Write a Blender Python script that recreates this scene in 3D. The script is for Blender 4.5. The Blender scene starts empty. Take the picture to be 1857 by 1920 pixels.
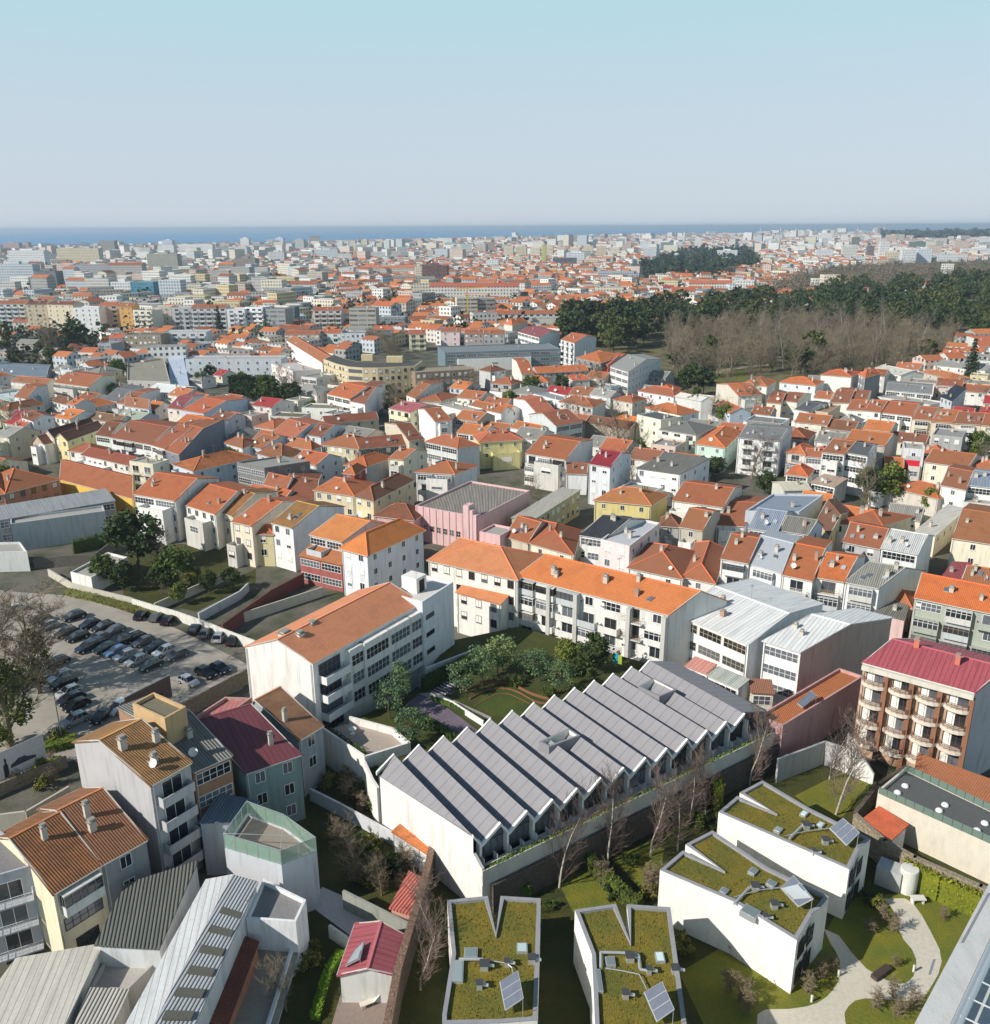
import bpy, math, random
from mathutils import Vector, Matrix
random.seed(7)
R = random.random
def U(a, b): return a + (b - a) * R()
S = bpy.context.scene
# ---------------------------------------------------------------- camera
FPX, CAMH, PITCH, ROLL = 1650.0, 70.0, math.atan(535 / 1650), math.radians(-0.3)
cd = bpy.data.cameras.new('camera'); cam = bpy.data.objects.new('camera', cd); S.collection.objects.link(cam)
cam.location = (0, 0, CAMH)
cam.rotation_euler = (Matrix.Rotation(math.pi / 2 - PITCH, 4, 'X') @ Matrix.Rotation(ROLL, 4, 'Z')).to_euler()
cd.sensor_fit = 'VERTICAL'; cd.sensor_height = 24; cd.lens = 24 * FPX / 1920; cd.clip_start = 1; cd.clip_end = 200000
S.camera = cam
# ---------------------------------------------------------------- light
SUN_EL, SUN_AZ = math.radians(34), math.radians(26)      # light travels towards +x and a little away from the camera
SKY_STRENGTH, SUN_STRENGTH, EXPOSURE = 0.10, 5.0, 0.10
S.view_settings.view_transform = 'Standard'; S.view_settings.look = 'None'
S.view_settings.exposure = EXPOSURE; S.view_settings.gamma = 1
sd = bpy.data.lights.new('sun', 'SUN'); sd.energy = SUN_STRENGTH; sd.angle = math.radians(.5); sd.color = (1, .945, .86)
sun = bpy.data.objects.new('sun', sd); S.collection.objects.link(sun)
ld = Vector((math.cos(SUN_AZ) * math.cos(SUN_EL), math.sin(SUN_AZ) * math.cos(SUN_EL), -math.sin(SUN_EL)))
sun.rotation_euler = ld.to_track_quat('-Z', 'Y').to_euler()
W = bpy.data.worlds.new('World'); S.world = W; W.use_nodes = True
nt = W.node_tree; nt.nodes.clear()
sky = nt.nodes.new('ShaderNodeTexSky'); sky.sky_type = 'NISHITA'; sky.sun_disc = False
sky.sun_elevation = SUN_EL; sky.sun_rotation = math.atan2(-ld.x, -ld.y)
sky.altitude = 100; sky.air_density = 1.0; sky.dust_density = 0.8; sky.ozone_density = 2
tc = nt.nodes.new('ShaderNodeTexCoord'); sz = nt.nodes.new('ShaderNodeSeparateXYZ'); rp_ = nt.nodes.new('ShaderNodeValToRGB'); mr = nt.nodes.new('ShaderNodeMapRange')
mr.inputs[1].default_value = -.02; mr.inputs[2].default_value = 1.0
bg = nt.nodes.new('ShaderNodeBackground'); bg.inputs[1].default_value = SKY_STRENGTH
el = rp_.color_ramp.elements; SKYC = [(.0, (.53, .635, .74)), (.03, (.57, .645, .74)), (.12, (.555, .66, .745)), (.22, (.475, .70, .765)), (.36, (.43, .75, .81)), (.5, (.2, .33, .46)), (.62, (.09, .16, .27)), (1, (.05, .09, .18))]
while len(el) < len(SKYC): el.new(.5)
for e_, (p_, c_) in zip(el, SKYC): e_.position = p_; e_.color = (*c_, 1)
vs = nt.nodes.new('ShaderNodeVectorMath'); vs.operation = 'SCALE'; vs.inputs['Scale'].default_value = 1 / SKY_STRENGTH
mx = nt.nodes.new('ShaderNodeMix'); mx.data_type = 'RGBA'; mx.inputs[0].default_value = .88
wo = nt.nodes.new('ShaderNodeOutputWorld')
nt.links.new(tc.outputs['Generated'], sz.inputs[0]); nt.links.new(sz.outputs[2], mr.inputs[0]); nt.links.new(mr.outputs[0], rp_.inputs[0]); nt.links.new(rp_.outputs[0], vs.inputs[0])
nt.links.new(sky.outputs[0], mx.inputs[6]); nt.links.new(vs.outputs[0], mx.inputs[7]); nt.links.new(mx.outputs[2], bg.inputs[0]); nt.links.new(bg.outputs[0], wo.inputs[0])
# ---------------------------------------------------------------- surveying: where a sight line meets a height
TL = dict(a=(0,560),b=(460,560),c=(920,560),d=(1377,560),e=(0,860),f=(460,860),g=(920,860),h=(1377,860),
          i=(0,1200),j=(460,1200),k=(920,1200),l=(1377,1200),m=(0,1540),n=(460,1540),o=(920,1540),p=(1377,1540))
SC = dict.fromkeys(TL, 3.869); TL.update(q=(0,400), r=(600,400), s=(1217,400), z=(0,0)); SC.update(q=2.995, r=2.9016, s=2.9016, z=1)
def at(t, x, y, z=0.0):
    ox, oy = TL[t]; x = ox + x / SC[t]; y = oy + y / SC[t]
    u = (x - 928.5) / FPX; v = -(y - 960) / FPX
    c, s = math.cos(ROLL), math.sin(ROLL); u, v = u * c - v * s, u * s + v * c
    cp, sp = math.cos(PITCH), math.sin(PITCH)
    d = Vector((u, cp + v * sp, -sp + v * cp)); k = (z - CAMH) / d.z
    return Vector((d.x * k, d.y * k, z))
# ---------------------------------------------------------------- materials
MC = {}
def lin(c):
    return tuple(((x / 255 / 12.92) if x / 255 <= .04045 else ((x / 255 + .055) / 1.055) ** 2.4) for x in c)
class NT:
    def __init__(s, name):
        s.m = bpy.data.materials.new(name); s.m.use_nodes = True; s.t = s.m.node_tree; s.t.nodes.clear()
        s.o = s.n('ShaderNodeOutputMaterial'); s.b = s.n('ShaderNodeBsdfPrincipled'); s.l(s.b.outputs[0], s.o.inputs[0])
        s.b.inputs['Specular IOR Level'].default_value = .25
    def n(s, t, **k):
        x = s.t.nodes.new(t)
        for a, b in k.items(): setattr(x, a, b)
        return x
    def l(s, a, b): s.t.links.new(a, b)
    def setv(s, i, v):
        if hasattr(v, 'type') and hasattr(v, 'links'): s.l(v, i)
        else: i.default_value = v
    def math(s, op, a, b=0.0, clamp=False):
        x = s.n('ShaderNodeMath', operation=op, use_clamp=clamp); s.setv(x.inputs[0], a); s.setv(x.inputs[1], b); return x.outputs[0]
    def mix(s, f, a, b, mode='MIX'):
        x = s.n('ShaderNodeMix', data_type='RGBA', blend_type=mode)
        s.setv(x.inputs[0], f); s.setv(x.inputs[6], a if not isinstance(a, tuple) else (*a, 1)[:4]); s.setv(x.inputs[7], b if not isinstance(b, tuple) else (*b, 1)[:4]); return x.outputs[2]
    def uv(s): return s.n('ShaderNodeUVMap').outputs[0]
    def xyz(s, v):
        x = s.n('ShaderNodeSeparateXYZ'); s.l(v, x.inputs[0]); return x.outputs
    def noise(s, vec, scale, detail=3.0, rough=.55, stretch=None):
        if stretch:
            m = s.n('ShaderNodeMapping'); s.l(vec, m.inputs[0]); m.inputs['Scale'].default_value = stretch; vec = m.outputs[0]
        x = s.n('ShaderNodeTexNoise'); s.l(vec, x.inputs[0]); x.inputs['Scale'].default_value = scale
        x.inputs['Detail'].default_value = detail; x.inputs['Roughness'].default_value = rough; return x.outputs[0]
    def ramp(s, f, lo, hi):
        x = s.n('ShaderNodeMapRange'); s.setv(x.inputs[0], f); x.inputs[1].default_value = lo; x.inputs[2].default_value = hi; return x.outputs[0]
    def bump(s, h, dist, strength=1.0):
        x = s.n('ShaderNodeBump'); x.inputs['Distance'].default_value = dist; x.inputs['Strength'].default_value = strength
        s.l(h, x.inputs['Height']); s.l(x.outputs[0], s.b.inputs['Normal'])
    def rnd(s): return s.n('ShaderNodeObjectInfo').outputs['Random']
    def pos(s): return s.n('ShaderNodeNewGeometry').outputs['Position']
    def done(s, col, rough=.85, metal=0.0):
        s.setv(s.b.inputs['Base Color'], col if not isinstance(col, tuple) else (*col, 1)[:4]); s.setv(s.b.inputs['Roughness'], rough); s.b.inputs['Metallic'].default_value = metal
        return s.m
def mat(kind, col=(255, 255, 255)):
    key = (kind, tuple(col))
    if key in MC: return MC[key]
    if kind in ('wall', 'facade'): g_ = sum(col) / 3; col = tuple(x * .84 + g_ * .16 for x in col)
    if kind == 'oldtile': col = (col[0] * .98, col[1] * 1.0 + 2, col[2] * 1.0 + 6)
    if kind in ('tile', 'cleantile'): col = (min(255, col[0] * 1.01), min(255, col[1] * 1.10 + 10), min(255, col[2] * 1.0 + 16))
    c = tuple(min(1, x) for x in lin(col)); d = tuple(x * .45 for x in c)
    n = NT('%s_%02x%02x%02x' % (kind, *[int(x) for x in col]))
    if kind == 'wall':            # painted render with rain streaks and patches
        uv = n.uv(); st = n.noise(uv, 1.0, 4, .6, (1.3, .13, 1)); pt = n.noise(uv, .35, 3)
        fine = n.noise(uv, 6, 3)
        f = n.math('MULTIPLY', n.ramp(st, .5, .74), .62)
        x = n.mix(f, c, tuple(a * b for a, b in zip(c, (.5, .48, .45))))
        x = n.mix(n.math('MULTIPLY', n.ramp(pt, .45, .8), .3), x, tuple(a * .72 for a in c))
        x = n.mix(n.math('MULTIPLY', fine, .12), x, (.3, .29, .27))
        n.bump(fine, .02, .3); m = n.done(x, .9)
    elif kind in ('tile', 'oldtile', 'cleantile'):
        uv = n.uv(); X = n.xyz(uv)
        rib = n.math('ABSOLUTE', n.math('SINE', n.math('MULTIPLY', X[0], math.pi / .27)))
        row = n.math('FRACT', n.math('MULTIPLY', X[1], 1 / .40))
        ht = n.math('ADD', rib, n.math('MULTIPLY', row, .6))
        n1 = n.noise(uv, .7, 5, .7); n2 = n.noise(uv, .13, 3); n3 = n.noise(uv, 3.2, 3, .7)
        old = .7 if kind == 'oldtile' else .42 if kind == 'tile' else .15
        x = n.mix(n.ramp(n3, .3, .75), c, tuple(min(1, a * b) for a, b in zip(c, (.78, .7, .66))))
        x = n.mix(n.math('MULTIPLY', n.ramp(n1, .42, .75), old), x, (.085, .06, .04) if kind == 'oldtile' else (.24, .11, .06))
        x = n.mix(n.math('MULTIPLY', n.ramp(n2, .45, .75), old * .9), x, (.13, .085, .03) if kind == 'oldtile' else (.42, .17, .08))
        x = n.mix(n.math('MULTIPLY', n.ramp(n.rnd(), .25, 1), .68 if kind != 'cleantile' else .0), x, (.20, .11, .075)); n4 = n.noise(uv, .35, 2); x = n.mix(n.math('MULTIPLY', n.ramp(n4, .5, .62), .35), x, tuple(min(1, a * b) for a, b in zip(c, (.62, .6, .7))))
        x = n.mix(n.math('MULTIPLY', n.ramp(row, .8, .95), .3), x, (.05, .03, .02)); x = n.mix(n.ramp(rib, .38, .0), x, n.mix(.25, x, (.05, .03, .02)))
        n.bump(ht, .07, .9); m = n.done(x, .9)
    elif kind in ('seam', 'corr'):
        uv = n.uv(); X = n.xyz(uv); st = n.noise(uv, 1.0, 4, .6, (1.5, .12, 1)); fine = n.noise(uv, 3, 3)
        if kind == 'seam':
            fr = n.math('FRACT', n.math('MULTIPLY', X[0], 1 / .62)); h = n.math('GREATER_THAN', fr, .9)
        else:
            h = n.math('ABSOLUTE', n.math('SINE', n.math('MULTIPLY', X[0], math.pi / .36)))
        x = n.mix(n.math('MULTIPLY', n.ramp(st, .42, .75), .6), c, d)
        x = n.mix(n.math('MULTIPLY', n.ramp(fine, .45, .8), .3), x, d)
        if kind == 'seam': x = n.mix(h, x, tuple(a * .5 for a in c))
        n.bump(h, .06 if kind == 'seam' else .14, .9); m = n.done(x, .55 if kind == 'seam' else .9)
    elif kind == 'conc':
        uv = n.uv(); st = n.noise(uv, 1.0, 5, .65, (1, .3, 1)); fine = n.noise(uv, 5, 4); X = n.xyz(uv)
        x = n.mix(n.math('MULTIPLY', n.ramp(st, .45, .8), .4), c, d); x = n.mix(n.math('MULTIPLY', n.ramp(fine, .45, .85), .18), x, d)
        n.bump(fine, .04, .5); m = n.done(x, .9)
    elif kind == 'stone':
        uv = n.uv(); v = n.n('ShaderNodeTexVoronoi', feature='DISTANCE_TO_EDGE'); n.l(uv, v.inputs[0]); v.inputs['Scale'].default_value = 3.0
        e = n.ramp(v.outputs[0], .0, .08); fine = n.noise(uv, 2.2, 5, .7)
        x = n.mix(n.ramp(fine, .35, .7), c, d); x = n.mix(e, tuple(a * .62 for a in c), x)
        n.bump(n.math('ADD', e, fine), .08, .8); m = n.done(x, .95)
    elif kind == 'flat':
        uv = n.uv(); fine = n.noise(uv, 2.5, 4, .7); x = n.mix(n.math('MULTIPLY', n.ramp(fine, .35, .75), .4), c, d)
        n.bump(fine, .03, .3); m = n.done(x, .85)
    elif kind == 'screen': n.b.inputs['Alpha'].default_value = .5; m = n.done(c, .15)
    elif kind == 'plain': m = n.done(c, .7)
    elif kind == 'paint':
        n.b.inputs['Coat Weight'].default_value = .6; n.b.inputs['Coat Roughness'].default_value = .12; m = n.done(c, .35, .25)
    elif kind == 'metal': m = n.done(c, .4, .6)
    elif kind == 'glass':
        r = n.rnd(); cur = n.mix(n.ramp(r, .55, .75), c, tuple(min(1, a * 3.2 + .06) for a in c))
        n.b.inputs['Specular IOR Level'].default_value = .8; m = n.done(cur, .12)
    elif kind == 'facade':        # far-off wall with its rows of windows
        uv = n.uv(); X = n.xyz(uv)
        a = n.math('FRACT', n.math('MULTIPLY', X[0], 1 / 2.9)); b = n.math('FRACT', n.math('MULTIPLY', X[1], 1 / 3.0))
        w = n.math('MULTIPLY', n.math('MULTIPLY', n.math('GREATER_THAN', a, .28), n.math('LESS_THAN', a, .74)), n.math('MULTIPLY', n.math('GREATER_THAN', b, .3), n.math('LESS_THAN', b, .78)))
        cell = n.n('ShaderNodeTexWhiteNoise', noise_dimensions='2D')
        sn = n.n('ShaderNodeVectorMath', operation='FLOOR'); mp = n.n('ShaderNodeMapping'); mp.inputs['Scale'].default_value = (1 / 2.9, 1 / 3.0, 1)
        n.l(uv, mp.inputs[0]); n.l(mp.outputs[0], sn.inputs[0]); n.l(sn.outputs[0], cell.inputs['Vector'])
        g = n.mix(cell.outputs[0], (.02, .025, .03), (.22, .22, .21)); st = n.noise(uv, .25, 3)
        x = n.mix(n.math('MULTIPLY', st, .3), c, d); m = n.done(n.mix(w, x, g), .8)
    elif kind == 'leaf':
        g = n.n('ShaderNodeNewGeometry').outputs['Random Per Island']; o = n.noise(n.pos(), .35, 2)
        x = n.mix(g, tuple(a * .55 for a in c), tuple(a * 1.5 for a in c)); x = n.mix(n.math('MULTIPLY', n.ramp(o, .35, .7), .5), x, tuple(a * b for a, b in zip(c, (1.5, 1.25, .8))))
        x = n.mix(n.math('MULTIPLY', n.rnd(), .3), x, tuple(a * b for a, b in zip(c, (.6, .75, .7))))
        n.b.inputs['Specular IOR Level'].default_value = .15
        m = n.done(x, .8)
    elif kind == 'bark':
        f = n.noise(n.pos(), 1.5, 4); m = n.done(n.mix(f, c, d), .9)
    elif kind == 'grass':
        p = n.pos(); a = n.noise(p, .35, 4, .6); b = n.noise(p, 3.5, 4, .75); e = n.noise(p, 12, 2)
        x = n.mix(n.ramp(a, .35, .7), c, tuple(min(1, u * v) for u, v in zip(c, (1.9, 1.3, .9))))
        x = n.mix(n.math('MULTIPLY', n.ramp(b, .45, .75), .6), x, tuple(u * v for u, v in zip(c, (1.3, .8, .6))))
        x = n.mix(n.math('MULTIPLY', n.ramp(e, .35, .7), .45), x, tuple(u * .4 for u in c))
        n.bump(n.math('ADD', b, e), .15, .9); m = n.done(x, .95)
    elif kind == 'earth':
        p = n.pos(); a = n.noise(p, .12, 4, .6); b = n.noise(p, 2.0, 5, .75)
        x = n.mix(n.ramp(a, .4, .65), c, (.05, .065, .025)); x = n.mix(n.math('MULTIPLY', n.ramp(b, .4, .7), .6), x, d)
        n.bump(b, .1, .8); m = n.done(x, .95)
    elif kind == 'asphalt':
        p = n.pos(); a = n.noise(p, .25, 4, .6); b = n.noise(p, 6, 3, .7)
        x = n.mix(n.math('MULTIPLY', n.ramp(a, .35, .7), .5), c, d); x = n.mix(n.math('MULTIPLY', b, .3), x, d); n.bump(b, .02, .4); m = n.done(x, .9)
    else: m = n.done(c)
    MC[key] = m; return m
# ---------------------------------------------------------------- mesh builder
UVF = lambda nn, p: (p.x, p.y)
class MB:
    def __init__(s): s.v = []; s.f = []; s.m = []
    def poly(s, pts, mi=0):
        b = len(s.v); s.v += [Vector(p) for p in pts]; s.f.append(tuple(range(b, b + len(pts)))); s.m.append(mi)
    def solid(s, top, bot, mt=0, ms=None, mb=None):      # two matching loops, counter-clockwise seen from above
        ms = mt if ms is None else ms; n = len(top); b = len(s.v)
        s.v += [Vector(p) for p in top] + [Vector(p) for p in bot]
        s.f.append(tuple(range(b, b + n))); s.m.append(mt); s.f.append(tuple(range(b + 2 * n - 1, b + n - 1, -1))); s.m.append(ms if mb is None else mb)
        for i in range(n):
            j = (i + 1) % n; s.f.append((b + n + i, b + n + j, b + j, b + i)); s.m.append(ms)
    def prism(s, pts, z0, z1, mt=0, ms=None): s.solid([(p[0], p[1], z1) for p in pts], [(p[0], p[1], z0) for p in pts], mt, ms)
    def slab(s, top, th, mt=0, ms=None): s.solid(top, [Vector(p) - Vector((0, 0, th)) for p in top], mt, ms)
    def obox(s, o, ux, uy, x0, x1, y0, y1, z0, z1, mi=0):
        o = Vector(o); ux = Vector((*ux[:2], 0)); uy = Vector((*uy[:2], 0))
        s.prism([o + ux * a + uy * b for a, b in ((x0, y0), (x1, y0), (x1, y1), (x0, y1))], o.z + z0, o.z + z1, mi)
    def box(s, x0, x1, y0, y1, z0, z1, mi=0): s.prism([(x0, y0), (x1, y0), (x1, y1), (x0, y1)], z0, z1, mi)
    def tube(s, a, b, r0, r1=None, n=6, mi=0, cap=True):
        a, b = Vector(a), Vector(b); r1 = r0 if r1 is None else r1; d = (b - a).normalized()
        x = d.orthogonal().normalized(); y = d.cross(x); k = len(s.v)
        for c, r in ((a, r0), (b, r1)):
            for i in range(n): t = 2 * math.pi * i / n; s.v.append(c + x * math.cos(t) * r + y * math.sin(t) * r)
        for i in range(n): j = (i + 1) % n; s.f.append((k + i, k + j, k + n + j, k + n + i)); s.m.append(mi)
        if cap: s.f.append(tuple(range(k + n - 1, k - 1, -1))); s.m.append(mi); s.f.append(tuple(range(k + n, k + 2 * n))); s.m.append(mi)
    def lathe(s, o, prof, n=16, mi=0):
        o = Vector(o); k = len(s.v)
        for r, z in prof:
            for i in range(n): t = 2 * math.pi * i / n; s.v.append(o + Vector((r * math.cos(t), r * math.sin(t), z)))
        for a in range(len(prof) - 1):
            for i in range(n): j = (i + 1) % n; s.f.append((k + a * n + i, k + a * n + j, k + a * n + n + j, k + a * n + n + i)); s.m.append(mi)
        a = len(prof) - 1; s.f.append(tuple(k + a * n + i for i in range(n))); s.m.append(mi)
    def mesh(s, name, mats, org=(0, 0, 0), smooth=False):
        me = bpy.data.meshes.new(name); o = Vector(org)
        me.from_pydata([tuple(v - o) for v in s.v], [], s.f)
        if not isinstance(mats, (list, tuple)): mats = [mats]
        for m in mats: me.materials.append(m)
        me.polygons.foreach_set('material_index', s.m)
        uv = me.uv_layers.new(name='UVMap'); co = []
        for f in s.f:
            p = [s.v[i] for i in f]; nn = Vector((0, 0, 0))
            for i in range(len(p)):
                q, r = p[i], p[(i + 1) % len(p)]; nn += Vector(((q.y - r.y) * (q.z + r.z), (q.z - r.z) * (q.x + r.x), (q.x - r.x) * (q.y + r.y)))
            h = math.hypot(nn.x, nn.y)
            if h < 1e-3 * abs(nn.z) + 1e-12:
                for v in p: co += [v.x, v.y]
            else:
                t = Vector((-nn.y / h, nn.x / h, 0)); b = nn.normalized().cross(t)
                for v in p: co += [v.dot(t), v.dot(b)]
        uv.data.foreach_set('uv', co)
        if smooth: me.polygons.foreach_set('use_smooth', [True] * len(me.polygons))
        me.update(); return me
    def build(s, name, mats, parent=None, org=None, smooth=False):
        if org is None: org = BASE.get(parent.name, (0, 0, 0)) if parent else (s.v[0] if s.v else (0, 0, 0))
        if parent is None:
            xs = [v.x for v in s.v]; ys = [v.y for v in s.v]; org = ((min(xs) + max(xs)) / 2, (min(ys) + max(ys)) / 2, min(v.z for v in s.v))
        ob = bpy.data.objects.new(name, s.mesh(name, mats, org, smooth)); S.collection.objects.link(ob)
        if parent: ob.parent = parent
        else: ob.location = org
        BASE[ob.name] = tuple(org); return ob
BASE = {}
def tag(o, label=None, cat=None, group=None, kind=None):
    for k, v in (('label', label), ('category', cat), ('group', group), ('kind', kind)):
        if v: o[k] = v
    return o
def empty(name, loc, label, cat, group=None):
    o = bpy.data.objects.new(name, None); S.collection.objects.link(o); o.location = loc; o.empty_display_size = .5
    BASE[o.name] = tuple(loc); return tag(o, label, cat, group)
def inst(name, me, parent, loc, rz=0.0, sc=None):        # a shared mesh placed as a part (world location)
    o = bpy.data.objects.new(name, me); S.collection.objects.link(o)
    if parent is not None:
        o.parent = parent; loc = Vector(loc) - Vector(BASE[parent.name])
    o.location = loc; o.rotation_euler = (0, 0, rz)
    if sc: o.scale = sc
    if parent is not None: BASE[o.name] = BASE[parent.name]
    return o
def copytree(o, loc, rz, label=None, group=None):
    c = o.copy(); S.collection.objects.link(c); c.location = loc; c.rotation_euler = (0, 0, rz)
    if label: c['label'] = label
    if group: c['group'] = group
    def rec(a, b):
        for ch in KIDS.get(a.name, []):
            d = ch.copy(); S.collection.objects.link(d); d.parent = b; rec(ch, d)
    rec(o, c); return c
KIDS = {}
def kids(o):                                              # remember a proto's children before copying it
    KIDS[o.name] = [x for x in S.objects if x.parent == o]
    for x in KIDS[o.name]: kids(x)
def offset(pts, d):                                       # inset a loop (counter-clockwise) by d
    out = []; n = len(pts)
    for i in range(n):
        p0, p, p1 = [Vector(pts[k][:2]) for k in ((i - 1) % n, i, (i + 1) % n)]
        a = (p - p0).normalized(); b = (p1 - p).normalized(); na = Vector((-a.y, a.x)); nb = Vector((-b.y, b.x))
        k = 1 + na.dot(nb); q = p + (na + nb) * (d / max(.25, k)); out.append(Vector((q.x, q.y, 0)))
    return out
# ---------------------------------------------------------------- windows and the like (shared meshes)
WHT, DRK, BRN = (232, 232, 228), (52, 54, 58), (92, 66, 48)
WM = {}
def wmesh(kind, w, h, fr=WHT, wall=(220, 218, 212)):
    w, h = round(w * 4) / 4, round(h * 4) / 4; key = (kind, w, h, tuple(fr), tuple(wall))
    if key in WM: return WM[key]
    b = MB(); x = w / 2
    def frame(x0, x1, z0, z1, nx, nz, y=-.06, t=.06, yb=0.0):
        b.box(x0, x0 + t, y, yb, z0, z1, 0); b.box(x1 - t, x1, y, yb, z0, z1, 0)
        b.box(x0 + t, x1 - t, y, yb, z1 - t, z1, 0); b.box(x0 + t, x1 - t, y, yb, z0, z0 + t, 0)
        b.box(x0 + t, x1 - t, y + .035, yb, z0 + t, z1 - t, 1)
        for i in range(1, nx): c = x0 + (x1 - x0) * i / nx; b.box(c - t * .45, c + t * .45, y + .01, y + .035, z0 + t, z1 - t, 0)
        for i in range(1, nz): c = z0 + (z1 - z0) * i / nz; b.box(x0 + t, x1 - t, y + .012, y + .035, c - t * .4, c + t * .4, 0)
    if kind == 'win': frame(-x, x, 0, h, 2, 1); b.box(-x - .08, x + .08, -.13, 0, -.08, -.002, 2)
    elif kind in ('blind', 'shade'):
        frame(-x, x, 0, h, 2, 1); b.box(-x + .06, x - .06, -.045, -.026, h * (.45 if kind == 'blind' else .12), h - .06, 3); b.box(-x - .08, x + .08, -.13, 0, -.08, -.002, 2)
    elif kind == 'band': frame(-x, x, 0, h, max(2, int(w / .8)), 2, t=.07)
    elif kind == 'door': frame(-x, x, 0, h, 2, 1); b.box(-x, x, -.03, .0, -.06, -.002, 2)
    elif kind == 'bay':            # glazed gallery standing out from the wall
        D = .95; b.box(-x, x, -D, 0, -.15, .95, 2); b.box(-x, x, -D, 0, h, h + .12, 2)
        b.box(-x + .06, x - .06, -D + .06, -.004, .952, h - .002, 1); nx = max(2, int(w / .75))
        for i in range(nx + 1): c = -x + .035 + (w - .07) * i / nx; b.box(c - .035, c + .035, -D, -D + .07, .953, h - .001, 0)
        for y in (-D * .5, -.08):
            for c in (-x, x - .06): b.box(c, c + .06, y, y + .06, .953, h - .001, 0)
        b.box(-x + .07, x - .07, -D + .015, -D + .058, (h + .95) / 2 - .03 + .25, (h + .95) / 2 + .03 + .25, 0)
    elif kind == 'balc':           # slab, solid parapet and a door behind
        D = 1.15; b.box(-x, x, -D, 0, -.18, 0, 2); b.box(-x, x, -D, -D + .12, .002, 1.0, 2)
        for c in (-x, x - .1): b.box(c, c + .1, -D + .122, 0, .002, 1.0, 2)
        frame(-x * .62, x * .62, .05, min(h, 2.25), 2, 1)
    elif kind == 'round':          # rounded balcony with iron rail, glazed door and hanging screen
        D = 1.35; arc = [(x * math.cos(t), -D * math.sin(t)) for t in [math.pi * i / 8 for i in range(9)]]; lp = [(px_, py_) for px_, py_ in arc][::-1]
        b.prism(lp[::-1][::-1] if (lp[0][0] < lp[-1][0]) else lp[::-1], -.2, .28, 2)
        for i in range(8):
            p, q = arc[i], arc[i + 1]
            for z_ in (.55, .8, 1.05): b.tube((p[0] * .98, p[1] * .98, z_), (q[0] * .98, q[1] * .98, z_), .03, n=4, mi=0)
            b.tube((p[0] * .98, p[1] * .98, .28), (p[0] * .98, p[1] * .98, 1.06), .025, n=4, mi=0)
        frame(-x * .7, x * .7, .02, 2.2, 3, 1); b.box(-x * .62, -x * .1, -.045, -.027, .3, 2.1, 3)
    elif kind == 'rail':           # slab with an open metal railing
        D = 1.0; b.box(-x, x, -D, 0, -.16, 0, 2)
        for z in (.35, .68, 1.0): b.box(-x, x, -D, -D + .04, z - .04, z, 0)
        k = int(w / .3)
        for i in range(k + 1): c = -x + .02 + (w - .04) * i / k; b.box(c - .012, c + .012, -D + .005, -D + .03, .002, .96, 0)
        for c in (-x, x - .04): b.box(c, c + .04, -D + .042, 0, .96, 1.0, 0); b.box(c, c + .04, -D + .042, 0, .5, .54, 0)
        frame(-x * .6, x * .6, .05, min(h, 2.25), 2, 1)
    me = b.mesh(kind, [mat('plain', fr), mat('glass', (40, 44, 50)), mat('wall', wall), mat('plain', (226, 224, 216))])
    WM[key] = me; return me
WNAME = dict(shade='window', round='balcony', win='window', blind='window', band='window', door='balcony_door', bay='glazed_balcony', balc='balcony', rail='balcony')
CAMP = Vector((0, 0, CAMH))
def put(root, kind, Pt, ang, w, h, fr=WHT, wall=(220, 218, 212)):
    me = wmesh(kind, w, h, fr, wall); return inst(WNAME[kind], me, root, Pt, ang)
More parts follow.
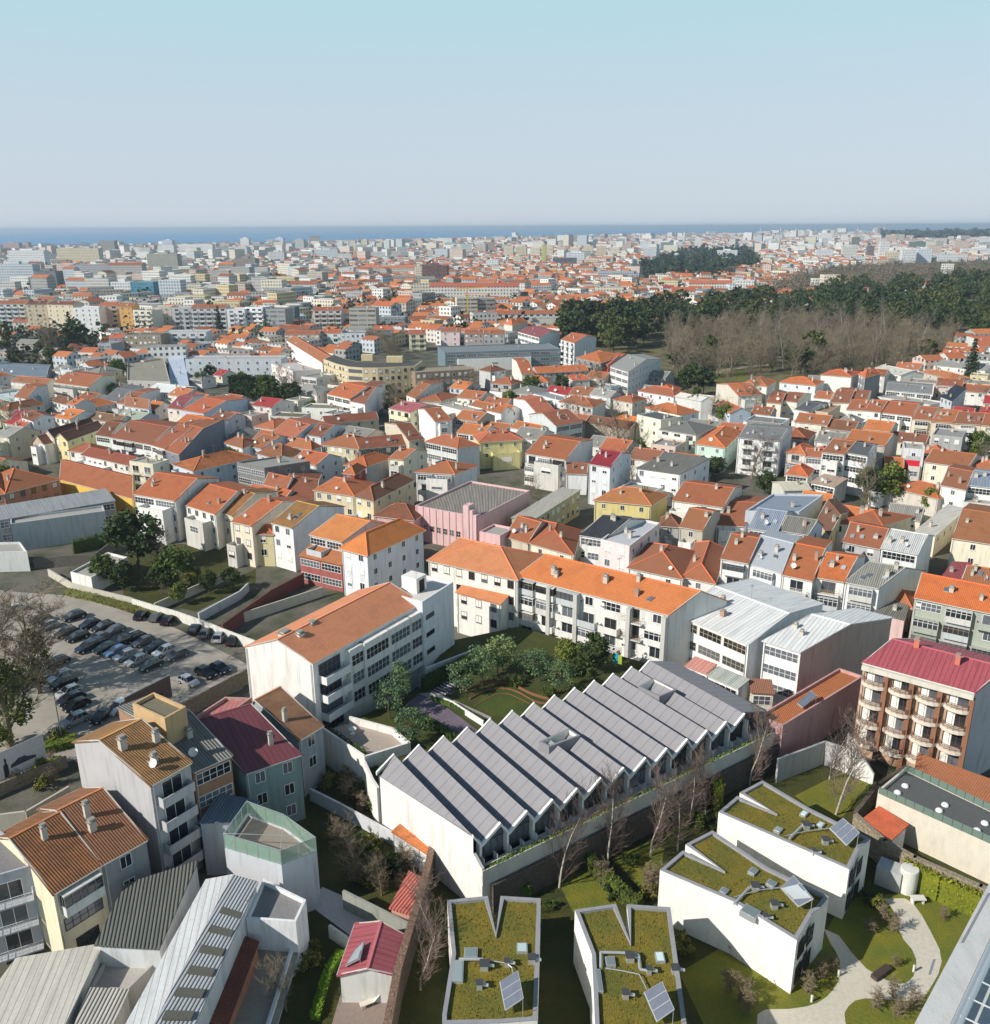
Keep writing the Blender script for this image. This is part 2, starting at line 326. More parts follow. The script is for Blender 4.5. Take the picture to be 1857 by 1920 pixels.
def facade(root, P, Q, z0, z1, st, wall, fr=WHT, FH=3.0):
    P, Q = Vector((P[0], P[1], 0)), Vector((Q[0], Q[1], 0)); d = Q - P; L = d.length
    if L < 2 or st == 'n': return
    d.normalize(); n = Vector((d.y, -d.x, 0)); mid = (P + Q) / 2
    if n.dot(CAMP - mid) < 0: return
    ang = math.atan2(d.y, d.x); nf = max(1, int((z1 - z0 + .4) / FH))
    for k in range(nf):
        zt = z1 - .45 - k * FH; zb = zt - 2.35
        if zb < z0 - .3: break
        s = st
        if st == 'm': s = 'g'
        if s == 'O':
            for i in range(4): put(root, 'round', P + d * (L * (i + .53) / 4) + n * .003 + Vector((0, 0, zb + .05)), ang, 3.5, 2.2, fr, (222, 206, 186))
            continue
        if s == 'w':
            nc = max(1, int(L / 2.5)); w = 1.0 if L / nc < 2.3 else 1.25
            for i in range(nc):
                put(root, random.choice(('blind', 'shade', 'win', 'win')), P + d * (L * (i + .5) / nc) + n * .002 + Vector((0, 0, zb + .85)), ang, w, 1.5, fr, wall)
        elif s == 's':
            nc = max(1, int(L / 4.2))
            for i in range(nc): put(root, 'win', P + d * (L * (i + .5) / nc) + n * .002 + Vector((0, 0, zb + .9)), ang, 1, 1.25, fr, wall)
        elif s == 'b':
            nc = max(1, round(L / 5.5)); w = L / nc - .5
            for i in range(nc): put(root, 'band', P + d * (L * (i + .5) / nc) + n * .002 + Vector((0, 0, zb + .75)), ang, w, 1.5, fr, wall)
        elif s in 'gB R'.replace(' ', ''):
            nc = max(1, int(L / (3.7 if st == 'm' else 4.4))); w = min(4.0, L / nc - .5)
            for i in range(nc):
                kk = dict(g='bay', B='balc', R='rail')[s]
                if st == 'm':
                    kk = random.choice(('bay', 'bay', 'bay', 'balc', 'balc', 'band', 'win', 'rail')); f2 = random.choice((fr, fr, WHT, (150, 130, 100), (120, 122, 124), BRN))
                    lo_ = .75 if kk in ('win', 'band') else .05
                    put(root, kk, P + d * (L * (i + .5) / nc) + n * .002 + Vector((0, 0, zb + lo_)), ang, 1.4 if kk == 'win' else w, 1.5 if lo_ > .5 else 2.2, f2, random.choice((wall, wall, (206, 204, 198), (190, 196, 198))))
                    if kk in ('win', 'band') and R() < .4: put(root, 'blind', P + d * (L * (i + .5) / nc - 1.6) + n * .004 + Vector((0, 0, zb + .85)), ang, .75, 1.0, fr, wall)
                    continue
                put(root, kk, P + d * (L * (i + .5) / nc) + n * .002 + Vector((0, 0, zb + (.85 if kk == 'win' else .05))), ang, w if kk != 'win' else 1.25, 2.2 if kk != 'win' else 1.5, fr, wall)
FOOT = []                                                  # footprints taken so far
CHM = {}
def chimney(roof, p, h=1.4, w=.55, col=(196, 186, 172), rz=-.55):
    k = (round(h, 1), round(w, 1), col)
    if k not in CHM:
        b = MB(); b.box(-w / 2, w / 2, -w * .4, w * .4, -.8, h, 0); b.box(-w * .62, w * .62, -w * .52, w * .52, h, h + .12, 1); b.box(-w * .35, w * .35, -w * .25, w * .25, h + .12, h + .34, 0)
        b.box(-w * .5, w * .5, -w * .4, w * .4, h + .342, h + .42, 1)
        CHM[k] = b.mesh('chimney', [mat('wall', col), mat('conc', (150, 146, 138))])
    return inst('chimney', CHM[k], roof, p, rz)
def aerial(roof, p):
    if 'aer' not in CHM:
        b = MB(); b.tube((0, 0, -.3), (0, 0, 2.6), .03, n=4); b.tube((-.6, 0, 2.4), (.6, 0, 2.5), .02, n=4)
        for i in range(6): x = -.5 + i * .2; b.tube((x, -.3, 2.43), (x, .3, 2.43), .012, n=3)
        CHM['aer'] = b.mesh('aerial', mat('metal', (150, 150, 150)))
    return inst('aerial', CHM['aer'], roof, p, U(0, 3))
def dish(roof, p, r=.5):
    if 'dish' not in CHM:
        b = MB(); b.tube((0, 0, -.3), (0, 0, .7), .04, n=5); k = []
        m = Matrix.Rotation(math.radians(55), 3, 'X')
        for j in range(5):
            rr = .5 * j / 4; 
            for i in range(14):
                t = i * math.pi / 7; k.append(m @ Vector((rr * math.cos(t), rr * math.sin(t), .55 * rr * rr)) + Vector((0, -.12, .7)))
        b0 = len(b.v); b.v += k
        for j in range(4):
            for i in range(14): q = (i + 1) % 14; b.f.append((b0 + j * 14 + i, b0 + j * 14 + q, b0 + j * 14 + 14 + q, b0 + j * 14 + 14 + i)); b.m.append(0)
        CHM['dish'] = b.mesh('dish', mat('plain', (225, 222, 215)))
    return inst('satellite_dish', CHM['dish'], roof, p, U(-.5, .8), (r * 2, r * 2, r * 2))
ORG, OLD, RED, GRY = ('tile', (214, 118, 74)), ('oldtile', (176, 108, 70)), ('seam', (176, 66, 72)), ('corr', (128, 126, 120))
def house(name, label, cat, A, B, C, z1, typ, rise=2.2, wall=(228, 225, 218), roof=ORG, st=('w', 'n', 'n'), z0=0.0, D=None, group=None,
          fr=WHT, ch=1, rf=.5, ov=.3, far=False, FH=3.0, ridge=True, chcol=(196, 186, 172), wallkind='wall'):
    A, B, C = [Vector((p[0], p[1], 0)) for p in (A, B, C)]; D = A + (C - B) if D is None else Vector((D[0], D[1], 0))
    FOOT.append((A, B, C, D)); cen = (A + B + C + D) / 4
    root = empty(name, (cen.x, cen.y, z0), label, cat, group)
    pts = [A, B, C, D]; Z = Vector((0, 0, 1)); up = lambda p, z: Vector((p.x, p.y, z))
    w = MB(); r = MB(); wm = mat('facade' if far else wallkind, wall)
    if typ == 'f':
        ins = offset(pts, .25); n = 4; zt = z1 + .55
        for i in range(4):
            j = (i + 1) % 4
            w.poly([up(pts[i], z0), up(pts[j], z0), up(pts[j], zt), up(pts[i], zt)]); w.poly([up(pts[i], zt), up(pts[j], zt), up(ins[j], zt), up(ins[i], zt)])
            w.poly([up(ins[i], zt), up(ins[j], zt), up(ins[j], z1), up(ins[i], z1)])
        w.poly([up(p, z0) for p in reversed(pts)])
        r.slab([up(p, z1 + .1) for p in offset(pts, .252)], .3, 0)
    else:
        if typ == 'e': a, b, c, d = B, C, D, A            # ridge runs away from AB
        else: a, b, c, d = A, B, C, D
        if typ in 'ge': M1 = up(b + (c - b) * rf, z1 + rise); M0 = up(a + (d - a) * rf, z1 + rise)
        body = [up(p, z1) for p in (a, b, c, d)]; low = [up(p, z0) for p in (a, b, c, d)]
        w.poly([low[0], low[1], body[1], body[0]]); w.poly([low[2], low[3], body[3], body[2]])
        if typ in 'ge':
            w.poly([low[1], low[2], body[2], M1, body[1]]); w.poly([low[3], low[0], body[0], M0, body[3]])
            e = (b - a).normalized() * (ov * .6)
            def sl(p, q, m0, m1):
                o0 = (p - m0); o1 = (q - m1); k0 = ov / max(.5, math.hypot(o0.x, o0.y)); k1 = ov / max(.5, math.hypot(o1.x, o1.y))
                return p + o0 * k0, q + o1 * k1
            u = Vector((0, 0, .1)); p, q = sl(body[0], body[1], M0, M1)
            r.slab([p - e + u, q + e + u, M1 + e + u, M0 - e + u], .16); p2, q2 = sl(body[3], body[2], M0, M1)
            r.slab([q2 + e + u, p2 - e + u, M0 - e + u - Z * .003, M1 + e + u - Z * .003], .16)
            if ridge:
                nn = (c - b).normalized() * .14; r.slab([M0 - e - nn + u * 1.6, M1 + e - nn + u * 1.6, M1 + e + nn + u * 1.6, M0 - e + nn + u * 1.6], .12, 1)
        elif typ == 's':
            t2, t3 = up(c, z1 + rise), up(d, z1 + rise); w.poly([low[1], low[2], t2, body[1]]); w.poly([low[3], low[0], body[0], t3]); w.poly([low[2], low[3], t3, t2])
            u = Vector((0, 0, .1)); x = (b - a).normalized() * ov * .5; y = (a - d).normalized() * ov; k = Z * (rise / max(1, (a - d).length) * ov)
            r.slab([body[0] - x + y - k + u, body[1] + x + y - k + u, t2 + x - y + k + u, t3 - x - y + k + u], .16)
        elif typ == 'h':
            w.poly([low[1], low[2], body[2], body[1]]); w.poly([low[3], low[0], body[0], body[3]])
            lx, ly = (b - a).length, (c - b).length; o = offset([a, b, c, d], -ov); sz = rise / (min(lx, ly) / 2) * ov; u = Vector((0, 0, .1 - sz))
            E_ = [up(p, z1) + u for p in o]
            if lx >= ly: i1 = min(ly / 2, lx * .49) / lx; r0 = up((a + d) / 2 + (b - a) * i1, z1 + rise + .1); r1 = up((b + c) / 2 - (b - a) * i1, z1 + rise + .1); F = [(0, 1, r1, r0), (1, 2, r1), (2, 3, r0, r1), (3, 0, r0)]
            else: i1 = min(lx / 2, ly * .49) / ly; r0 = up((a + b) / 2 + (c - b) * i1, z1 + rise + .1); r1 = up((d + c) / 2 - (c - b) * i1, z1 + rise + .1); F = [(0, 1, r0), (1, 2, r1, r0), (2, 3, r1), (3, 0, r0, r1)]
            for f in F: r.poly([E_[x] if isinstance(x, int) else x for x in f])
            r.poly([E_[3], E_[2], E_[1], E_[0]])
            if ridge:
                L_ = [(E_[0], r0), (E_[1], r1 if lx >= ly else r0), (E_[2], r1), (E_[3], r0 if lx >= ly else r1), (r0, r1)]
                for p, q in L_:
                    if (q - p).length > .3: r.tube(p + Z * .03, q + Z * .03, .11, n=4, mi=1, cap=False)
    if not far and typ in 'gesh':
        if typ in 'gse':
            for q_ in (([p, q], [q, M1 + e + u], [p, M0 - e + u], [p2, q2], [q2, M1 + e + u], [p2, M0 - e + u]) if typ in 'ge' else ()):
                a_, b_ = q_[0] + (Vector((0, 0, 0))), q_[1]; off_ = u * .4
                r.tube((a_ if a_ in (p, q, p2, q2) else a_) + off_ * .5, b_ + off_ * .5, .085, n=4, mi=2, cap=False)
        if typ == 'h':
            for i in range(4): r.tube(E_[i] - Z * .06, E_[(i + 1) % 4] - Z * .06, .08, n=4, mi=2, cap=False)
    wo = w.build('wall', wm, root)
    lc = tuple(min(255, int(x * 1.12 + 12)) for x in roof[1]); ro = r.build('roof', [mat(*roof), mat('flat', lc), mat('flat', (206, 202, 194))], root)
    if typ == 'g' and not far and (B - A).length > 5 and R() < .42:
        s0, s1 = up(A, z1), M0; sv = (s1 - s0); dn = (B - A).normalized(); nn_ = dn.cross(sv).normalized()
        for i in range(random.choice((1, 1, 2, 3))):
            o_ = s0 + dn * (B - A).length * U(.12, .85) + sv * U(.25, .6) + nn_ * .2; x_ = dn * .38; y_ = sv.normalized() * .55; k_ = MB(); k_.solid([o_ - x_ - y_ + nn_ * .08, o_ + x_ - y_ + nn_ * .08, o_ + x_ + y_ + nn_ * .08, o_ - x_ + y_ + nn_ * .08], [o_ - x_ - y_ - nn_ * .1, o_ + x_ - y_ - nn_ * .1, o_ + x_ + y_ - nn_ * .1, o_ - x_ + y_ - nn_ * .1], 1, 0); k_.build('rooflight', [mat('plain', (176, 172, 166)), mat('glass', (96, 104, 112))], ro)
    if not far:
        sa, sb, sc_ = (st + ('n', 'n', 'n'))[:3] if isinstance(st, tuple) else (st, 'n', 'n')
        facade(root, A, B, z0, z1, sa, wall, fr, FH); facade(root, B, C, z0, z1, sb, wall, fr, FH); facade(root, D, A, z0, z1, sc_, wall, fr, FH)
    if not far and cen.y < 270 and z1 - z0 > 4 and cat != 'shed' and typ != 'f':
        d_ = (B - A).normalized(); n_ = Vector((d_.y, -d_.x, 0)) * .12; k_ = MB()
        k_.tube(up(A + d_ * .25, z0) + n_, up(A + d_ * .25, z1 - .1) + n_, .06, n=5); k_.build('downpipe', mat('plain', (196, 194, 188)), root)
        if (B - A).length > 9: k_ = MB(); k_.tube(up(B - d_ * .3, z0) + n_, up(B - d_ * .3, z1 - .1) + n_, .06, n=5); k_.build('downpipe', mat('plain', (196, 194, 188)), root)
    if not far and cen.y > 168 and z1 > 4.5 and cat == 'house' and R() < .5:      # low extension with a roof terrace in front
        L_ = (B - A).length; d_ = (B - A).normalized(); n_ = Vector((d_.y, -d_.x, 0)); w0 = L_ * U(0, .35); w1 = w0 + L_ * U(.45, .65); dp = U(1.8, 3.4); hz_ = U(2.8, z1 - 1.4); k_ = MB(); A0 = Vector((A.x, A.y, z0))
        k_.obox(A0, d_, n_, w0, w1, .003, dp, 0, hz_, 0); k_.obox(A0, d_, n_, w0, w1, dp - .12, dp, hz_ + .002, hz_ + .9, 0); k_.obox(A0, d_, n_, w0, w0 + .12, .003, dp - .121, hz_ + .002, hz_ + .9, 0); k_.obox(A0, d_, n_, w1 - .12, w1, .003, dp - .121, hz_ + .002, hz_ + .9, 0)
        e_ = k_.build('extension', mat('wall', random.choice((wall, (232, 230, 226), (206, 202, 194)))), root); FOOT.append(tuple(A + d_ * a_ + n_ * b_ for a_, b_ in ((w0, dp), (w1, dp), (w1, 0), (w0, 0))))
        ang_ = math.atan2(d_.y, d_.x); put(root, random.choice(('band', 'shade', 'blind')), A + d_ * (w0 + w1) / 2 + n_ * (dp + .003) + Vector((0, 0, z0 + hz_ - 2.0)), ang_, min(3, (w1 - w0) * .7), 1.4, fr, wall)
    if ch and not far:
        for i in range(ch):
            if typ == 'f': p = up(A + (B - A) * U(.2, .8) + (D - A) * U(.3, .8), z1 + .1)
            elif typ in 'gsh': t = U(.25, .95) if typ != 'h' else U(.5, .9); p = up(A + (B - A) * U(.12, .88) + (D - A) * t * .5, z1 + rise * t * (.5 if typ == 's' else 1))
            else: p = up(A + (B - A) * U(.3, .7) + (D - A) * U(.2, .8), z1 + rise * .7)
            chimney(ro, p, U(.7, 1.3), U(.45, .8), chcol if R() < .78 else (178, 134, 112), math.atan2((B - A).y, (B - A).x))
        if R() < .45: aerial(ro, up(cen, z1 + (rise if typ != 'f' else .1)))
        if R() < .25: dish(ro, up(A + (B - A) * U(.2, .8) + (D - A) * .1, z1 + (rise * .2 if typ != 'f' else .1) + .1), U(.35, .6))
    root['h_'] = 0; del root['h_']
    return root, wo, ro
def sidewall(hs, A, B, C, z1, rise, col, z0=0.0):        # differently coloured render on the right-hand gable
    d = (C - B); d.z = 0; L = d.length; d.normalize(); n = Vector((d.y, -d.x, 0)) * .04; B0 = Vector((B.x, B.y, 0)); m = MB()
    f = [B0 + Vector((0, 0, z0)), B0 + d * L + Vector((0, 0, z0)), B0 + d * L + Vector((0, 0, z1)), B0 + d * (L / 2) + Vector((0, 0, z1 + rise)), B0 + Vector((0, 0, z1))]
    m.solid([p + n for p in f], [p + n * .05 for p in f]); m.build('side_wall', mat('wall', col), hs[0])
def H(label, pa, pb, pc, z1, typ='g', rise=2.2, mode='C', name='house', cat='house', **k):
    A, B = at(*pa, z1), at(*pb, z1)
    if isinstance(pc, (int, float)):
        d = (B - A).normalized(); C = B + Vector((-d.y, d.x, 0)) * pc
    elif mode == 'C': C = at(*pc, z1)
    elif mode == 'D': C = B + (at(*pc, z1) - A)
    elif mode == 'R': C = B + (at(*pc, z1 + rise) - B) / k.get('rf', .5)
    elif mode == 'L': C = B + (at(*pc, z1 + rise) - A) / k.get('rf', .5)
    elif mode == 'S': C = at(*pc, z1 + rise)
    C.z = 0; sd_ = k.pop('side', None)
    r_ = house(name, label, cat, A, B, C, z1, typ, rise, **k)
    if sd_: sidewall(r_, A, B, C, z1, rise, sd_)
    return r_
def sheet(name, pts, m, z=None, kind='structure'):
    b = MB(); pts = [Vector(p) for p in pts]
    if z is not None: pts = [Vector((p.x, p.y, z)) for p in pts]
    a = sum((pts[i].x * pts[(i + 1) % len(pts)].y - pts[(i + 1) % len(pts)].x * pts[i].y) for i in range(len(pts)))
    if a < 0: pts.reverse()
    b.poly(pts); o = b.build(name, m); o['kind'] = kind; return o
def polybox(name, label, cat, pts, z, wall, roof, z0=0.0):
    P_ = [Vector((p.x, p.y, 0)) for p in pts]; up = lambda p, zz: Vector((p.x, p.y, zz))
    if sum(P_[i].x * P_[(i + 1) % len(P_)].y - P_[(i + 1) % len(P_)].x * P_[i].y for i in range(len(P_))) < 0: P_.reverse()
    root = empty(name, sum(P_, Vector((0, 0, 0))) / len(P_), label, cat); w = MB(); ins = offset(P_, .2); zt = z + .4; n = len(P_)
    for i in range(n):
        j = (i + 1) % n; w.poly([up(P_[i], z0), up(P_[j], z0), up(P_[j], zt), up(P_[i], zt)]); w.poly([up(P_[i], zt), up(P_[j], zt), up(ins[j], zt), up(ins[i], zt)]); w.poly([up(ins[i], zt), up(ins[j], zt), up(ins[j], z), up(ins[i], z)])
    w.build('wall', mat('wall', wall), root); r = MB(); r.slab([up(p, z + .1) for p in ins], .3); r.build('roof', mat(*roof), root); FOOT.append(tuple(P_[:4])); return root
def wallrun(name, label, pts, h, th, m, z0=0.0, cap=None, cat='wall', tops=None):   # free-standing wall along a line
    root = empty(name, (pts[0][0], pts[0][1], z0), label, cat); b = MB(); c = MB()
    for i in range(len(pts) - 1):
        p, q = Vector((pts[i][0], pts[i][1], 0)), Vector((pts[i + 1][0], pts[i + 1][1], 0)); d = (q - p).normalized(); n = Vector((-d.y, d.x, 0)) * th / 2
        h0, h1 = (tops[i], tops[i + 1]) if tops else (h, h); e = d * (th * .45 if i else 0)
        a = [p - n - e, q - n, q + n, p + n - e]; hs = (h0, h1, h1, h0)
        b.solid([Vector((x.x, x.y, z0 + y)) for x, y in zip(a, hs)], [Vector((x.x, x.y, z0 - .3 - i * .01)) for x in a])
        if cap:
            n2 = n * 1.25; a = [p - n2 - e, q - n2, q + n2, p + n2 - e]
            c.solid([Vector((x.x, x.y, z0 + y + .08 + .004 * (i % 2))) for x, y in zip(a, hs)], [Vector((x.x, x.y, z0 + y + .001)) for x, y in zip(a, hs)])
    b.build('masonry', m, root)
    if cap: c.build('coping', cap, root)
    return root
# ================================================================ ground, sea
V = lambda x, y, z=0.0: Vector((x, y, z))
coast = [at('z', x, y) for x, y in ((-700, 466), (0, 460), (450, 454), (930, 447), (1350, 441), (1857, 435), (2500, 428))]
sheet('ground', [V(-900, -60), V(900, -60), coast[-1]] + coast[::-1][1:], mat('earth', (112, 108, 98)), 0.0)
def sea_mat():
    n = NT('sea_water'); p = n.pos(); a = n.noise(p, .004, 3); b = n.noise(p, .08, 3)
    n.bump(b, .6, .4); m = n.done(n.mix(a, (.03, .19, .40), (.05, .24, .47)), .45); return m
o = MB(); o.poly([V(-160000, 1500, -2), V(160000, 1500, -2), V(160000, 170000, -2), V(-160000, 170000, -2)]); o = o.build('sea', sea_mat()); o['kind'] = 'structure'
# ================================================================ saw-tooth roofed hall
E1, E2, SO = V(2.905, 1.985), V(9.1, -13.8), V(-12.0, 91.4)
def SP(k, s, z): p = SO + E1 * k + E2 * s; return V(p.x, p.y, z)
ZV, ZR, NT_ = 7.9, 9.5, 13
hall = empty('sawtooth_hall', SP(6, .5, 4), 'long white hall with a grey saw-tooth roof of parallel ridges', 'hall')
def zinc():
    n = NT('zinc_panels'); X = n.xyz(n.uv()); a = n.math('FRACT', n.math('MULTIPLY', X[1], 1 / .93)); b = n.math('GREATER_THAN', n.math('FRACT', n.math('MULTIPLY', X[0], 1 / 1.38)), .955)
    f = n.noise(n.uv(), .5, 4); x = n.mix(f, lin((150, 147, 150)), lin((134, 131, 134))); x = n.mix(b, x, (.12, .12, .13)); n.bump(b, .03, .5); return n.done(x, .6)
ZN = zinc(); WH = mat('wall', (236, 230, 222)); WP = mat('plain', (232, 229, 224)); GL = mat('glass', (44, 48, 52))
for k in range(NT_):
    b = MB(); th = .22; s0, s1 = -.03, 1.03
    if k == 0: b.slab([SP(-.68, .02, ZV), SP(-.005, 1.0, ZR - .02), SP(0, s1, ZR), SP(0, s0, ZR)], th)
    else: b.slab([SP(k - .68, s0, ZV), SP(k - .68, s1, ZV), SP(k, s1, ZR), SP(k, s0, ZR)], th)
    if k < NT_ - 1: b.slab([SP(k + .003, s0, ZR), SP(k + .003, s1, ZR), SP(k + .317, s1, ZV), SP(k + .317, s0, ZV)], th)
    else: b.slab([SP(k + .003, s0, ZR), SP(k + .003, s1 - .02, ZR), SP(k + 1.45, s1 - .02, ZV), SP(k + 1.45, s0, ZV)], th)
    b.build('roof_ridge', ZN, hall)
    t = MB()                                               # white verge trims front and back
    for sa, sb in ((-.047, -.032), (1.032, 1.05)):
        t = MB()
        if not (k == 0 and sa > 0): t.slab([SP(k - .69, sa, ZV + .1), SP(k - .69, sb, ZV + .1), SP(k, sb, ZR + .12), SP(k, sa, ZR + .12)], .42)
        if k < NT_ - 1: t.slab([SP(k + .004, sa, ZR + .12), SP(k + .004, sb, ZR + .12), SP(k + .31, sb, ZV + .1), SP(k + .31, sa, ZV + .1)], .42)
        if t.v: t.build('verge_trim', WP, hall)
    if 1 <= k:
        g = MB(); s = .985; FLZ = 5.3; a, c = k - .68, k + .32
        if k == NT_ - 1: c = k + 1.3
        g.poly([SP(a, s, 5.3), SP(c, s, 5.3), SP(c, s, ZV - .25), SP(k, s, ZR - .25), SP(a, s, ZV - .25)], 1)
        u = E2.normalized() * .06
        for f in (.25, .5, .75):
            x = a + (c - a) * f; zt = ZV - .25 + (ZR - ZV) * (f / .68 if f < .68 else (1 - f) / .32) - .1
            p = SP(x, s, 5.3); g.obox(p + u * .2, E1.normalized(), E2.normalized(), -.05, .05, 0, .07, 0, zt - 5.3, 0)
        p = SP(a, s, 5.3); q = (SP(c, s, 5.3) - p).length; g.obox(p + u * .2, E1.normalized(), E2.normalized(), .1, q - .1, .071, .14, 0, .12, 0); g.obox(p + u * .2, E1.normalized(), E2.normalized(), .1, q - .1, .071, .14, 1.9, 2.0, 0)
        cu = MB()                                          # drawn curtains just behind the glass
        g.build('gable_window', [mat('plain', (92, 96, 100)), GL], hall)
    if k < NT_:
        c = MB(); p = SP(k + .32, 1.0, 5.0); c.obox(p, E1.normalized(), E2.normalized(), -.14, .14, -.2, .5, 0, ZV - 4.9, 0); c.build('column', WP, hall)
        d = MB(); p = SP(k + .32, 1.0, 5.2); d.obox(p, E1.normalized(), E2.normalized(), -.05, .05, .52, 1.15, 0.003, 1.1, 0); d.build('balcony_divider', mat('plain', (214, 214, 212)), hall)
        if k < NT_ - 1: d = MB(); p = SP(k + .82, 1.0, 5.2); d.obox(p, E1.normalized(), E2.normalized(), -.04, .04, .3, 1.12, 0.003, .9, 0); d.build('balcony_divider', mat('plain', (190, 192, 190)), hall)
w = MB()                                                   # walls, floor deck, planter edge
Lb, Lf = SP(-.7, .02, 0), SP(.02, 1.04, 0)
w.poly([V(Lb.x, Lb.y, 0), V(Lf.x, Lf.y, 0), V(Lf.x, Lf.y, ZR - .25), V(Lb.x, Lb.y, ZV + .05)])
bk = [SP(-.7, .0, 3), SP(NT_ + .4, .0, 3)]; w.poly([bk[1], bk[0], V(bk[0].x, bk[0].y, ZV), V(bk[1].x, bk[1].y, ZV)])
w.poly([SP(NT_ + .42, 1, 0), SP(NT_ + .42, 0, 0), SP(NT_ + .42, 0, ZV - .2), SP(NT_ + .42, 1, ZV - .2)])
q0, q1 = SP(.1, 1.115, 0), SP(13.4, 1.115, 0); r0, r1 = SP(.05, 1.04, 0), SP(13.4, .9, 0)
w.prism([q0, q1, r1, r0], 0, 5.2)
w.solid([V(*x) for x in ((Lf.x, Lf.y, 7.2), (q0.x, q0.y, 5.9), (q0.x + .25, q0.y + .2, 5.9), (Lf.x + .25, Lf.y + .2, 7.2))], [V(*x) for x in ((Lf.x, Lf.y, 0), (q0.x, q0.y, 0), (q0.x + .25, q0.y + .2, 0), (Lf.x + .25, Lf.y + .2, 0))])
w.build('wall', WH, hall)
p = MB(); ed = E1.normalized(); en = E2.normalized(); L13 = (q1 - q0).length
p.obox(V(q0.x, q0.y, 5.2), ed, en, 0, L13, -.6, -.48, 0.003, .5); p.obox(V(q0.x, q0.y, 5.2), ed, en, 0, L13, 0.003, .13, -1.4, .5); p.build('planter_edge', mat('conc', (205, 202, 192)), hall)
so = MB(); so.obox(V(q0.x, q0.y, 5.2), ed, en, .1, L13 - .1, -.478, 0, .004, .4); so.build('planter_soil', mat('grass', (80, 96, 50)), hall)
def leaves(mb, box, n, size, seed=1, mi=0):               # loose leaves inside an oriented box (o, ux, uy, x0,x1,y0,y1,z0,z1)
    rr = random.Random(seed); o, ux, uy, x0, x1, y0, y1, z0, z1 = box
    for _ in range(n):
        c = Vector(o) + ux * rr.uniform(x0, x1) + uy * rr.uniform(y0, y1) + V(0, 0, rr.uniform(z0, z1)); s = size * rr.uniform(.6, 1.4)
        a = Vector((rr.gauss(0, 1), rr.gauss(0, 1), rr.gauss(0, 1))).normalized(); t = a.orthogonal().normalized() * s; u = a.cross(t)
        mb.poly([c - t, c + u * .6, c + t, c - u * .6], mi)
lf = MB(); leaves(lf, (V(q0.x, q0.y, 5.2), ed, en, .2, L13 - .2, -.55, .2, .3, .65), 2000, .12, 5); lf.build('planting', mat('leaf', (112, 132, 70)), hall)
def skybox(pts, glasscol, lab):                            # raised rooflight curb
    b = MB(); P4 = [V(p.x, p.y) for p in pts]; cc = sum(P4, V(0, 0)) / 4
    a = sum(P4[i].x * P4[(i + 1) % 4].y - P4[(i + 1) % 4].x * P4[i].y for i in range(4))
    if a < 0: P4.reverse()
    ins = offset(P4, .28); zt = 9.75; n = 4; up = lambda p, z: V(p.x, p.y, z)
    for i in range(4):
        j = (i + 1) % 4; b.poly([up(P4[i], 7.7), up(P4[j], 7.7), up(P4[j], zt), up(P4[i], zt)]); b.poly([up(P4[i], zt), up(P4[j], zt), up(ins[j], zt), up(ins[i], zt)]); b.poly([up(ins[j], zt), up(ins[i], zt), up(ins[i], 8.3), up(ins[j], 8.3)][::1], 1)
    b.poly([up(p, 8.4) for p in ins], 2)
    return b.build('rooflight', [mat('plain', (140, 138, 142)), mat('plain', (215, 215, 208)), mat('glass', glasscol)], hall)
skybox([at('k', 350, 735, 9.75), at('k', 570, 640, 9.75), at('k', 652, 692, 9.75), at('k', 425, 775, 9.75)], (110, 130, 132), '')
skybox([at('k', 1070, 335, 9.75), at('k', 1185, 275, 9.75), at('k', 1350, 360, 9.75), at('k', 1225, 410, 9.75)], (150, 150, 140), '')
FOOT.append((SP(-.7, -.05, 0), SP(0, 1.2, 0), SP(13.5, 1.2, 0), SP(13.5, -.05, 0)))
# ================================================================ white block of flats beside it
A, B, C = at('j', 0, 50, 14), at('j', 490, 172, 14), at('f', 1280, 1045, 14)
blk, bw, br = house('apartment_block', 'white apartment block with pale orange ribbed roof and glazed grid windows beside the car park', 'apartment block', A, B, C, 14, 'e', 2.3,
                    wall=(240, 234, 228), roof=('cleantile', (234, 136, 102)), st=('n', 'n', 'n'), ch=0, ov=.12, z0=0)
d = (C - B); d.z = 0; LB = d.length; d.normalize(); n = V(d.y, -d.x); ang = math.atan2(d.y, d.x)
for k in range(4):
    z = 14 - 3.15 - k * 2.85
    put(blk, 'band', B + d * 3.1 + n * .002 + V(0, 0, z - B.z + .25), ang, 4.2, 2.25, (120, 116, 112))
    b = MB(); o = V(B.x, B.y, z); b.obox(o, d, n, .9, 5.9, 0, 1.5, -.2, 0); b.obox(o, d, n, .9, 5.9, 1.38, 1.5, .002, .95); b.obox(o, d, n, .9, 1.0, .002, 1.379, .002, .95); b.obox(o, d, n, 5.8, 5.9, .002, 1.379, .002, .95)
    if k < 3: b.build('balcony', mat('wall', (232, 228, 226)), blk)
    if k < 3:
        for x0, w_, out in ((6.6, 2.5, 0.9), (9.3, 5.0, 1.25), (14.8, 4.6, 1.25), (19.8, 3.2, 1.25)):
            vb = MB(); vb.obox(V(B.x, B.y, z), d, n, x0 - .3, x0 + w_ + .3, .003, out, -.95 if k < 2 else -.9, 1.9 if k else 2.6); vb.build('bay_wall', WH, blk)
            put(blk, 'band', B + d * (x0 + w_ / 2) + n * (out + .003) + V(0, 0, z - B.z - .1), ang, w_, 1.75, (222, 220, 216))
for x0, w_ in ((6.8, 3), (20.2, 3)): put(blk, 'band', B + d * (x0 + w_ / 2) + n * .003 + V(0, 0, 4.2 - B.z), ang, w_, 1.9, (120, 116, 112))
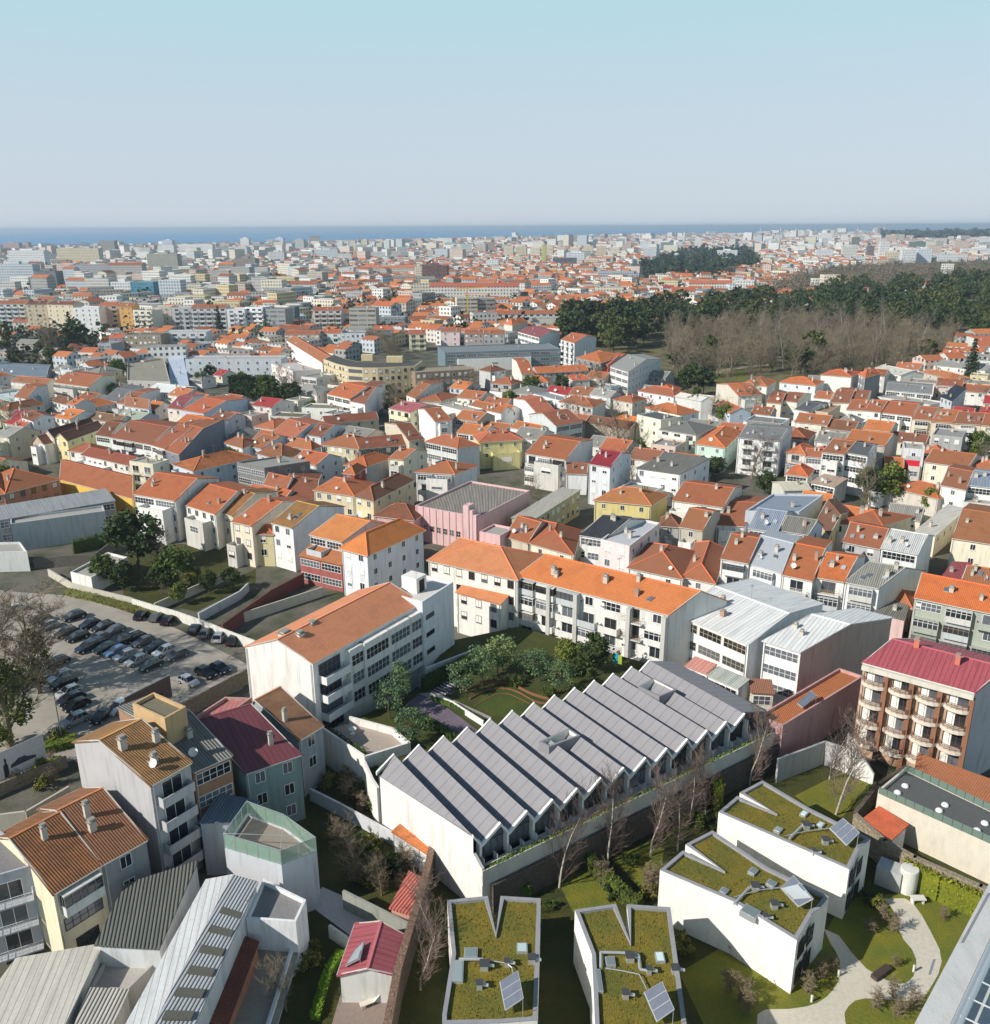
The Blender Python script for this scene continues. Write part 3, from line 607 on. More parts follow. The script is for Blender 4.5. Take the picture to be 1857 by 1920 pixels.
for (x, y), h, w_ in (((290, 1310), 1.0, 1.4), ((400, 1310), .9, 1.0), ((490, 1235), .9, 1.0)): chimney(br, at('f', x, y, 15.3), h, w_, (236, 230, 224), ang)
P1, P2, P3 = at('f', 1285, 1045, 15), at('f', 1510, 900, 15), at('f', 1110, 800, 15)
e2_, _, er = house('stair_block', 'white flat roofed end block with high parapet and dark roof door', 'apartment block', P1, P2, P2 + (P3 - P2) * .55, 14.6, 'f', wall=(226, 228, 232), roof=('flat', (214, 208, 202)), st=('n', 'n', 'n'), ch=0)
b = MB(); q = at('f', 1270, 960, 14.6); b.obox(q, d, n, -1.4, 1.2, -2.6, .4, .1, 2.6); b.obox(q, d, n, -.7, .6, .401, .46, .1, 2.1, 1); b.build('roof_hut', [WH, mat('plain', (60, 40, 34))], e2_)
for k in range(3): put(e2_, 'win', P1 + (P2 - P1) * .22 + V((P2 - P1).y, -(P2 - P1).x).normalized() * .004 + V(0, 0, -3.6 - k * 3 + .3), math.atan2((P2 - P1).y, (P2 - P1).x), 2.2, .75, DRK)
# ================================================================ walled terrace and court
tp = [at('j', 570, 665, 4.6), at('j', 875, 880, 4.6), at('j', 1175, 790, 4.6), at('j', 1060, 690, 4.6), at('j', 760, 600, 4.6)]
b = MB(); b.prism(tp, 0, 4.6); o = b.build('terrace', mat('flat', (176, 162, 150))); o['kind'] = 'structure'
wallrun('terrace_wall', 'low white parapet wall round the beige terrace below the white apartment block', [tp[0] + V(-.2, -.3), tp[1] + V(0, -.3), tp[2] + V(.3, 0), tp[3] + V(.2, .2), tp[4]], 5.6, .3, WH)
wallrun('garden_wall', 'tall white boundary wall stepping down from the terrace to the saw-tooth hall', [tp[1] + V(-.1, -.5), V(-15.2, 92.6), Lb + V(-.3, .3)], 5, .35, WH, tops=[5.0, 5.6, 6.2])
hb = MB(); td = (tp[1] - tp[0]); td.z = 0; TL_ = td.length; td.normalize(); leaves(hb, (V(tp[0].x, tp[0].y, 4.6), td, V(-td.y, td.x), .4, TL_ - .3, .1, .9, 0, .8), 900, .14, 3)
tag(hb.build('hedge', mat('leaf', (70, 92, 46))), 'low clipped hedge along the left edge of the beige terrace', 'hedge')
b = MB(); q = at('j', 780, 678, 4.6); b.lathe(q, [(.05, 0), (.35, .02), (.06, .06), (.05, .68), (.55, .7), (.55, .75)], 20); tag(b.build('table', WP), 'round white table standing alone on the beige terrace', 'table')
court = [V(-16.6, 97), V(-13.6, 90.6), V(27.5, 118.5), V(23, 126), V(4, 139), V(-8, 133.5), V(-11.6, 117), V(-19, 110.2), tp[3], tp[2]]
b = MB(); b.prism([court[0], court[1], court[2], court[3], court[4], court[5], court[6], court[7], tp[4], tp[3], tp[2]], -.2, 4.0); o = b.build('courtyard_ground', mat('grass', (66, 80, 42))); o['kind'] = 'structure'
def flat(name, t, pts, z, m): return sheet(name, [at(t, x, y, z) for x, y in pts], m, z)
flat('ramp_path', 'j', [(1160, 470), (1250, 400), (1345, 425), (1480, 500), (1700, 665), (1640, 730), (1520, 690), (1330, 570)], 4.05, mat('asphalt', (124, 112, 124)))
flat('paved_path', 'j', [(1250, 390), (1380, 375), (1790, 560), (1730, 600), (1345, 425)], 4.046, mat('flat', (168, 156, 150)))
flat('paved_bay', 'j', [(1350, 370), (1450, 300), (1530, 330), (1510, 405)], 4.042, mat('asphalt', (92, 88, 96)))
b = MB()
for i in range(7): p, q = at('j', 1350 + i * 22, 372 - i * 14 + 0, 4.05), at('j', 1440 + i * 16, 410 - i * 16, 4.05); b.tube(p, q, .05, n=4)
o = tag(b.build('cycle_rack', WP), 'row of pale hoops of a cycle rack on the dark paved bay in the court', 'cycle rack')
flat('lawn', 'k', [(-110, 480), (-60, 400), (40, 350), (150, 345), (300, 420), (400, 500), (330, 480), (230, 560), (120, 570), (0, 545)], 4.05, mat('grass', (72, 92, 44)))
for kk, pts in enumerate(([(-180, 360), (-60, 315), (60, 305), (160, 318), (300, 385), (450, 430)], [(-150, 420), (-20, 355), (110, 345), (210, 375), (330, 440), (440, 455)], [(-120, 470), (10, 400), (110, 378), (210, 415), (300, 460)])):
    P_ = [at('k', x, y, 4.3) for x, y in pts]; PP = []
    for i in range(len(P_) - 1):
        for j in range(4): t = j / 4; a0 = P_[max(0, i - 1)]; a1, a2 = P_[i], P_[i + 1]; a3 = P_[min(len(P_) - 1, i + 2)]; PP.append(.5 * ((2 * a1) + (a2 - a0) * t + (2 * a0 - 5 * a1 + 4 * a2 - a3) * t * t + (3 * a1 - a0 - 3 * a2 + a3) * t ** 3))
    wallrun('seat_step', ['uppermost', 'middle', 'lowest'][kk] + ' of three curved rust red seating steps round the small lawn', PP, .12 + .14 * (2 - kk), .14, mat('flat', (138, 96, 72)), 4.0, cat='seating step')
wallrun('ramp_wall', 'thin white curved wall along the purple ramp behind the saw-tooth hall', [at('j', 1345, 400, 4.6), at('j', 1500, 455, 4.6), at('j', 1730, 600, 4.6), at('j', 1640, 740, 4.2)][:3], .9, .18, WP, 4.0)
wallrun('court_wall', 'white wall closing the court behind the tall hedge', [at('j', 1310, 210, 5.5), at('j', 1660, 75, 5.5), at('j', 1800, 115, 5.5)], 1.7, .25, WP, 4.0)
# ================================================================ four houses with planted roofs
MOSS = mat('grass', (112, 114, 52)); COP = mat('conc', (150, 150, 154)); BOXW = mat('conc', (238, 234, 226)); METAL = mat('metal', (205, 208, 210))
PV = mat('glass', (88, 92, 104))
def pvmat():
    n = NT('collector'); X = n.xyz(n.uv()); n.b.inputs['Specular IOR Level'].default_value = .7
    return n.done(n.mix(n.noise(n.uv(), 1.2, 2), lin((112, 116, 130)), lin((90, 96, 112))), .3)
PVM = pvmat()
def collector(root, lo, hi, t, zl=6.9, zh=8.5, nn=3, name='solar_collector'):
    a, b_ = at(t, *lo[0], zl), at(t, *lo[1], zl); c, d_ = at(t, *hi[1], zh), at(t, *hi[0], zh)    # a-b low edge, d-c high edge
    m = MB(); g = lambda u, v: (a + (b_ - a) * u) * (1 - v) + (d_ + (c - d_) * u) * v
    m.slab([g(0, 0), g(1, 0), g(1, 1), g(0, 1)] if ((b_ - a).cross(d_ - a)).z > 0 else [g(0, 0), g(0, 1), g(1, 1), g(1, 0)], .12, 0)
    u = V(0, 0, .02)
    for i in range(nn):
        f0, f1 = i / nn + .012, (i + 1) / nn - .012; q = [g(f0, .03) + u, g(f1, .03) + u, g(f1, .97) + u, g(f0, .97) + u]
        m.poly(q if ((b_ - a).cross(d_ - a)).z > 0 else q[::-1], 1)
    for p in (g(.03, .97), g(.97, .97), g(.5, .97)): m.tube((p.x, p.y, zl - .6), p - V(0, 0, .1), .035, n=4)
    return m.build(name, [METAL, PVM], root)
def plantbox(label, pts, sky_, col, vents, pipes, thin, z=6.5, slope=1.0):
    P_ = [at(t, x, y, z) for t, x, y in pts]; P2_ = [V(p.x, p.y) for p in P_]
    if sum(P2_[i].x * P2_[(i + 1) % len(P2_)].y - P2_[(i + 1) % len(P2_)].x * P2_[i].y for i in range(len(P2_))) < 0: P2_.reverse()
    cen = sum(P2_, V(0, 0)) / len(P2_); root = empty('green_roof_house', cen, label, 'house', 'white box houses with planted roofs')
    FOOT.append(tuple(P2_[i] for i in (0, len(P2_) // 4, len(P2_) // 2, 3 * len(P2_) // 4)))
    n_ = len(P2_); ins = offset(P2_, .38); up = lambda p, zz: V(p.x, p.y, zz); w_ = MB(); c_ = MB(); m_ = MB()
    for i in range(n_):
        j = (i + 1) % n_; w_.poly([up(P2_[i], 0), up(P2_[j], 0), up(P2_[j], z - .08), up(P2_[i], z - .08)])
        c_.poly([up(P2_[i], z - .08), up(P2_[j], z - .08), up(P2_[j], z), up(P2_[i], z)]); c_.poly([up(P2_[i], z), up(P2_[j], z), up(ins[j], z), up(ins[i], z)]); c_.poly([up(ins[i], z), up(ins[j], z), up(ins[j], z - .6), up(ins[i], z - .6)])
    m_.poly([up(p, z - .3) for p in ins]); w_.build('wall', BOXW, root); c_.build('parapet_coping', COP, root); rf = m_.build('planted_roof', MOSS, root)
    lf_ = MB(); xs = [p.x for p in ins]; ys = [p.y for p in ins]; rr = random.Random(len(label)); cnt = 0
    def inside(x, y):
        c = False
        for i in range(n_):
            a, b = ins[i], ins[i - 1]
            if (a.y > y) != (b.y > y) and x < (b.x - a.x) * (y - a.y) / (b.y - a.y) + a.x: c = not c
        return c
    while cnt < 1100:
        x, y = rr.uniform(min(xs), max(xs)), rr.uniform(min(ys), max(ys))
        if inside(x, y): s = rr.uniform(.04, .10); a_ = rr.uniform(0, 6.3); dx, dy = math.cos(a_) * s, math.sin(a_) * s; lf_.poly([(x - dx, y - dy, z - .3), (x + dx, y + dy, z - .3), (x + dx * .3, y + dy * .3, z - .3 + s * 1.5)]); cnt += 1
    tag(lf_.build('sedum', mat('leaf', (116, 118, 50)), root), kind='stuff')
    dy = (P2_[0] - P2_[1]).normalized() if False else None
    for t, x0, y0, x1, y1 in sky_:
        s = MB(); c0, c1 = at(t, x0, y0, z), at(t, x1, y1, z); 
        if isinstance(col, tuple): ax = col[0]
        cx_, cy_ = (c0.x + c1.x) / 2, (c0.y + c1.y) / 2; hx, hy = abs(c1.x - c0.x) / 2, abs(c1.y - c0.y) / 2; an = col[1]; ux, uy = V(math.cos(an), math.sin(an)), V(-math.sin(an), math.cos(an))
        if an: hx *= .75; hy *= .75
        s.obox(V(cx_, cy_, z), ux, uy, -hx, hx, -hy, hy, -.6, -.002, 0); s.obox(V(cx_, cy_, z), ux, uy, -hx + .1, hx - .1, -hy + .1, hy - .1, 0, .03, 1); s.build('skylight', [METAL, mat('glass', (120, 132, 130))], root)
    lo, hi, t = col[0]; collector(root, lo, hi, t)
    for t, x, y, s_ in vents:
        s = MB(); q = at(t, x, y, z); s.obox(q, V(1, 0), V(0, 1), -s_, s_, -s_, s_, -.3, .35, 0); s.obox(q, V(1, 0), V(0, 1), -s_ - .08, s_ + .08, -s_ - .08, s_ + .08, .352, .42, 1); s.tube(q + V(s_ + .05, 0, .1), q + V(s_ + .55, -.1, .1), .14, n=8); s.build('roof_vent', [METAL, mat('plain', (70, 72, 76))], root)
    for L_, r_ in ((pipes, .13), (thin, .05)):
        for t, pl in L_:
            s = MB(); q = [at(t, x, y, z + .05) for x, y in pl]
            for i in range(len(q) - 1): s.tube(q[i], q[i + 1], r_, n=7)
            s.build('roof_pipe', METAL, root)
    return root
g1 = plantbox('white box house with V notched mossy roof beside the long dark old wall',
    [('n', 1465, 570), ('n', 1760, 540), ('n', 1820, 810), ('n', 1852, 540), ('o', 365, 558), ('o', 338, 1440), ('o', 50, 1462), ('n', 1430, 1470), ('n', 1430, 1400), ('n', 1500, 960)],
    [('o', 190, 880, 270, 945), ('n', 1590, 915, 1685, 985), ('n', 1510, 1005, 1580, 1160)], ((((65, 1165), (105, 1370)), ((200, 1080), (240, 1280)), 'o'), 0), [('n', 1735, 1050, .35), ('o', 120, 1030, .2), ('n', 1700, 1190, .25), ('o', 300, 1005, .3)],
    [('n', [(1550, 1000), (1725, 1000)])], [('n', [(1750, 1005), (1900, 1030), (1935, 1060), (1952, 1140)])])
g2 = plantbox('white box house with V notched mossy roof directly below the ragged diagonal hedge',
    [('o', 612, 640), ('o', 910, 597), ('o', 1015, 872), ('o', 990, 600), ('o', 1305, 622), ('o', 1430, 1520), ('o', 760, 1520), ('o', 750, 1250), ('o', 735, 960)],
    [('o', 1190, 945, 1270, 1015), ('o', 830, 980, 910, 1045), ('o', 755, 1070, 820, 1235)], ((((1112, 1240), (1205, 1452)), ((1245, 1160), (1335, 1362)), 'o'), 0), [('o', 1012, 990, .35), ('o', 1150, 1085, .2), ('o', 980, 1260, .25), ('o', 1340, 1080, .3)],
    [('o', [(800, 1060), (800, 950), (1010, 955), (1075, 970), (1085, 1075), (1150, 1085)])], [('o', [(830, 1065), (960, 1085), (1080, 1110), (1135, 1220)])])
g3 = plantbox('nearer of two slanting white box houses, its brown green roof carrying solar panels',
    [('o', 1230, 350), ('o', 1395, 210), ('o', 1685, 352), ('o', 1415, 165), ('o', 1610, 65), ('p', 240, 330), ('p', 688, 545), ('p', 612, 640), ('p', 575, 655), ('p', 455, 860), ('p', 0, 580)],
    [('p', 90, 325, 185, 390), ('p', 215, 415, 325, 480), ('o', 1650, 470, 1740, 530), ('p', 20, 600, 215, 700)], ((((335, 480), (465, 618)), ((430, 390), (575, 560)), 'p'), -.75), [('p', 150, 480, .35), ('p', 290, 610, .3), ('p', 225, 700, .2)],
    [('p', [(0, 600), (110, 480)])], [('p', [(0, 550), (170, 500), (330, 480)])])
g4 = plantbox('farther of two slanting white box houses with mossy roof, nearest the birch lawn',
    [('k', 1655, 1245), ('k', 1790, 1130), ('l', 300, 1255), ('l', 40, 1105), ('l', 205, 1018), ('l', 540, 1215), ('p', 990, 125), ('p', 950, 160), ('p', 915, 180), ('p', 835, 345)],
    [('l', 465, 1230, 550, 1280), ('l', 585, 1310, 670, 1360), ('l', 275, 1345, 365, 1400)], ((((690, 1365), (815, 1490)), ((790, 1290), (910, 1395)), 'l'), -.75), [('l', 520, 1350, .35), ('p', 660, 145, .3), ('p', 580, 225, .2)],
    [('l', [(400, 1440), (500, 1340)])], [('l', [(370, 1420), (530, 1385), (690, 1365)])])
def boxwin(root, t, a, b_, z0_, w_, h_, zr=6.5):           # dark recess-like window on the shaded end wall, between two roof-edge points
    A_, B_ = at(t, *a, zr), at(t, *b_, zr); d_ = (B_ - A_).normalized(); n_ = V(d_.y, -d_.x)
    for f in (.28, .68):
        for zz in z0_: put(root, 'band', A_ + (B_ - A_) * f + n_ * .004 + V(0, 0, zz - zr), math.atan2(d_.y, d_.x), w_, h_, DRK)
boxwin(g3, 'p', (455, 860), (612, 640), (.6, 3.6), 1.6, 2.0); boxwin(g4, 'p', (835, 345), (960, 165), (.6, 3.6), 1.6, 2.0)
# ================================================================ houses traced one by one
CRM, BEI, GRW, BLW, PNK, YEL = (232, 222, 196), (206, 194, 170), (176, 176, 176), (206, 212, 222), (222, 186, 180), (222, 206, 152)
DOR, BRO = ('tile', (196, 98, 62)), ('oldtile', (150, 92, 66))
LOR = ('tile', (226, 134, 92)); RDS = ('seam', (156, 80, 82)); WSE = ('seam', (226, 226, 224)); SLT = ('flat', (92, 94, 98)); FGR = ('flat', (170, 166, 158)); GRL = ('corr', (168, 166, 160)); BLU = ('seam', (140, 150, 164))
def AP(*a, **k): k.setdefault('cat', 'apartment block'); k.setdefault('name', 'apartment_block'); return H(*a, **k)
def SH(*a, **k): k.setdefault('cat', 'shed'); k.setdefault('name', 'shed'); k.setdefault('ch', 0); return H(*a, **k)
# ---- near left
b1 = AP('tall apartment block with a yellow lichened roof and blank pale grey side wall, bottom left', ('i', 1090, 1050), ('i', 1380, 885), ('i', 540, 740), 14, 'g', 2.3, 'D', wall=(182, 180, 182), roof=('oldtile', (182, 134, 80)), st=('B', 'n', 'n'), rf=.6, ch=3)
AP('narrow block with dark corrugated roof and glazed upper floors above a rust brown band', ('i', 1400, 955), ('i', 1675, 835), ('i', 1100, 625), 12.0, 'g', 1.6, 'L', wall=(168, 120, 88), roof=GRY, st=('b', 'n', 'n'), ch=1)
H('ochre lift tower with flat mossy roof on the yellow roofed apartment block', ('i', 965, 490), ('i', 1200, 600), ('i', 1355, 512), 16.2, 'f', z0=13, wall=(206, 168, 116), roof=('flat', (120, 116, 96)), st='n', ch=0, name='roof_tower', cat='roof tower')
teal = H('teal green house with maroon ribbed metal roof and white framed windows, in shade', ('i', 1780, 965), ('j', 400, 830), ('j', 35, 470), 9.2, 'g', 2, 'R', rf=.84, wall=(120, 150, 150), roof=('seam', (118, 66, 72)), st=('w', 'w', 'n'))
H('old house with mossy brown tiles under the white block\'s tall blank gable', ('j', 385, 725), ('j', 560, 620), ('j', 250, 345), 8.5, 'g', 2, 'R', rf=.85, wall=(150, 160, 168), roof=('oldtile', (160, 116, 84)), st=('w', 'n', 'n'), ch=1)
SH('pale red metal roofed annexe behind the maroon roofed teal house', ('i', 1400, 592), ('i', 1600, 600), ('i', 1830, 445), 9, 'f', wall=(196, 150, 140), roof=('seam', (190, 126, 122)), st='n')
H('cream house with brown ribbed tile roof and small chimney, left foreground', ('m', 385, 520), ('m', 735, 310), ('m', 80, 125), 9, 'g', 2.3, 'L', rf=.62, wall=(232, 220, 184), roof=('oldtile', (160, 104, 66)), st=('m', 'n', 'n'), ch=1, fr=DRK)
H('grey rear half of the brown tiled pair, with skylight and tall stone chimney', ('m', 738, 309), ('m', 1060, 130), ('i', 740, 1082), 9, 'g', 2.3, 'R', rf=.62, wall=(150, 148, 150), roof=('oldtile', (172, 112, 70)), st=('w', 'n', 'n'), ch=2)
H('blue grey plastered house with flat felt roof and laundry balconies, at the left edge', ('m', -260, 500), ('m', 345, 322), ('m', 0, 92), 9.3, 'f', wall=(176, 180, 190), roof=('flat', (128, 126, 128)), st=('R', 'n', 'n'), ch=0)
SH('shed with dark ribbed roof and white gable wall between the workshops, bottom left', ('m', 705, 885), ('m', 1155, 910), ('m', 1430, 330), 6, 's', .5, D=at('m', 915, 505, 6), wall=(214, 216, 218), roof=('corr', (104, 104, 98)), st='n')
SH('wide workshop with pale seamed roof filling the bottom left corner', ('m', -260, 1520), ('m', 455, 1500), ('m', 735, 930), 4.8, 's', .4, D=at('m', 120, 1040, 4.8), wall=(206, 204, 196), roof=('seam', (206, 200, 188)), st='n')
SH('small lean-to with pale corrugated roof at the bottom edge, beside the concrete terrace', ('m', 540, 1520), ('m', 800, 1520), ('m', 925, 1255), 4.4, 's', .2, D=at('m', 648, 1240, 4.4), wall=(180, 176, 168), roof=('corr', (176, 172, 162)), st='n')
SH('flat concrete terrace between the dark ribbed shed and the pale lean-to', ('m', 655, 1240), ('m', 925, 1262), ('m', 1160, 1030), 3.2, 'f', D=at('m', 775, 1015, 3.2), wall=(186, 180, 172), roof=('flat', (182, 176, 168)), st='n', name='terrace_building', cat='building')
SH('long workshop slope of white sheeting left of the glazed strips, bottom left', ('m', 900, 1520), ('m', 1100, 1520), ('m', 1690, 430), 6.2, 's', .5, D=at('m', 1500, 470, 6.2), wall=(214, 212, 206), roof=('seam', (222, 222, 220)), st='n')
ws = SH('long workshop roof of grey translucent sheeting in alternating strips', ('m', 1106, 1520), ('m', 1385, 1520), ('m', 1860, 480), 6.6, 's', .4, D=at('m', 1694, 428, 6.6), wall=(214, 214, 214), roof=('corr', (158, 162, 166)), st='n')
b = MB(); q = [at('m', 1130, 1480, 7), at('m', 1380, 1480, 7), at('m', 1850, 500, 7.05), at('m', 1700, 440, 7.05)]
for i in range(7):
    f0 = .04 + i / 7; f1 = f0 + .05; g = lambda u, v: (q[0] + (q[3] - q[0]) * v) * (1 - u) + (q[1] + (q[2] - q[1]) * v) * u
    b.slab([g(.06, f0), g(.94, f0), g(.94, f1), g(.06, f1)], .25)
b.build('roof_panel', mat('flat', (92, 92, 84)), ws[0])
SH('narrow dark red tiled lean-to along the concrete yard, bottom edge', ('m', 1480, 1520), ('m', 1630, 1520), ('m', 1870, 930), 3.6, 's', .6, D=at('m', 1735, 868, 3.6), wall=(190, 120, 90), roof=('tile', (130, 62, 50)), st='n')
SH('white flat topped outbuilding with grey felt roof and blue door, above the concrete yard', ('n', 10, 735), ('n', 370, 762), ('n', 445, 600), 5.4, 'f', D=at('n', 135, 448, 5.4), wall=(232, 232, 234), roof=('flat', (136, 134, 134)), st='n')
gh = [polybox('house', 'white building topped by a roof terrace fenced with green glass screens', 'house', [at('n', x, y, 7) for x, y in ((265, 330), (522, 232), (292, 62), (20, -40), (-147, 205))], 7, (200, 202, 208), ('flat', (150, 140, 128)))]
SH('blue grey corrugated porch roof behind the green glass terrace, in shade', ('z', 376, 1541), ('z', 438, 1538), ('z', 484, 1512), 7.2, 's', .4, D=at('z', 412, 1496, 7.2), wall=(176, 182, 190), roof=('corr', (110, 122, 136)), st='n')
b = MB(); c = MB(); ring = [at('n', x, y, 7.45) for x, y in ((-145, 195), (265, 318), (518, 222), (292, 55), (22, -45))]
for i in range(5):
    p, r_ = ring[i], ring[(i + 1) % 5]; L_ = (r_ - p).length; d_ = (r_ - p).normalized(); k = int(L_ / 1.3)
    for j in range(k): a_ = p + d_ * (L_ * j / k); e_ = p + d_ * (L_ * (j + 1) / k); c.tube(a_, a_ + V(0, 0, 1.9), .045, n=4); b.obox(V(a_.x, a_.y, 7.45), d_, V(-d_.y, d_.x), .06, (e_ - a_).length - .06, -.015, .015, .05, 1.75)
    c.tube(p + V(0, 0, 1.85), r_ + V(0, 0, 1.85), .04, n=4)
c.tube(ring[0] + V(0, 0, 1.9), ring[2] + V(0, 0, 1.9), .035, n=4); c.tube(ring[1] + V(0, 0, 1.9), ring[3] + V(0, 0, 1.9), .035, n=4)
b.build('glass_screen', mat('screen', (150, 178, 160)), gh[0]); c.build('screen_frame', METAL, gh[0])
SH('small red metal roofed hut with pale rooflight strips against the old stone wall', ('n', 690, 1112), ('n', 1095, 1115), ('n', 1160, 830), 3.4, 'e', .8, D=at('n', 815, 745, 3.4), wall=(226, 222, 214), roof=('seam', (170, 92, 98)), st='n')
collector(bpy.data.objects['shed.009'] if 'shed.009' in bpy.data.objects else gh[0], ((725, 1050), (790, 935)), ((835, 995), (868, 862)), 'n', 3.9, 4.6, 2)
SH('salmon ribbed shelter roof on the upper side of the old stone wall', ('n', 1060, 622), ('n', 1200, 668), ('n', 1290, 450), 3, 's', .3, D=at('n', 1190, 395, 3), wall=(200, 150, 130), roof=('corr', (196, 110, 96)), st='n')
hut = SH('little garden hut with bright orange roof against the white hall\'s boundary wall', ('n', 1080, 70), ('n', 1335, 232), ('n', 1372, 110), 3.2, 's', .4, D=at('n', 1180, 0, 3.2), wall=(228, 226, 222), roof=('tile', (220, 116, 66)), st='n')
sheet('yard_floor', [at('n', x, y, .06) for x, y in ((455, 600), (560, 475), (720, 545), (1170, 800), (1150, 840), (770, 835))], mat('flat', (206, 200, 196)), .06)
sheet('yard_floor', [at('m', x, y, 2.2) for x, y in ((1640, 1520), (1860, 880), (2180, 900), (2000, 1520))], mat('flat', (156, 148, 132)), 2.2)
sheet('patio', [at('n', x, y, .06) for x, y in ((620, 1500), (700, 1230), (1060, 1240), (1010, 1500))], mat('flat', (150, 134, 124)), .06)
# ---- street of houses beyond the car park
H('salmon walled school wing with broad orange hipped roof, left edge above the car park', ('e', 40, 250), ('e', 430, 150), 15, 8, 'h', 3.5, wall=(216, 136, 104), roof=('tile', (210, 112, 66)), st=('w', 'n', 'n'), fr=(96, 104, 70), ch=1)
H('orange roofed wing running off the left edge beside the salmon school wing', ('e', -260, 270), ('e', 36, 250), 14, 8, 'h', 3.5, wall=(216, 136, 104), roof=('tile', (210, 112, 66)), st=('w', 'n', 'n'), ch=0)
H('long building with yellow ochre wall and dark orange roof behind the grey school', ('e', 432, 148), ('e', 966, 290), ('e', 962, 135), 6.5, 'g', 2.6, 'R', wall=(240, 190, 66), roof=('tile', (176, 92, 62)), st='n', ch=0)
H('modern grey school block with flat roof and strip of dark windows above a hedge', ('e', 80, 490), ('e', 765, 395), 5, 6.2, 'f', wall=(186, 188, 192), roof=FGR, st=('n', 'n', 'n'), ch=0, name='school_building', cat='school')
H('long grey metal roofed school hall behind the flat roofed school block', ('e', -200, 480), ('e', 835, 305), 9, 6.8, 's', .8, wall=(150, 152, 158), roof=('seam', (156, 158, 160)), st=('b', 'n', 'n'), ch=0, name='school_building', cat='school')
H('low white school annexe with yellow rimmed flat roof, left edge', ('e', -200, 700), ('e', 200, 690), ('e', 150, 620), 4, 'f', wall=(222, 222, 220), roof=FGR, st=('n', 'n', 'n'), ch=0, name='school_building', cat='school')
SH('low grey flat roofed shed with white end wall among the gardens by the car park', ('e', 515, 840), ('e', 665, 880), ('e', 930, 730), 3.2, 'f', wall=(232, 230, 224), roof=FGR, st='n')
H('white three storey house with rows of small panes and orange roof terrace', ('e', 972, 255), ('e', 1272, 305), ('e', 1430, 145), 10, 'g', 2.6, 'R', wall=(236, 230, 224), roof=DOR, st=('b', 'n', 'n'), ch=2)
H('white house with orange roof right of the small paned white house', ('e', 1345, 335), ('e', 1565, 402), ('e', 1722, 240), 8.6, 'g', 2.3, 'R', wall=(230, 226, 218), roof=DOR, st=('w', 'n', 'n'))
H('narrow house with golden brown roof, its gable partly plastered over, above the gardens', ('e', 1600, 385), ('e', 1690, 415), ('e', 1850, 255), 8, 'g', 2.3, 'R', wall=(216, 208, 190), roof=('oldtile', (182, 122, 72)), st=('w', 'n', 'n'))
H('cream house with tall narrow windows in threes and plain orange roof, over the gardens', ('e', 1685, 455), ('f', 48, 486), ('f', 270, 315), 9.6, 'g', 2.4, 'R', wall=(236, 222, 196), roof=DOR, st=('w', 'n', 'n'), fr=BRN)
H('small yellow walled bay house with hipped brown roof below the lichened roof', ('f', 48, 545), ('f', 205, 548), 5, 7.4, 'h', 1.2, wall=(232, 214, 160), roof=DOR, st=('w', 'w', 'n'), ch=0)
H('white house with yellow lichened tile roof between two taller neighbours, terrace below', ('f', 192, 462), ('f', 345, 502), ('f', 532, 345), 10, 'g', 2.4, 'R', wall=(232, 230, 228), roof=('oldtile', (190, 138, 66)), st=('w', 'n', 'n'), ch=1)
H('house with twin shades of orange roof and skylight left of the grey corner villa', ('f', 470, 548), ('f', 705, 602), ('f', 905, 455), 9.4, 'g', 2.6, 'R', wall=(196, 200, 204), roof=('cleantile', (216, 122, 72)), st=('b', 'n', 'n'), ch=0)
SH('low orange lean-to roof over a red and grey ground floor facing the gardens', ('f', 395, 700), ('f', 700, 768), 3.2, 6, 's', 1.0, wall=(170, 84, 76), roof=('tile', (216, 118, 72)), st=('b', 'n', 'n'))
H('pale corner villa with many hips, bow window and orange roof, left of the pink cinema', ('f', 700, 640), ('f', 885, 690), ('f', 1290, 512), 10.3, 'h', 2.6, wall=(222, 224, 230), roof=('cleantile', (222, 120, 66)), st=('w', 's', 'n'), ch=0, ov=.5)
cin = H('pink former cinema with ribbed front wall and stepped tower, grey sheet roof', ('f', 1235, 355), ('f', 1690, 440), 24, 8, 'f', wall=(222, 178, 178), roof=('corr', (150, 142, 132)), st='n', ch=0, name='cinema', cat='cinema')
b = MB(); A_, B_ = at('f', 1235, 355, 8), at('f', 1690, 440, 8); d_ = (B_ - A_).normalized(); n_ = V(d_.y, -d_.x); L_ = (B_ - A_).length; A0 = V(A_.x, A_.y)
for i in range(8): b.obox(A0, d_, n_, L_ * (i + .2) / 9.5 - .1, L_ * (i + .2) / 9.5 + .1, 0, .12, 0, 8.5)
b.build('pilaster', mat('wall', (210, 164, 164)), cin[0]); b = MB()
for x0, x1, h, dd in ((-1.7, -.3, 11.0, .8), (-.3, .6, 10.0, .6), (.6, 1.5, 9.0, .5)): b.obox(A0 + d_ * (L_ * .9), d_, n_, x0, x1, -1.5, dd, 0, h)
b.build('stepped_tower', mat('wall', (224, 182, 182)), cin[0])
for i in range(6): put(cin[0], 'band', A_ + d_ * (L_ * (i + 1.55) / 9.5) + n_ * .01 + V(0, 0, -5.2), math.atan2(d_.y, d_.x), 1.25, 1.5, (214, 190, 180))
H('low pink wing with shallow arch right of the cinema\'s stepped tower', ('f', 1700, 545), ('g', 70, 575), 6, 6.5, 'f', wall=(228, 178, 178), roof=FGR, st='n', ch=0)
H('brown hip roofed house tucked against the pink cinema\'s left side', ('f', 940, 412), ('f', 1225, 445), 8, 6.4, 'h', 2.2, wall=(220, 170, 168), roof=BRO, st='n', ch=0)
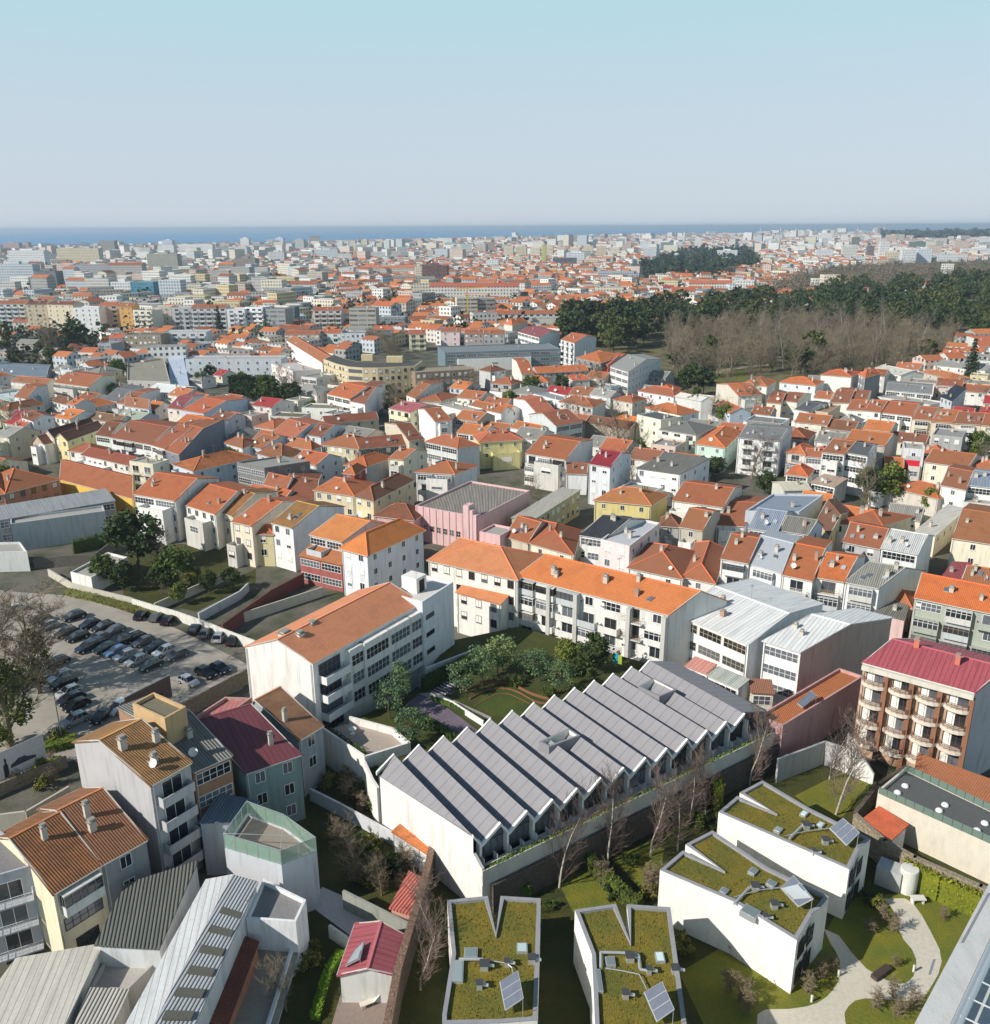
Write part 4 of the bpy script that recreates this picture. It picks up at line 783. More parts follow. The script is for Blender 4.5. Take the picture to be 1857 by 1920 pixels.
SH('long beige lean-to with grey roof along the cinema\'s right side', ('g', 155, 428), ('g', 320, 440), ('g', 650, 245), 6, 's', .6, wall=(208, 190, 140), roof=('seam', (182, 176, 164)), st=('n', 'w', 'n'))
H('white building with plain hipped orange roof and brown windows behind the white block', ('f', 1330, 735), ('g', 195, 878), ('g', 395, 700), 12, 'h', 2.6, wall=(236, 230, 220), roof=('cleantile', (220, 126, 88)), st=('w', 'n', 'w'), ch=0, fr=BRN)
lw = H('lower white wing with a row of rooflights in its orange lean-to roof', ('f', 1535, 965), ('f', 1857, 1052), 4.5, 8, 's', 1.3, wall=(230, 226, 218), roof=('cleantile', (222, 126, 86)), st=('w', 'n', 'n'), ch=0, fr=BRN)
la = AP('long block with one broad orange roof slope and cluttered glazed balconies', ('g', 195, 845), ('g', 1300, 1130), ('g', 1520, 962), 12, 'g', 2.8, 'R', wall=(226, 224, 218), roof=('cleantile', (214, 112, 64)), st=('m', 'n', 'n'), ch=5, FH=2.9)
A_, B_ = at('g', 195, 845, 12), at('g', 1300, 1130, 12); d_ = (B_ - A_).normalized(); n_ = V(d_.y, -d_.x)
for f in (.245, .43, .77, .985): b = MB(); b.obox(V(A_.x, A_.y) + (B_ - A_).to_2d().to_3d() * f, d_, n_, -.35, .35, 0, 1.25, 0, 11.7); b.build('pier', mat('wall', (196, 192, 186)), la[0])
wa = H('white flats with white seamed roof and brown glazing bands, left of their twin', ('g', 1345, 1125), ('h', 105, 1345), ('h', 395, 1125), 10, 'g', 1.6, 'R', wall=(240, 240, 238), roof=WSE, st=('b', 'n', 'n'), ch=2, fr=(186, 170, 140), name='apartment_block', cat='apartment block')
wb = H('white flats with white seamed roof, right twin with pinkish brown side wall', ('h', 215, 1322), ('h', 482, 1402), ('h', 835, 1205), 10, 'g', 1.6, 'R', wall=(238, 238, 238), roof=WSE, side=(206, 176, 162), st=('b', 'n', 'n'), ch=2, name='apartment_block', cat='apartment block')
SH('long pink shed with sagging orange roof beside the red roofed flats', ('l', 170, 572), ('l', 352, 645), ('l', 935, 285), 6.2, 'f', wall=(202, 152, 150), roof=('tile', (218, 112, 62)), st='n')
pk = bpy.data.objects[[o.name for o in S.objects if o.get('label', '').startswith('long pink shed')][0]]
collector(pk, ((455, 460), (495, 490)), ((555, 365), (600, 405)), 'l', 6.9, 7.9, 2)
rr_ = AP('brown block of flats with crimson ribbed roof and rounded iron railed balconies', ('l', 940, 160), ('l', 1750, 378), ('l', 1960, 200), 14, 'g', 1.6, 'R', wall=(196, 158, 124), roof=('seam', (172, 88, 96)), side=(196, 192, 196), st=('O', 'n', 'n'), ch=2, rf=.5, fr=(104, 66, 52), chcol=(206, 110, 80))
A_, B_ = at('l', 940, 160, 14), at('l', 1750, 378, 14); d_ = (B_ - A_).normalized(); n_ = V(d_.y, -d_.x)
b = MB(); b.obox(V(A_.x, A_.y, 13.2), d_, n_, 0, (B_ - A_).length, 0, .9, 0, .7); b.build('cornice', mat('wall', (214, 206, 190)), rr_[0])
for f in (.235, .47, .72, .99): b = MB(); b.obox(V(A_.x, A_.y) + (B_ - A_).to_2d().to_3d() * f, d_, n_, -.3, .3, 0, .8, 0, 13.19); b.build('pier', mat('wall', (150, 96, 64)), rr_[0])
SH('little tiled conservatory at the foot of the right white flats', ('l', 125, 375), ('l', 285, 385), 2.6, 5.4, 's', .5, wall=(226, 220, 200), roof=('tile', (206, 118, 92)), st=('b', 'n', 'n'))
SH('glazed lean-to with striped awning at the foot of the left white flats', ('k', 1420, 185), ('k', 1572, 242), 2.4, 6, 's', .4, wall=(226, 222, 216), roof=('seam', (214, 150, 136)), st=('b', 'n', 'n'))
SH('longer glazed lean-to beside the striped awning', ('k', 1580, 255), ('k', 1800, 350), 2.4, 6, 's', .4, wall=(222, 222, 220), roof=('corr', (190, 194, 184)), st=('b', 'n', 'n'))
# ---- right middle
g_ = [('orange roofed end house of the white stepped row, right of the long block', ('g', 1672, 722), ('h', 105, 758), ('h', 180, 578), DOR, 9.5, 'm', (232, 232, 230)),
 ('row house with pale grey sheet roof in the white stepped row', ('h', 108, 762), ('h', 345, 828), ('h', 425, 615), ('flat', (176, 180, 186)), 9.2, 'm', (236, 236, 234)),
 ('row house whose orange roof carries one big box dormer', ('h', 350, 840), ('h', 568, 886), ('h', 655, 655), ('tile', (214, 106, 56)), 9, 'm', (236, 232, 224)),
 ('orange row house with rooftop chimneys between box dormer and corrugated roof', ('h', 582, 855), ('h', 798, 892), ('h', 888, 715), ('tile', (212, 104, 58)), 9, 'm', (238, 232, 226)),
 ('row house with bold black and white corrugated roof and satellite dish', ('h', 805, 892), ('h', 1052, 938), ('h', 1235, 792), ('corr', (150, 148, 140)), 9, 'm', (232, 232, 230))]
for l_, a_, b_, c_, r_, z_, s_, w_ in g_: H(l_, a_, b_, c_, z_, 'g', 2.2, 'R', wall=w_, roof=r_, st=(s_, 'n', 'n'), ch=2)
T_ = [
 ('h', (105, 502), (312, 532), (380, 385), 'R', 8.5, 'g', 2.2, BLW, ('corr', (150, 160, 176)), 'b', 'blue white house with pale blue corrugated roof and tall aerial pole'),
 ('h', (330, 515), (540, 548), (600, 445), 'R', 8.5, 'g', 2.2, BLW, GRY, 'b', 'house with dark grey sheet roof and glazed front beside the pale blue roof'),
 ('h', (80, 395), (470, 402), (645, 275), 'C', 8, 'f', 2, BLW, ('flat', (136, 146, 160)), 'n', 'wide blue white building with smooth blue grey roof behind the corrugated roofs'),
 ('h', (720, 470), (1075, 485), (1290, 420), 'C', 6.3, 'h', 2.2, CRM, ('tile', (186, 96, 64)), 'w', 'house with several ribbed brown hips behind the solar panelled house'),
 ('h', (600, 440), (690, 560), (830, 390), 'C', 6.5, 'g', 2.0, YEL, BRO, 'n', 'narrow dark ribbed brown roof beside the blue grey houses'),
 ('h', (790, 602), (1062, 655), (1115, 510), 'R', 8, 'g', 2, GRW, ('tile', (196, 98, 64)), 'w', 'white house with rust orange roof and big solar water heater'),
 ('h', (1070, 645), (1330, 692), (1400, 555), 'R', 8.6, 'g', 2, (234, 234, 234), ('corr', (206, 206, 204)), 'b', 'house with pale corrugated roof and tall bluish side wall'),
 ('h', (1580, 575), (1900, 625), (1965, 410), 'R', 8.6, 'g', 2.4, CRM, ('tile', (176, 100, 66)), 's', 'cream house with brown orange roof at the right edge, long pale shed beside it'),
 ('h', (1320, 520), (1460, 560), (1680, 382), 'C', 5, 's', .5, CRM, ('seam', (206, 202, 192)), 'n', 'long narrow pale sheet metal roof beside the cream house'),
 ('h', (1310, 1005), (1990, 1145), (2030, 960), 'R', 9, 'g', 2.2, (168, 174, 160), ('cleantile', (218, 104, 56)), 'm', 'sage green block with wide orange roof and laundry terrace, right edge'),
 ('h', (1085, 1015), (1285, 1078), (1345, 950), 'C', 5, 'h', 2, PNK, ('tile', (180, 98, 68)), 'n', 'small brown hipped roof between the white row and the sage green block'),
 ('h', (1010, 1112), (1235, 1165), (1262, 1080), 'C', 4.6, 's', .5, PNK, GRY, 'n', 'pink lean-to with dark corrugated roof left of the sage green block'),
 ('h', (1650, 880), (1990, 930), (1720, 800), 'D', 6, 'g', 1.8, BEI, ('tile', (184, 104, 70)), 'n', 'brown orange roof in shade behind the sage green block'),
 ('h', (1500, 870), (1640, 880), (1720, 780), 'C', 5.4, 's', .6, BEI, RDS, 'n', 'small maroon metal roof mostly in shadow, right side'),
 ('h', (1502, 192), (1682, 228), (1730, 95), 'R', 8, 'g', 1.8, (236, 232, 222), ('tile', (196, 104, 70)), 's', 'white house with orange brown roof beside the blue roofed house, right edge'),
 ('h', (1690, 190), (1900, 215), (1950, 110), 'R', 8.4, 'g', 1.6, (234, 234, 232), BLU, 'b', 'house with blue ribbed roof and white winter gardens, right edge'),
 ('h', (1660, 330), (1900, 350), 7, 'C', 5, 'f', 1, (230, 228, 222), FGR, 'w', 'low cluttered white annexe below the blue ribbed roof, right edge'),
 ('h', (-220, 320), (0, 345), (30, 200), 'C', 6, 'g', 1.8, (226, 200, 196), DOR, 'n', 'orange roofed pinkish house left of the blue white building'),
 ('h', (-150, 480), (70, 490), (170, 320), 'R', 5.5, 'g', 2.0, (236, 234, 230), DOR, 'n', 'plain orange roof below a pink wall, left of the blue white houses'),
 # g: centre
 ('g', (105, 562), (272, 612), (365, 462), 'R', 6, 'g', 2.4, BEI, ('tile', (198, 100, 62)), 'n', 'steep orange roof with grey patch between cinema and long block'),
 ('g', (285, 612), (600, 700), (650, 520), 'C', 6, 'h', 2.2, CRM, DOR, 'n', 'hipped orange roof with heavy ribs just behind the long block'),
 ('g', (650, 552), (840, 582), (1005, 440), 'R', 8.2, 'g', 2.2, (232, 230, 226), ('seam', (62, 64, 70)), 'b', 'house with black roof carrying rows of solar water heaters'),
 ('g', (800, 602), (1008, 652), (1228, 482), 'C', 8.2, 'f', 2, (230, 216, 214), ('flat', (190, 192, 196)), 'w', 'pale pink house with flat roof and little pyramid lantern'),
 ('g', (755, 300), (1165, 338), (1285, 262), 'C', 8, 'h', 2.4, (226, 206, 128), ('tile', (206, 118, 68)), 's', 'yellow house with orange hips in the middle of the picture'),
 ('c', (716, 1196), (868, 1222), (948, 1118), 'R', 11, 'g', 2, (214, 218, 224), ('seam', (150, 52, 62)), 'w', 'tall narrow house with crimson metal roof and weathered dark side'),
 ('g', (1060, 68), (1376, 112), (1590, 20), 'C', 9, 's', .8, (234, 230, 232), GRY, 'w', 'white house with grey corrugated roof and round roof canopy'),
 ('g', (1320, 302), (1690, 352), (1765, 215), 'R', 8, 'g', 2, (226, 222, 210), DOR, 'w', 'orange roofed house with cut-in roof terrace, white side wall'),
 ('g', (1372, 492), (1540, 522), (1612, 385), 'R', 8, 'g', 2, (186, 178, 160), ('tile', (206, 112, 70)), 's', 'beige grey house with small orange roof and tall chimney'),
 ('g', (1235, 482), (1368, 492), 6, 'C', 6, 'h', 1.6, GRW, BRO, 'w', 'low dark brown roof left of the beige grey house'),
 ('g', (1000, 790), (1392, 872), (1520, 682), 'C', 6, 'h', 2.4, (236, 232, 228), ('tile', (208, 108, 68)), 'n', 'ribbed hip roof with red chimney stack behind the long block'),
 ('g', (1396, 852), (1625, 902), (1700, 650), 'C', 6, 'h', 2.0, (230, 222, 214), ('tile', (206, 106, 68)), 's', 'pair of ribbed orange hips left of the white stepped row'),
 ('g', (550, 105), (700, 110), 8, 'C', 6, 'g', 1.8, (226, 226, 226), ('tile', (176, 88, 58)), 'n', 'low rust coloured roof beside the crimson roofed house'),
 # f: left centre
 ('f', (500, 228), (790, 272), (930, 175), 'C', 8, 'h', 2, (216, 202, 168), ('tile', (206, 108, 66)), 'w', 'beige house with two orange hips left of the cinema'),
 ('f', (794, 272), (930, 305), (1222, 152), 'C', 8, 'h', 2, (222, 206, 160), ('oldtile', (170, 100, 70)), 'w', 'long beige house with dark ribbed roof and several chimneys'),
 ('f', (288, 282), (510, 322), (560, 105), 'C', 5, 'g', 2, GRW, ('oldtile', (160, 92, 66)), 'n', 'broad brown roof slope left of the beige house'),
 ('f', (0, 252), (282, 296), 6, 'C', 5, 'g', 1.5, GRW, DOR, 'n', 'low orange roof between the lichened roof and grey office'),
 ('f', (712, 102), (792, 112), (872, 62), 'C', 8.4, 'h', 1.4, (176, 60, 44), ('tile', (212, 110, 66)), 'n', 'small attic house with bright red walls and orange roof'),
 ('f', (1240, 96), (1520, 112), (1682, 50), 'C', 8, 'h', 2, (226, 226, 226), ('tile', (214, 112, 66)), 'm', 'white house with glazed bays and three orange hips behind the cinema'),
 ('f', (135, 185), (300, 225), (380, 140), 'C', 6, 'g', 1.6, (230, 230, 230), ('tile', (186, 98, 70)), 'n', 'white edged small roof beside the grey office'),
 ('b', (-60, 1200), (140, 1242), (470, 1192), 'C', 8.5, 'f', 2, (128, 126, 124), ('flat', (150, 148, 142)), 'b', 'grey flat roofed office with deep roof terraces'),
 ('b', (85, 1120), (265, 1170), (430, 1112), 'C', 6, 'h', 2.6, (200, 204, 210), ('oldtile', (168, 108, 72)), 'n', 'brown pyramid roof behind the grey office'),
 ('b', (295, 1062), (480, 1092), (550, 1070), 'C', 6.6, 'h', 2.0, (200, 198, 190), ('tile', (206, 110, 68)), 's', 'orange hipped roof right of the brown pyramid roof'),
 ('b', (185, 976), (345, 1022), (470, 915), 'R', 7, 'g', 2, BLW, ('tile', (206, 106, 80)), 's', 'house with salmon roof and two arched dormers'),
 ('b', (5, 1066), (120, 1088), (252, 1000), 'R', 6, 'g', 2, BLW, ('tile', (210, 112, 66)), 'n', 'orange gable left of the arched dormers'),
 ('b', (442, 985), (548, 1002), (745, 915), 'C', 7, 'g', 1.8, (214, 218, 226), ('oldtile', (170, 96, 66)), 's', 'pale blue house with long brown roof above the long beige terrace'),
 ('b', (580, 905), (968, 872), 7, 'C', 4.6, 'g', 1.8, BEI, ('oldtile', (176, 96, 66)), 'n', 'long low rust roof beside the little blue pool terrace'),
 ('b', (555, 1058), (825, 1090), 11, 'C', 7, 'h', 2.6, (206, 196, 160), ('tile', (216, 114, 66)), 'w', 'beige corner terrace with long orange hip'),
 ('b', (829, 1090), (1300, 1046), 9, 'C', 7, 'g', 2.2, (130, 116, 98), ('oldtile', (172, 98, 70)), 'w', 'dark fronted terrace with brown roof right of the beige corner'),
 ('b', (1190, 1030), (1300, 1020), (1095, 912), 'L', 9, 'g', 2.2, BEI, BRO, 'n', 'steep brown gable with two skylights over the dark terrace'),
 ('b', (1310, 1035), (1540, 1082), (1700, 1062), 'C', 9, 'h', 2.2, (210, 210, 208), ('tile', (200, 100, 64)), 'b', 'corner house with wide orange hip and long glazed galleries'),
 ('b', (1700, 1040), (2010, 1022), 9, 'C', 8.4, 'h', 2.2, (222, 212, 146), ('tile', (196, 100, 74)), 's', 'pale yellow house with pinkish hip roof'),
 ('b', (725, 1205), (880, 1215), (1076, 1152), 'C', 7, 'h', 2, GRW, ('tile', (206, 104, 62)), 'n', 'long grey sided house with orange hip behind the red attic house'),
 ('b', (1040, 1158), (1150, 1168), (1320, 1102), 'C', 8, 'g', 1.6, CRM, ('tile', (200, 106, 72)), 's', 'cream house with dark side beneath the corner house'),
 ('b', (594, 692), (760, 728), (880, 642), 'R', 9, 'g', 2, (232, 228, 220), ('tile', (214, 104, 64)), 'b', 'white house with bright orange roof below the curved yellow block'),
 ('b', (764, 745), (868, 765), (945, 645), 'R', 8.4, 'g', 2, (234, 226, 230), ('tile', (206, 100, 72)), 'w', 'house with large blank lavender white gable below the curved block'),
 ('b', (1042, 795), (1196, 825), (1312, 775), 'R', 9, 'g', 1.4, (232, 222, 180), ('seam', (176, 100, 104)), 'm', 'cream house with rose red metal roof and orange awning'),
 ('b', (1380, 892), (1502, 882), (1300, 802), 'L', 9, 'g', 2, (238, 236, 234), DOR, 'm', 'house with broad blank white gable right of the rose roof'),
 ('b', (1170, 700), (1235, 725), (1340, 625), 'R', 7, 'g', 2, (230, 226, 216), ('tile', (212, 108, 62)), 'n', 'orange roof with shadowed gable below the curved block\'s right wing'),
 ('b', (1245, 740), (1420, 745), (1560, 700), 'C', 6, 'h', 1.8, (216, 212, 200), ('tile', (206, 104, 62)), 'n', 'wide orange hip between blank gables'),
 ('b', (1630, 780), (1857, 830), 6, 'C', 6, 'g', 1.8, (238, 236, 232), ('tile', (222, 108, 52)), 'n', 'low white house with vivid orange roof edge'),
 ('b', (1385, 775), (1600, 830), 8, 'C', 6, 'f', 1.8, (234, 230, 220), FGR, 'n', 'flat cream roofs between blank gable and vivid orange edge'),
 ('b', (350, 660), (520, 700), (620, 650), 'C', 6, 'h', 1.8, (236, 222, 214), GRL, 's', 'pale pink house with grey roof below the dark clipped trees'),
 ('b', (190, 480), (345, 532), (552, 520), 'C', 9, 'f', 1.8, (236, 222, 218), ('flat', (196, 190, 186)), 's', 'white and pinkish angular flat roofed house beside the dark trees'),
 ('b', (300, 300), (560, 462), 9, 'C', 9, 'g', 2, (230, 230, 226), ('tile', (206, 112, 74)), 'n', 'long row roof running down toward the curved yellow block'),
 ('b', (410, 800), (690, 810), 9, 'C', 5, 'f', 1, (232, 230, 222), ('flat', (128, 126, 112)), 'n', 'flat walled terrace roof beside the lavender white gable'),
 ('b', (180, 860), (410, 870), 8, 'C', 4.5, 'f', 1, (210, 206, 198), ('flat', (110, 108, 88)), 'n', 'mossy flat roof below the garden trees'),
]
for t, a, b_, c, mo, z, ty, ri, w_, rf_, st_, lb in T_:
    H(lb, (t, *a), (t, *b_), (t, *c) if isinstance(c, tuple) else c, z, ty, ri, mo, wall=w_, roof=rf_, st=('s' if st_ == 'n' and R() < .6 else st_, 's' if R() < .6 else 'n', 'n'), ch=1 + (R() < .5))
T2 = [
 ('c', (255, 1122), (545, 1168), (650, 1038), 'R', 9, 'g', 2.2, (236, 230, 224), ('tile', (200, 100, 58)), 'm', 'white house with big orange roof bearing a white satellite dish'),
 ('c', (478, 924), (668, 890), (375, 832), 'L', 9, 'g', 2.2, (196, 206, 206), ('tile', (190, 94, 60)), 'b', 'orange roofed house with weathered grey gable and blue banded front'),
 ('c', (145, 932), (335, 972), (390, 925), 'R', 6.4, 'g', 1.6, (236, 236, 236), ('tile', (222, 116, 60)), 'n', 'small house with vivid orange roof and light blue gable'),
 ('c', (340, 836), (466, 806), (250, 738), 'L', 8, 'g', 2, (238, 238, 238), ('tile', (206, 104, 80)), 'n', 'pink orange roof over a blank white gable near the centre'),
 ('c', (1062, 852), (1236, 892), 10, 'C', 9.4, 'f', 2, (236, 230, 206), SLT, 's', 'tall cream flat roofed house left of the dark hipped roof'),
 ('c', (1226, 948), (1490, 990), (1632, 930), 'C', 8.6, 'h', 2, (232, 228, 214), ('flat', (116, 116, 114)), 'm', 'cream house with dark grey hipped roof and plant filled terrace'),
 ('c', (1125, 792), (1350, 852), (1512, 820), 'C', 7.4, 'h', 2.2, (238, 238, 238), ('tile', (206, 106, 64)), 'n', 'white walled house with broad orange hip and white chimney'),
 ('c', (1490, 1052), (1700, 1082), (1822, 962), 'C', 7.6, 'h', 2, (196, 222, 206), ('tile', (212, 110, 66)), 's', 'mint green house with orange hips'),
 ('c', (500, 746), (740, 792), (836, 745), 'C', 8, 'h', 1.6, (216, 212, 204), ('tile', (212, 110, 70)), 'w', 'grey white house with white parapets and orange hip near the round tree'),
 ('c', (720, 692), (870, 716), (950, 690), 'C', 8.2, 'g', 1.6, (206, 212, 210), GRL, 'n', 'pale grey sheet roof between two orange hips'),
 ('c', (892, 732), (1030, 756), (1132, 726), 'C', 7.4, 'h', 2, (214, 206, 192), DOR, 's', 'orange hip right of the pale grey sheet roof'),
 ('c', (1072, 668), (1330, 712), (1432, 690), 'C', 7.4, 'h', 2, (238, 236, 236), ('tile', (214, 100, 62)), 'n', 'wide orange hips on white walls beside the weathered grey block'),
 ('c', (870, 492), (1000, 532), (1125, 442), 'R', 12, 'g', 2.4, (216, 216, 216), ('flat', (150, 150, 146)), 'b', 'big weathered grey gabled block at the edge of the park'),
 ('c', (510, 296), (610, 322), (692, 270), 'R', 14, 'g', 2.0, (218, 218, 218), ('tile', (216, 102, 64)), 'B', 'tall narrow white block with striped weathered side and orange roof'),
 ('c', (622, 428), (800, 468), (960, 412), 'C', 12, 'h', 1.8, (138, 140, 140), ('tile', (212, 108, 62)), 'B', 'dark grey block with wide orange hip near the park'),
 ('c', (796, 468), (852, 482), (922, 418), 'R', 11, 'g', 1.4, (206, 90, 90), ('tile', (216, 106, 64)), 'B', 'slim block with red balconies beside the dark grey block'),
 ('c', (335, 540), (712, 522), 9, 'C', 8, 'g', 2, (176, 176, 176), ('tile', (214, 110, 68)), 'w', 'long plain orange roof with grey front before the glass building'),
 ('c', (596, 592), (722, 586), (548, 556), 'L', 7, 'g', 1.4, (212, 206, 196), ('tile', (222, 100, 60)), 'n', 'small beige house with orange roof below the slim red block'),
 ('c', (228, 548), (320, 545), (190, 455), 'L', 8, 'g', 2, (232, 226, 216), DOR, 'n', 'white gable and orange slope at the left end of the plain orange roof'),
 ('c', (245, 600), (418, 606), 8, 'C', 7, 'h', 2, (206, 206, 210), ('tile', (206, 106, 72)), 'w', 'orange hipped house left of the round dark tree'),
 ('c', (0, 610), (150, 625), 9, 'C', 8, 'h', 2, (176, 170, 166), ('tile', (206, 104, 64)), 'B', 'orange hip with grey balconies left of the round dark tree'),
 ('c', (0, 530), (110, 515), 8, 'C', 8, 'h', 2, (196, 196, 196), BRO, 'w', 'brown hip in front of the long glass building'),
 ('c', (200, 240), (352, 282), (430, 240), 'R', 10, 'g', 1.6, (236, 236, 236), RDS, 'b', 'white block with crimson roofs behind the long glass building'),
 ('c', (98, 182), (158, 192), (270, 165), 'C', 10, 'h', 2.6, (214, 210, 196), ('tile', (222, 112, 72)), 'n', 'villa with steep orange pyramid roof behind the crimson roofs'),
 ('c', (0, 112), (552, 108), 10, 'C', 10, 'g', 2, (206, 206, 200), ('tile', (214, 104, 58)), 'B', 'very long terrace with straight orange roof left of the umbrella pines'),
 ('c', (-330, 400), (510, 372), 26, 'C', 9, 'f', 2, (104, 128, 142), ('flat', (128, 132, 136)), 'b', 'long low glass building with dark flat roof in mid distance'),
 ('c', (1340, 706), (1530, 742), (1610, 742), 'C', 9, 'g', 1.2, (206, 206, 202), ('flat', (196, 194, 188)), 'n', 'pale grey building with light sheet roof right of the wide orange hips'),
 ('c', (1615, 775), (1740, 830), 8, 'C', 6.5, 'g', 1.8, (188, 200, 216), ('tile', (200, 98, 58)), 'w', 'bluish house with orange slope beside the tree clump'),
 ('c', (1800, 704), (1972, 694), (1720, 622), 'L', 9, 'g', 2.0, (216, 208, 190), ('tile', (216, 108, 68)), 'w', 'beige block with corrugated gable at the park\'s lower edge'),
 ('c', (850, 880), (1060, 930), 8, 'C', 6, 'h', 2.0, (206, 190, 170), ('tile', (222, 120, 58)), 'n', 'golden orange hip left of the tall cream house'),
 ('c', (690, 900), (1010, 950), 7, 'C', 5.6, 'g', 2.0, (176, 160, 140), BRO, 'n', 'brown tiled barn in front of the golden orange hip'),
 ('c', (0, 800), (130, 820), 7, 'C', 6, 'g', 1.6, (230, 230, 230), ('tile', (222, 112, 60)), 'n', 'short orange roof with white trim left of the pink orange roof'),
 ('c', (310, 700), (540, 760), 8, 'C', 7, 'f', 1.6, (226, 228, 230), ('flat', (150, 152, 152)), 'n', 'white cube house with flat roof above the pink orange roof'),
 ('d', (70, 612), (236, 638), (302, 600), 'C', 9, 'h', 2.0, (236, 230, 216), ('tile', (206, 108, 66)), 's', 'cream house with octagonal orange roof near the park'),
 ('d', (330, 606), (590, 632), (652, 600), 'C', 7.6, 'h', 2.0, (222, 228, 232), ('tile', (212, 108, 66)), 's', 'wide white house with orange hip and loggia below the bare trees'),
 ('d', (630, 552), (850, 568), (905, 540), 'C', 10, 'h', 2.0, (238, 236, 226), ('tile', (220, 106, 62)), 'n', 'cream walled block with orange hip and pair of chimneys'),
 ('d', (905, 548), (952, 572), (1062, 540), 'C', 11, 'h', 2.0, (130, 132, 136), ('tile', (214, 104, 64)), 'w', 'dark grey block with orange hip right of the cream walled block'),
 ('d', (1100, 662), (1432, 692), (1442, 622), 'C', 7, 'g', 1.0, (226, 226, 226), ('corr', (150, 150, 150)), 'b', 'white depot with broad grey roof and strip windows'),
 ('d', (1500, 712), (1580, 742), (1682, 662), 'C', 9, 's', .6, (196, 200, 206), ('flat', (52, 58, 70)), 'w', 'depot wing with dark shiny roof above the parked cars'),
 ('d', (1040, 720), (1420, 780), 10, 'C', 5, 'f', .6, (206, 206, 204), FGR, 'n', 'low grey roofs around the white depot'),
 ('d', (1780, 348), (1960, 348), (1735, 282), 'L', 9, 'g', 1.8, (234, 234, 232), ('tile', (222, 106, 68)), 'w', 'white gabled hall with orange roof at the right edge beyond the depot'),
 ('d', (1450, 482), (1822, 522), 16, 'C', 7, 'g', 1.6, (238, 234, 222), ('corr', (166, 164, 158)), 'n', 'wide cream warehouse with grey roof, right edge below the wood'),
 ('d', (1490, 396), (1655, 412), 9, 'C', 8, 'h', 1.8, (234, 230, 222), ('tile', (220, 104, 68)), 'n', 'small orange hip beside the white gabled hall'),
 ('d', (1000, 510), (1210, 555), 12, 'C', 7, 'g', 1.6, (236, 232, 220), ('seam', (206, 202, 190)), 'n', 'cream shed with pale roof left of the vent stacks'),
 ('d', (1350, 530), (1560, 580), 10, 'C', 6, 'h', 1.6, (200, 190, 176), ('tile', (196, 112, 74)), 'n', 'brown orange roof right of the vent stacks'),
 ('d', (236, 752), (340, 762), (372, 688), 'R', 7.4, 'g', 1.6, (230, 222, 200), DOR, 'n', 'orange gable at the left of the small row below the octagonal roof'),
 ('d', (340, 738), (455, 752), (512, 690), 'R', 7.4, 'g', 1.6, (230, 222, 200), ('tile', (160, 84, 62)), 'w', 'darker brown roof in the small row below the octagonal roof'),
 ('d', (440, 802), (545, 822), (630, 762), 'R', 8, 'g', 1.4, (232, 232, 232), SLT, 'B', 'white house with slate grey roof beside the roofless ruin'),
 ('d', (568, 822), (680, 838), (772, 780), 'C', 7.4, 'f', 1.4, (196, 180, 156), ('flat', (160, 130, 100)), 'b', 'roofless beige ruin with bare rafters'),
 ('d', (65, 902), (330, 932), (402, 880), 'C', 6, 'f', 1.4, (222, 224, 226), ('flat', (128, 130, 130)), 'b', 'low white house with flat grey roof and a big white dish'),
 ('d', (700, 752), (832, 758), (872, 668), 'R', 7, 'g', 1.8, (236, 232, 222), ('tile', (200, 100, 66)), 'n', 'rust orange slope behind the white row, left end'),
 ('d', (834, 730), (965, 738), (985, 672), 'R', 7, 'g', 1.6, (236, 232, 222), ('tile', (186, 92, 64)), 'n', 'darker rust slope behind the white row'),
 ('d', (815, 804), (945, 812), (985, 740), 'R', 7.8, 'g', 1.8, (236, 234, 226), ('tile', (204, 104, 68)), 'w', 'white row house with rust orange roof, left of the taller cubic one'),
 ('d', (946, 812), (1062, 824), (1110, 745), 'R', 8.4, 'g', 1.8, (240, 238, 234), ('tile', (212, 106, 64)), 'w', 'cubic white row house with brighter orange roof'),
 ('d', (1066, 826), (1290, 852), (1340, 766), 'R', 8.2, 'g', 1.8, (238, 236, 232), ('tile', (206, 102, 64)), 'b', 'wide white row house with glazed upper floor'),
 ('d', (1292, 872), (1430, 882), (1482, 792), 'R', 8, 'g', 2, (226, 216, 194), ('tile', (208, 106, 66)), 'g', 'first bay fronted cream row house right of the wide white one'),
 ('d', (1432, 892), (1590, 902), (1650, 812), 'R', 8, 'g', 2, (222, 210, 186), ('tile', (212, 110, 66)), 'g', 'second bay fronted cream row house, pale dormer above'),
 ('d', (1592, 904), (1790, 914), (1825, 830), 'R', 8, 'g', 2, (220, 208, 182), ('tile', (206, 106, 68)), 'g', 'third bay fronted cream row house near the right edge'),
 ('d', (1792, 918), (1960, 932), (1990, 845), 'R', 8, 'g', 2, (222, 210, 186), ('tile', (210, 108, 66)), 'g', 'last bay fronted cream row house, cut by the right edge'),
 ('d', (800, 1032), (1092, 1068), (1150, 982), 'R', 10, 'g', 2, (190, 180, 166), ('tile', (208, 110, 60)), 'n', 'long orange roof behind the tall white flats'),
 ('d', (804, 1114), (968, 1142), (1010, 1062), 'R', 11.4, 'g', 1.4, (236, 236, 238), SLT, 'b', 'tall white flats with slate roof and lavender side wall'),
 ('d', (638, 1112), (800, 1130), (882, 1035), 'R', 11.2, 'g', 1.8, (228, 226, 220), ('tile', (206, 106, 62)), 'b', 'flats with olive trim and orange roof left of the tall white ones'),
 ('d', (30, 1006), (330, 1032), (382, 945), 'R', 11, 'g', 1.4, (234, 234, 232), ('flat', (126, 126, 126)), 'B', 'white flats with rounded balconies and dark grey roof'),
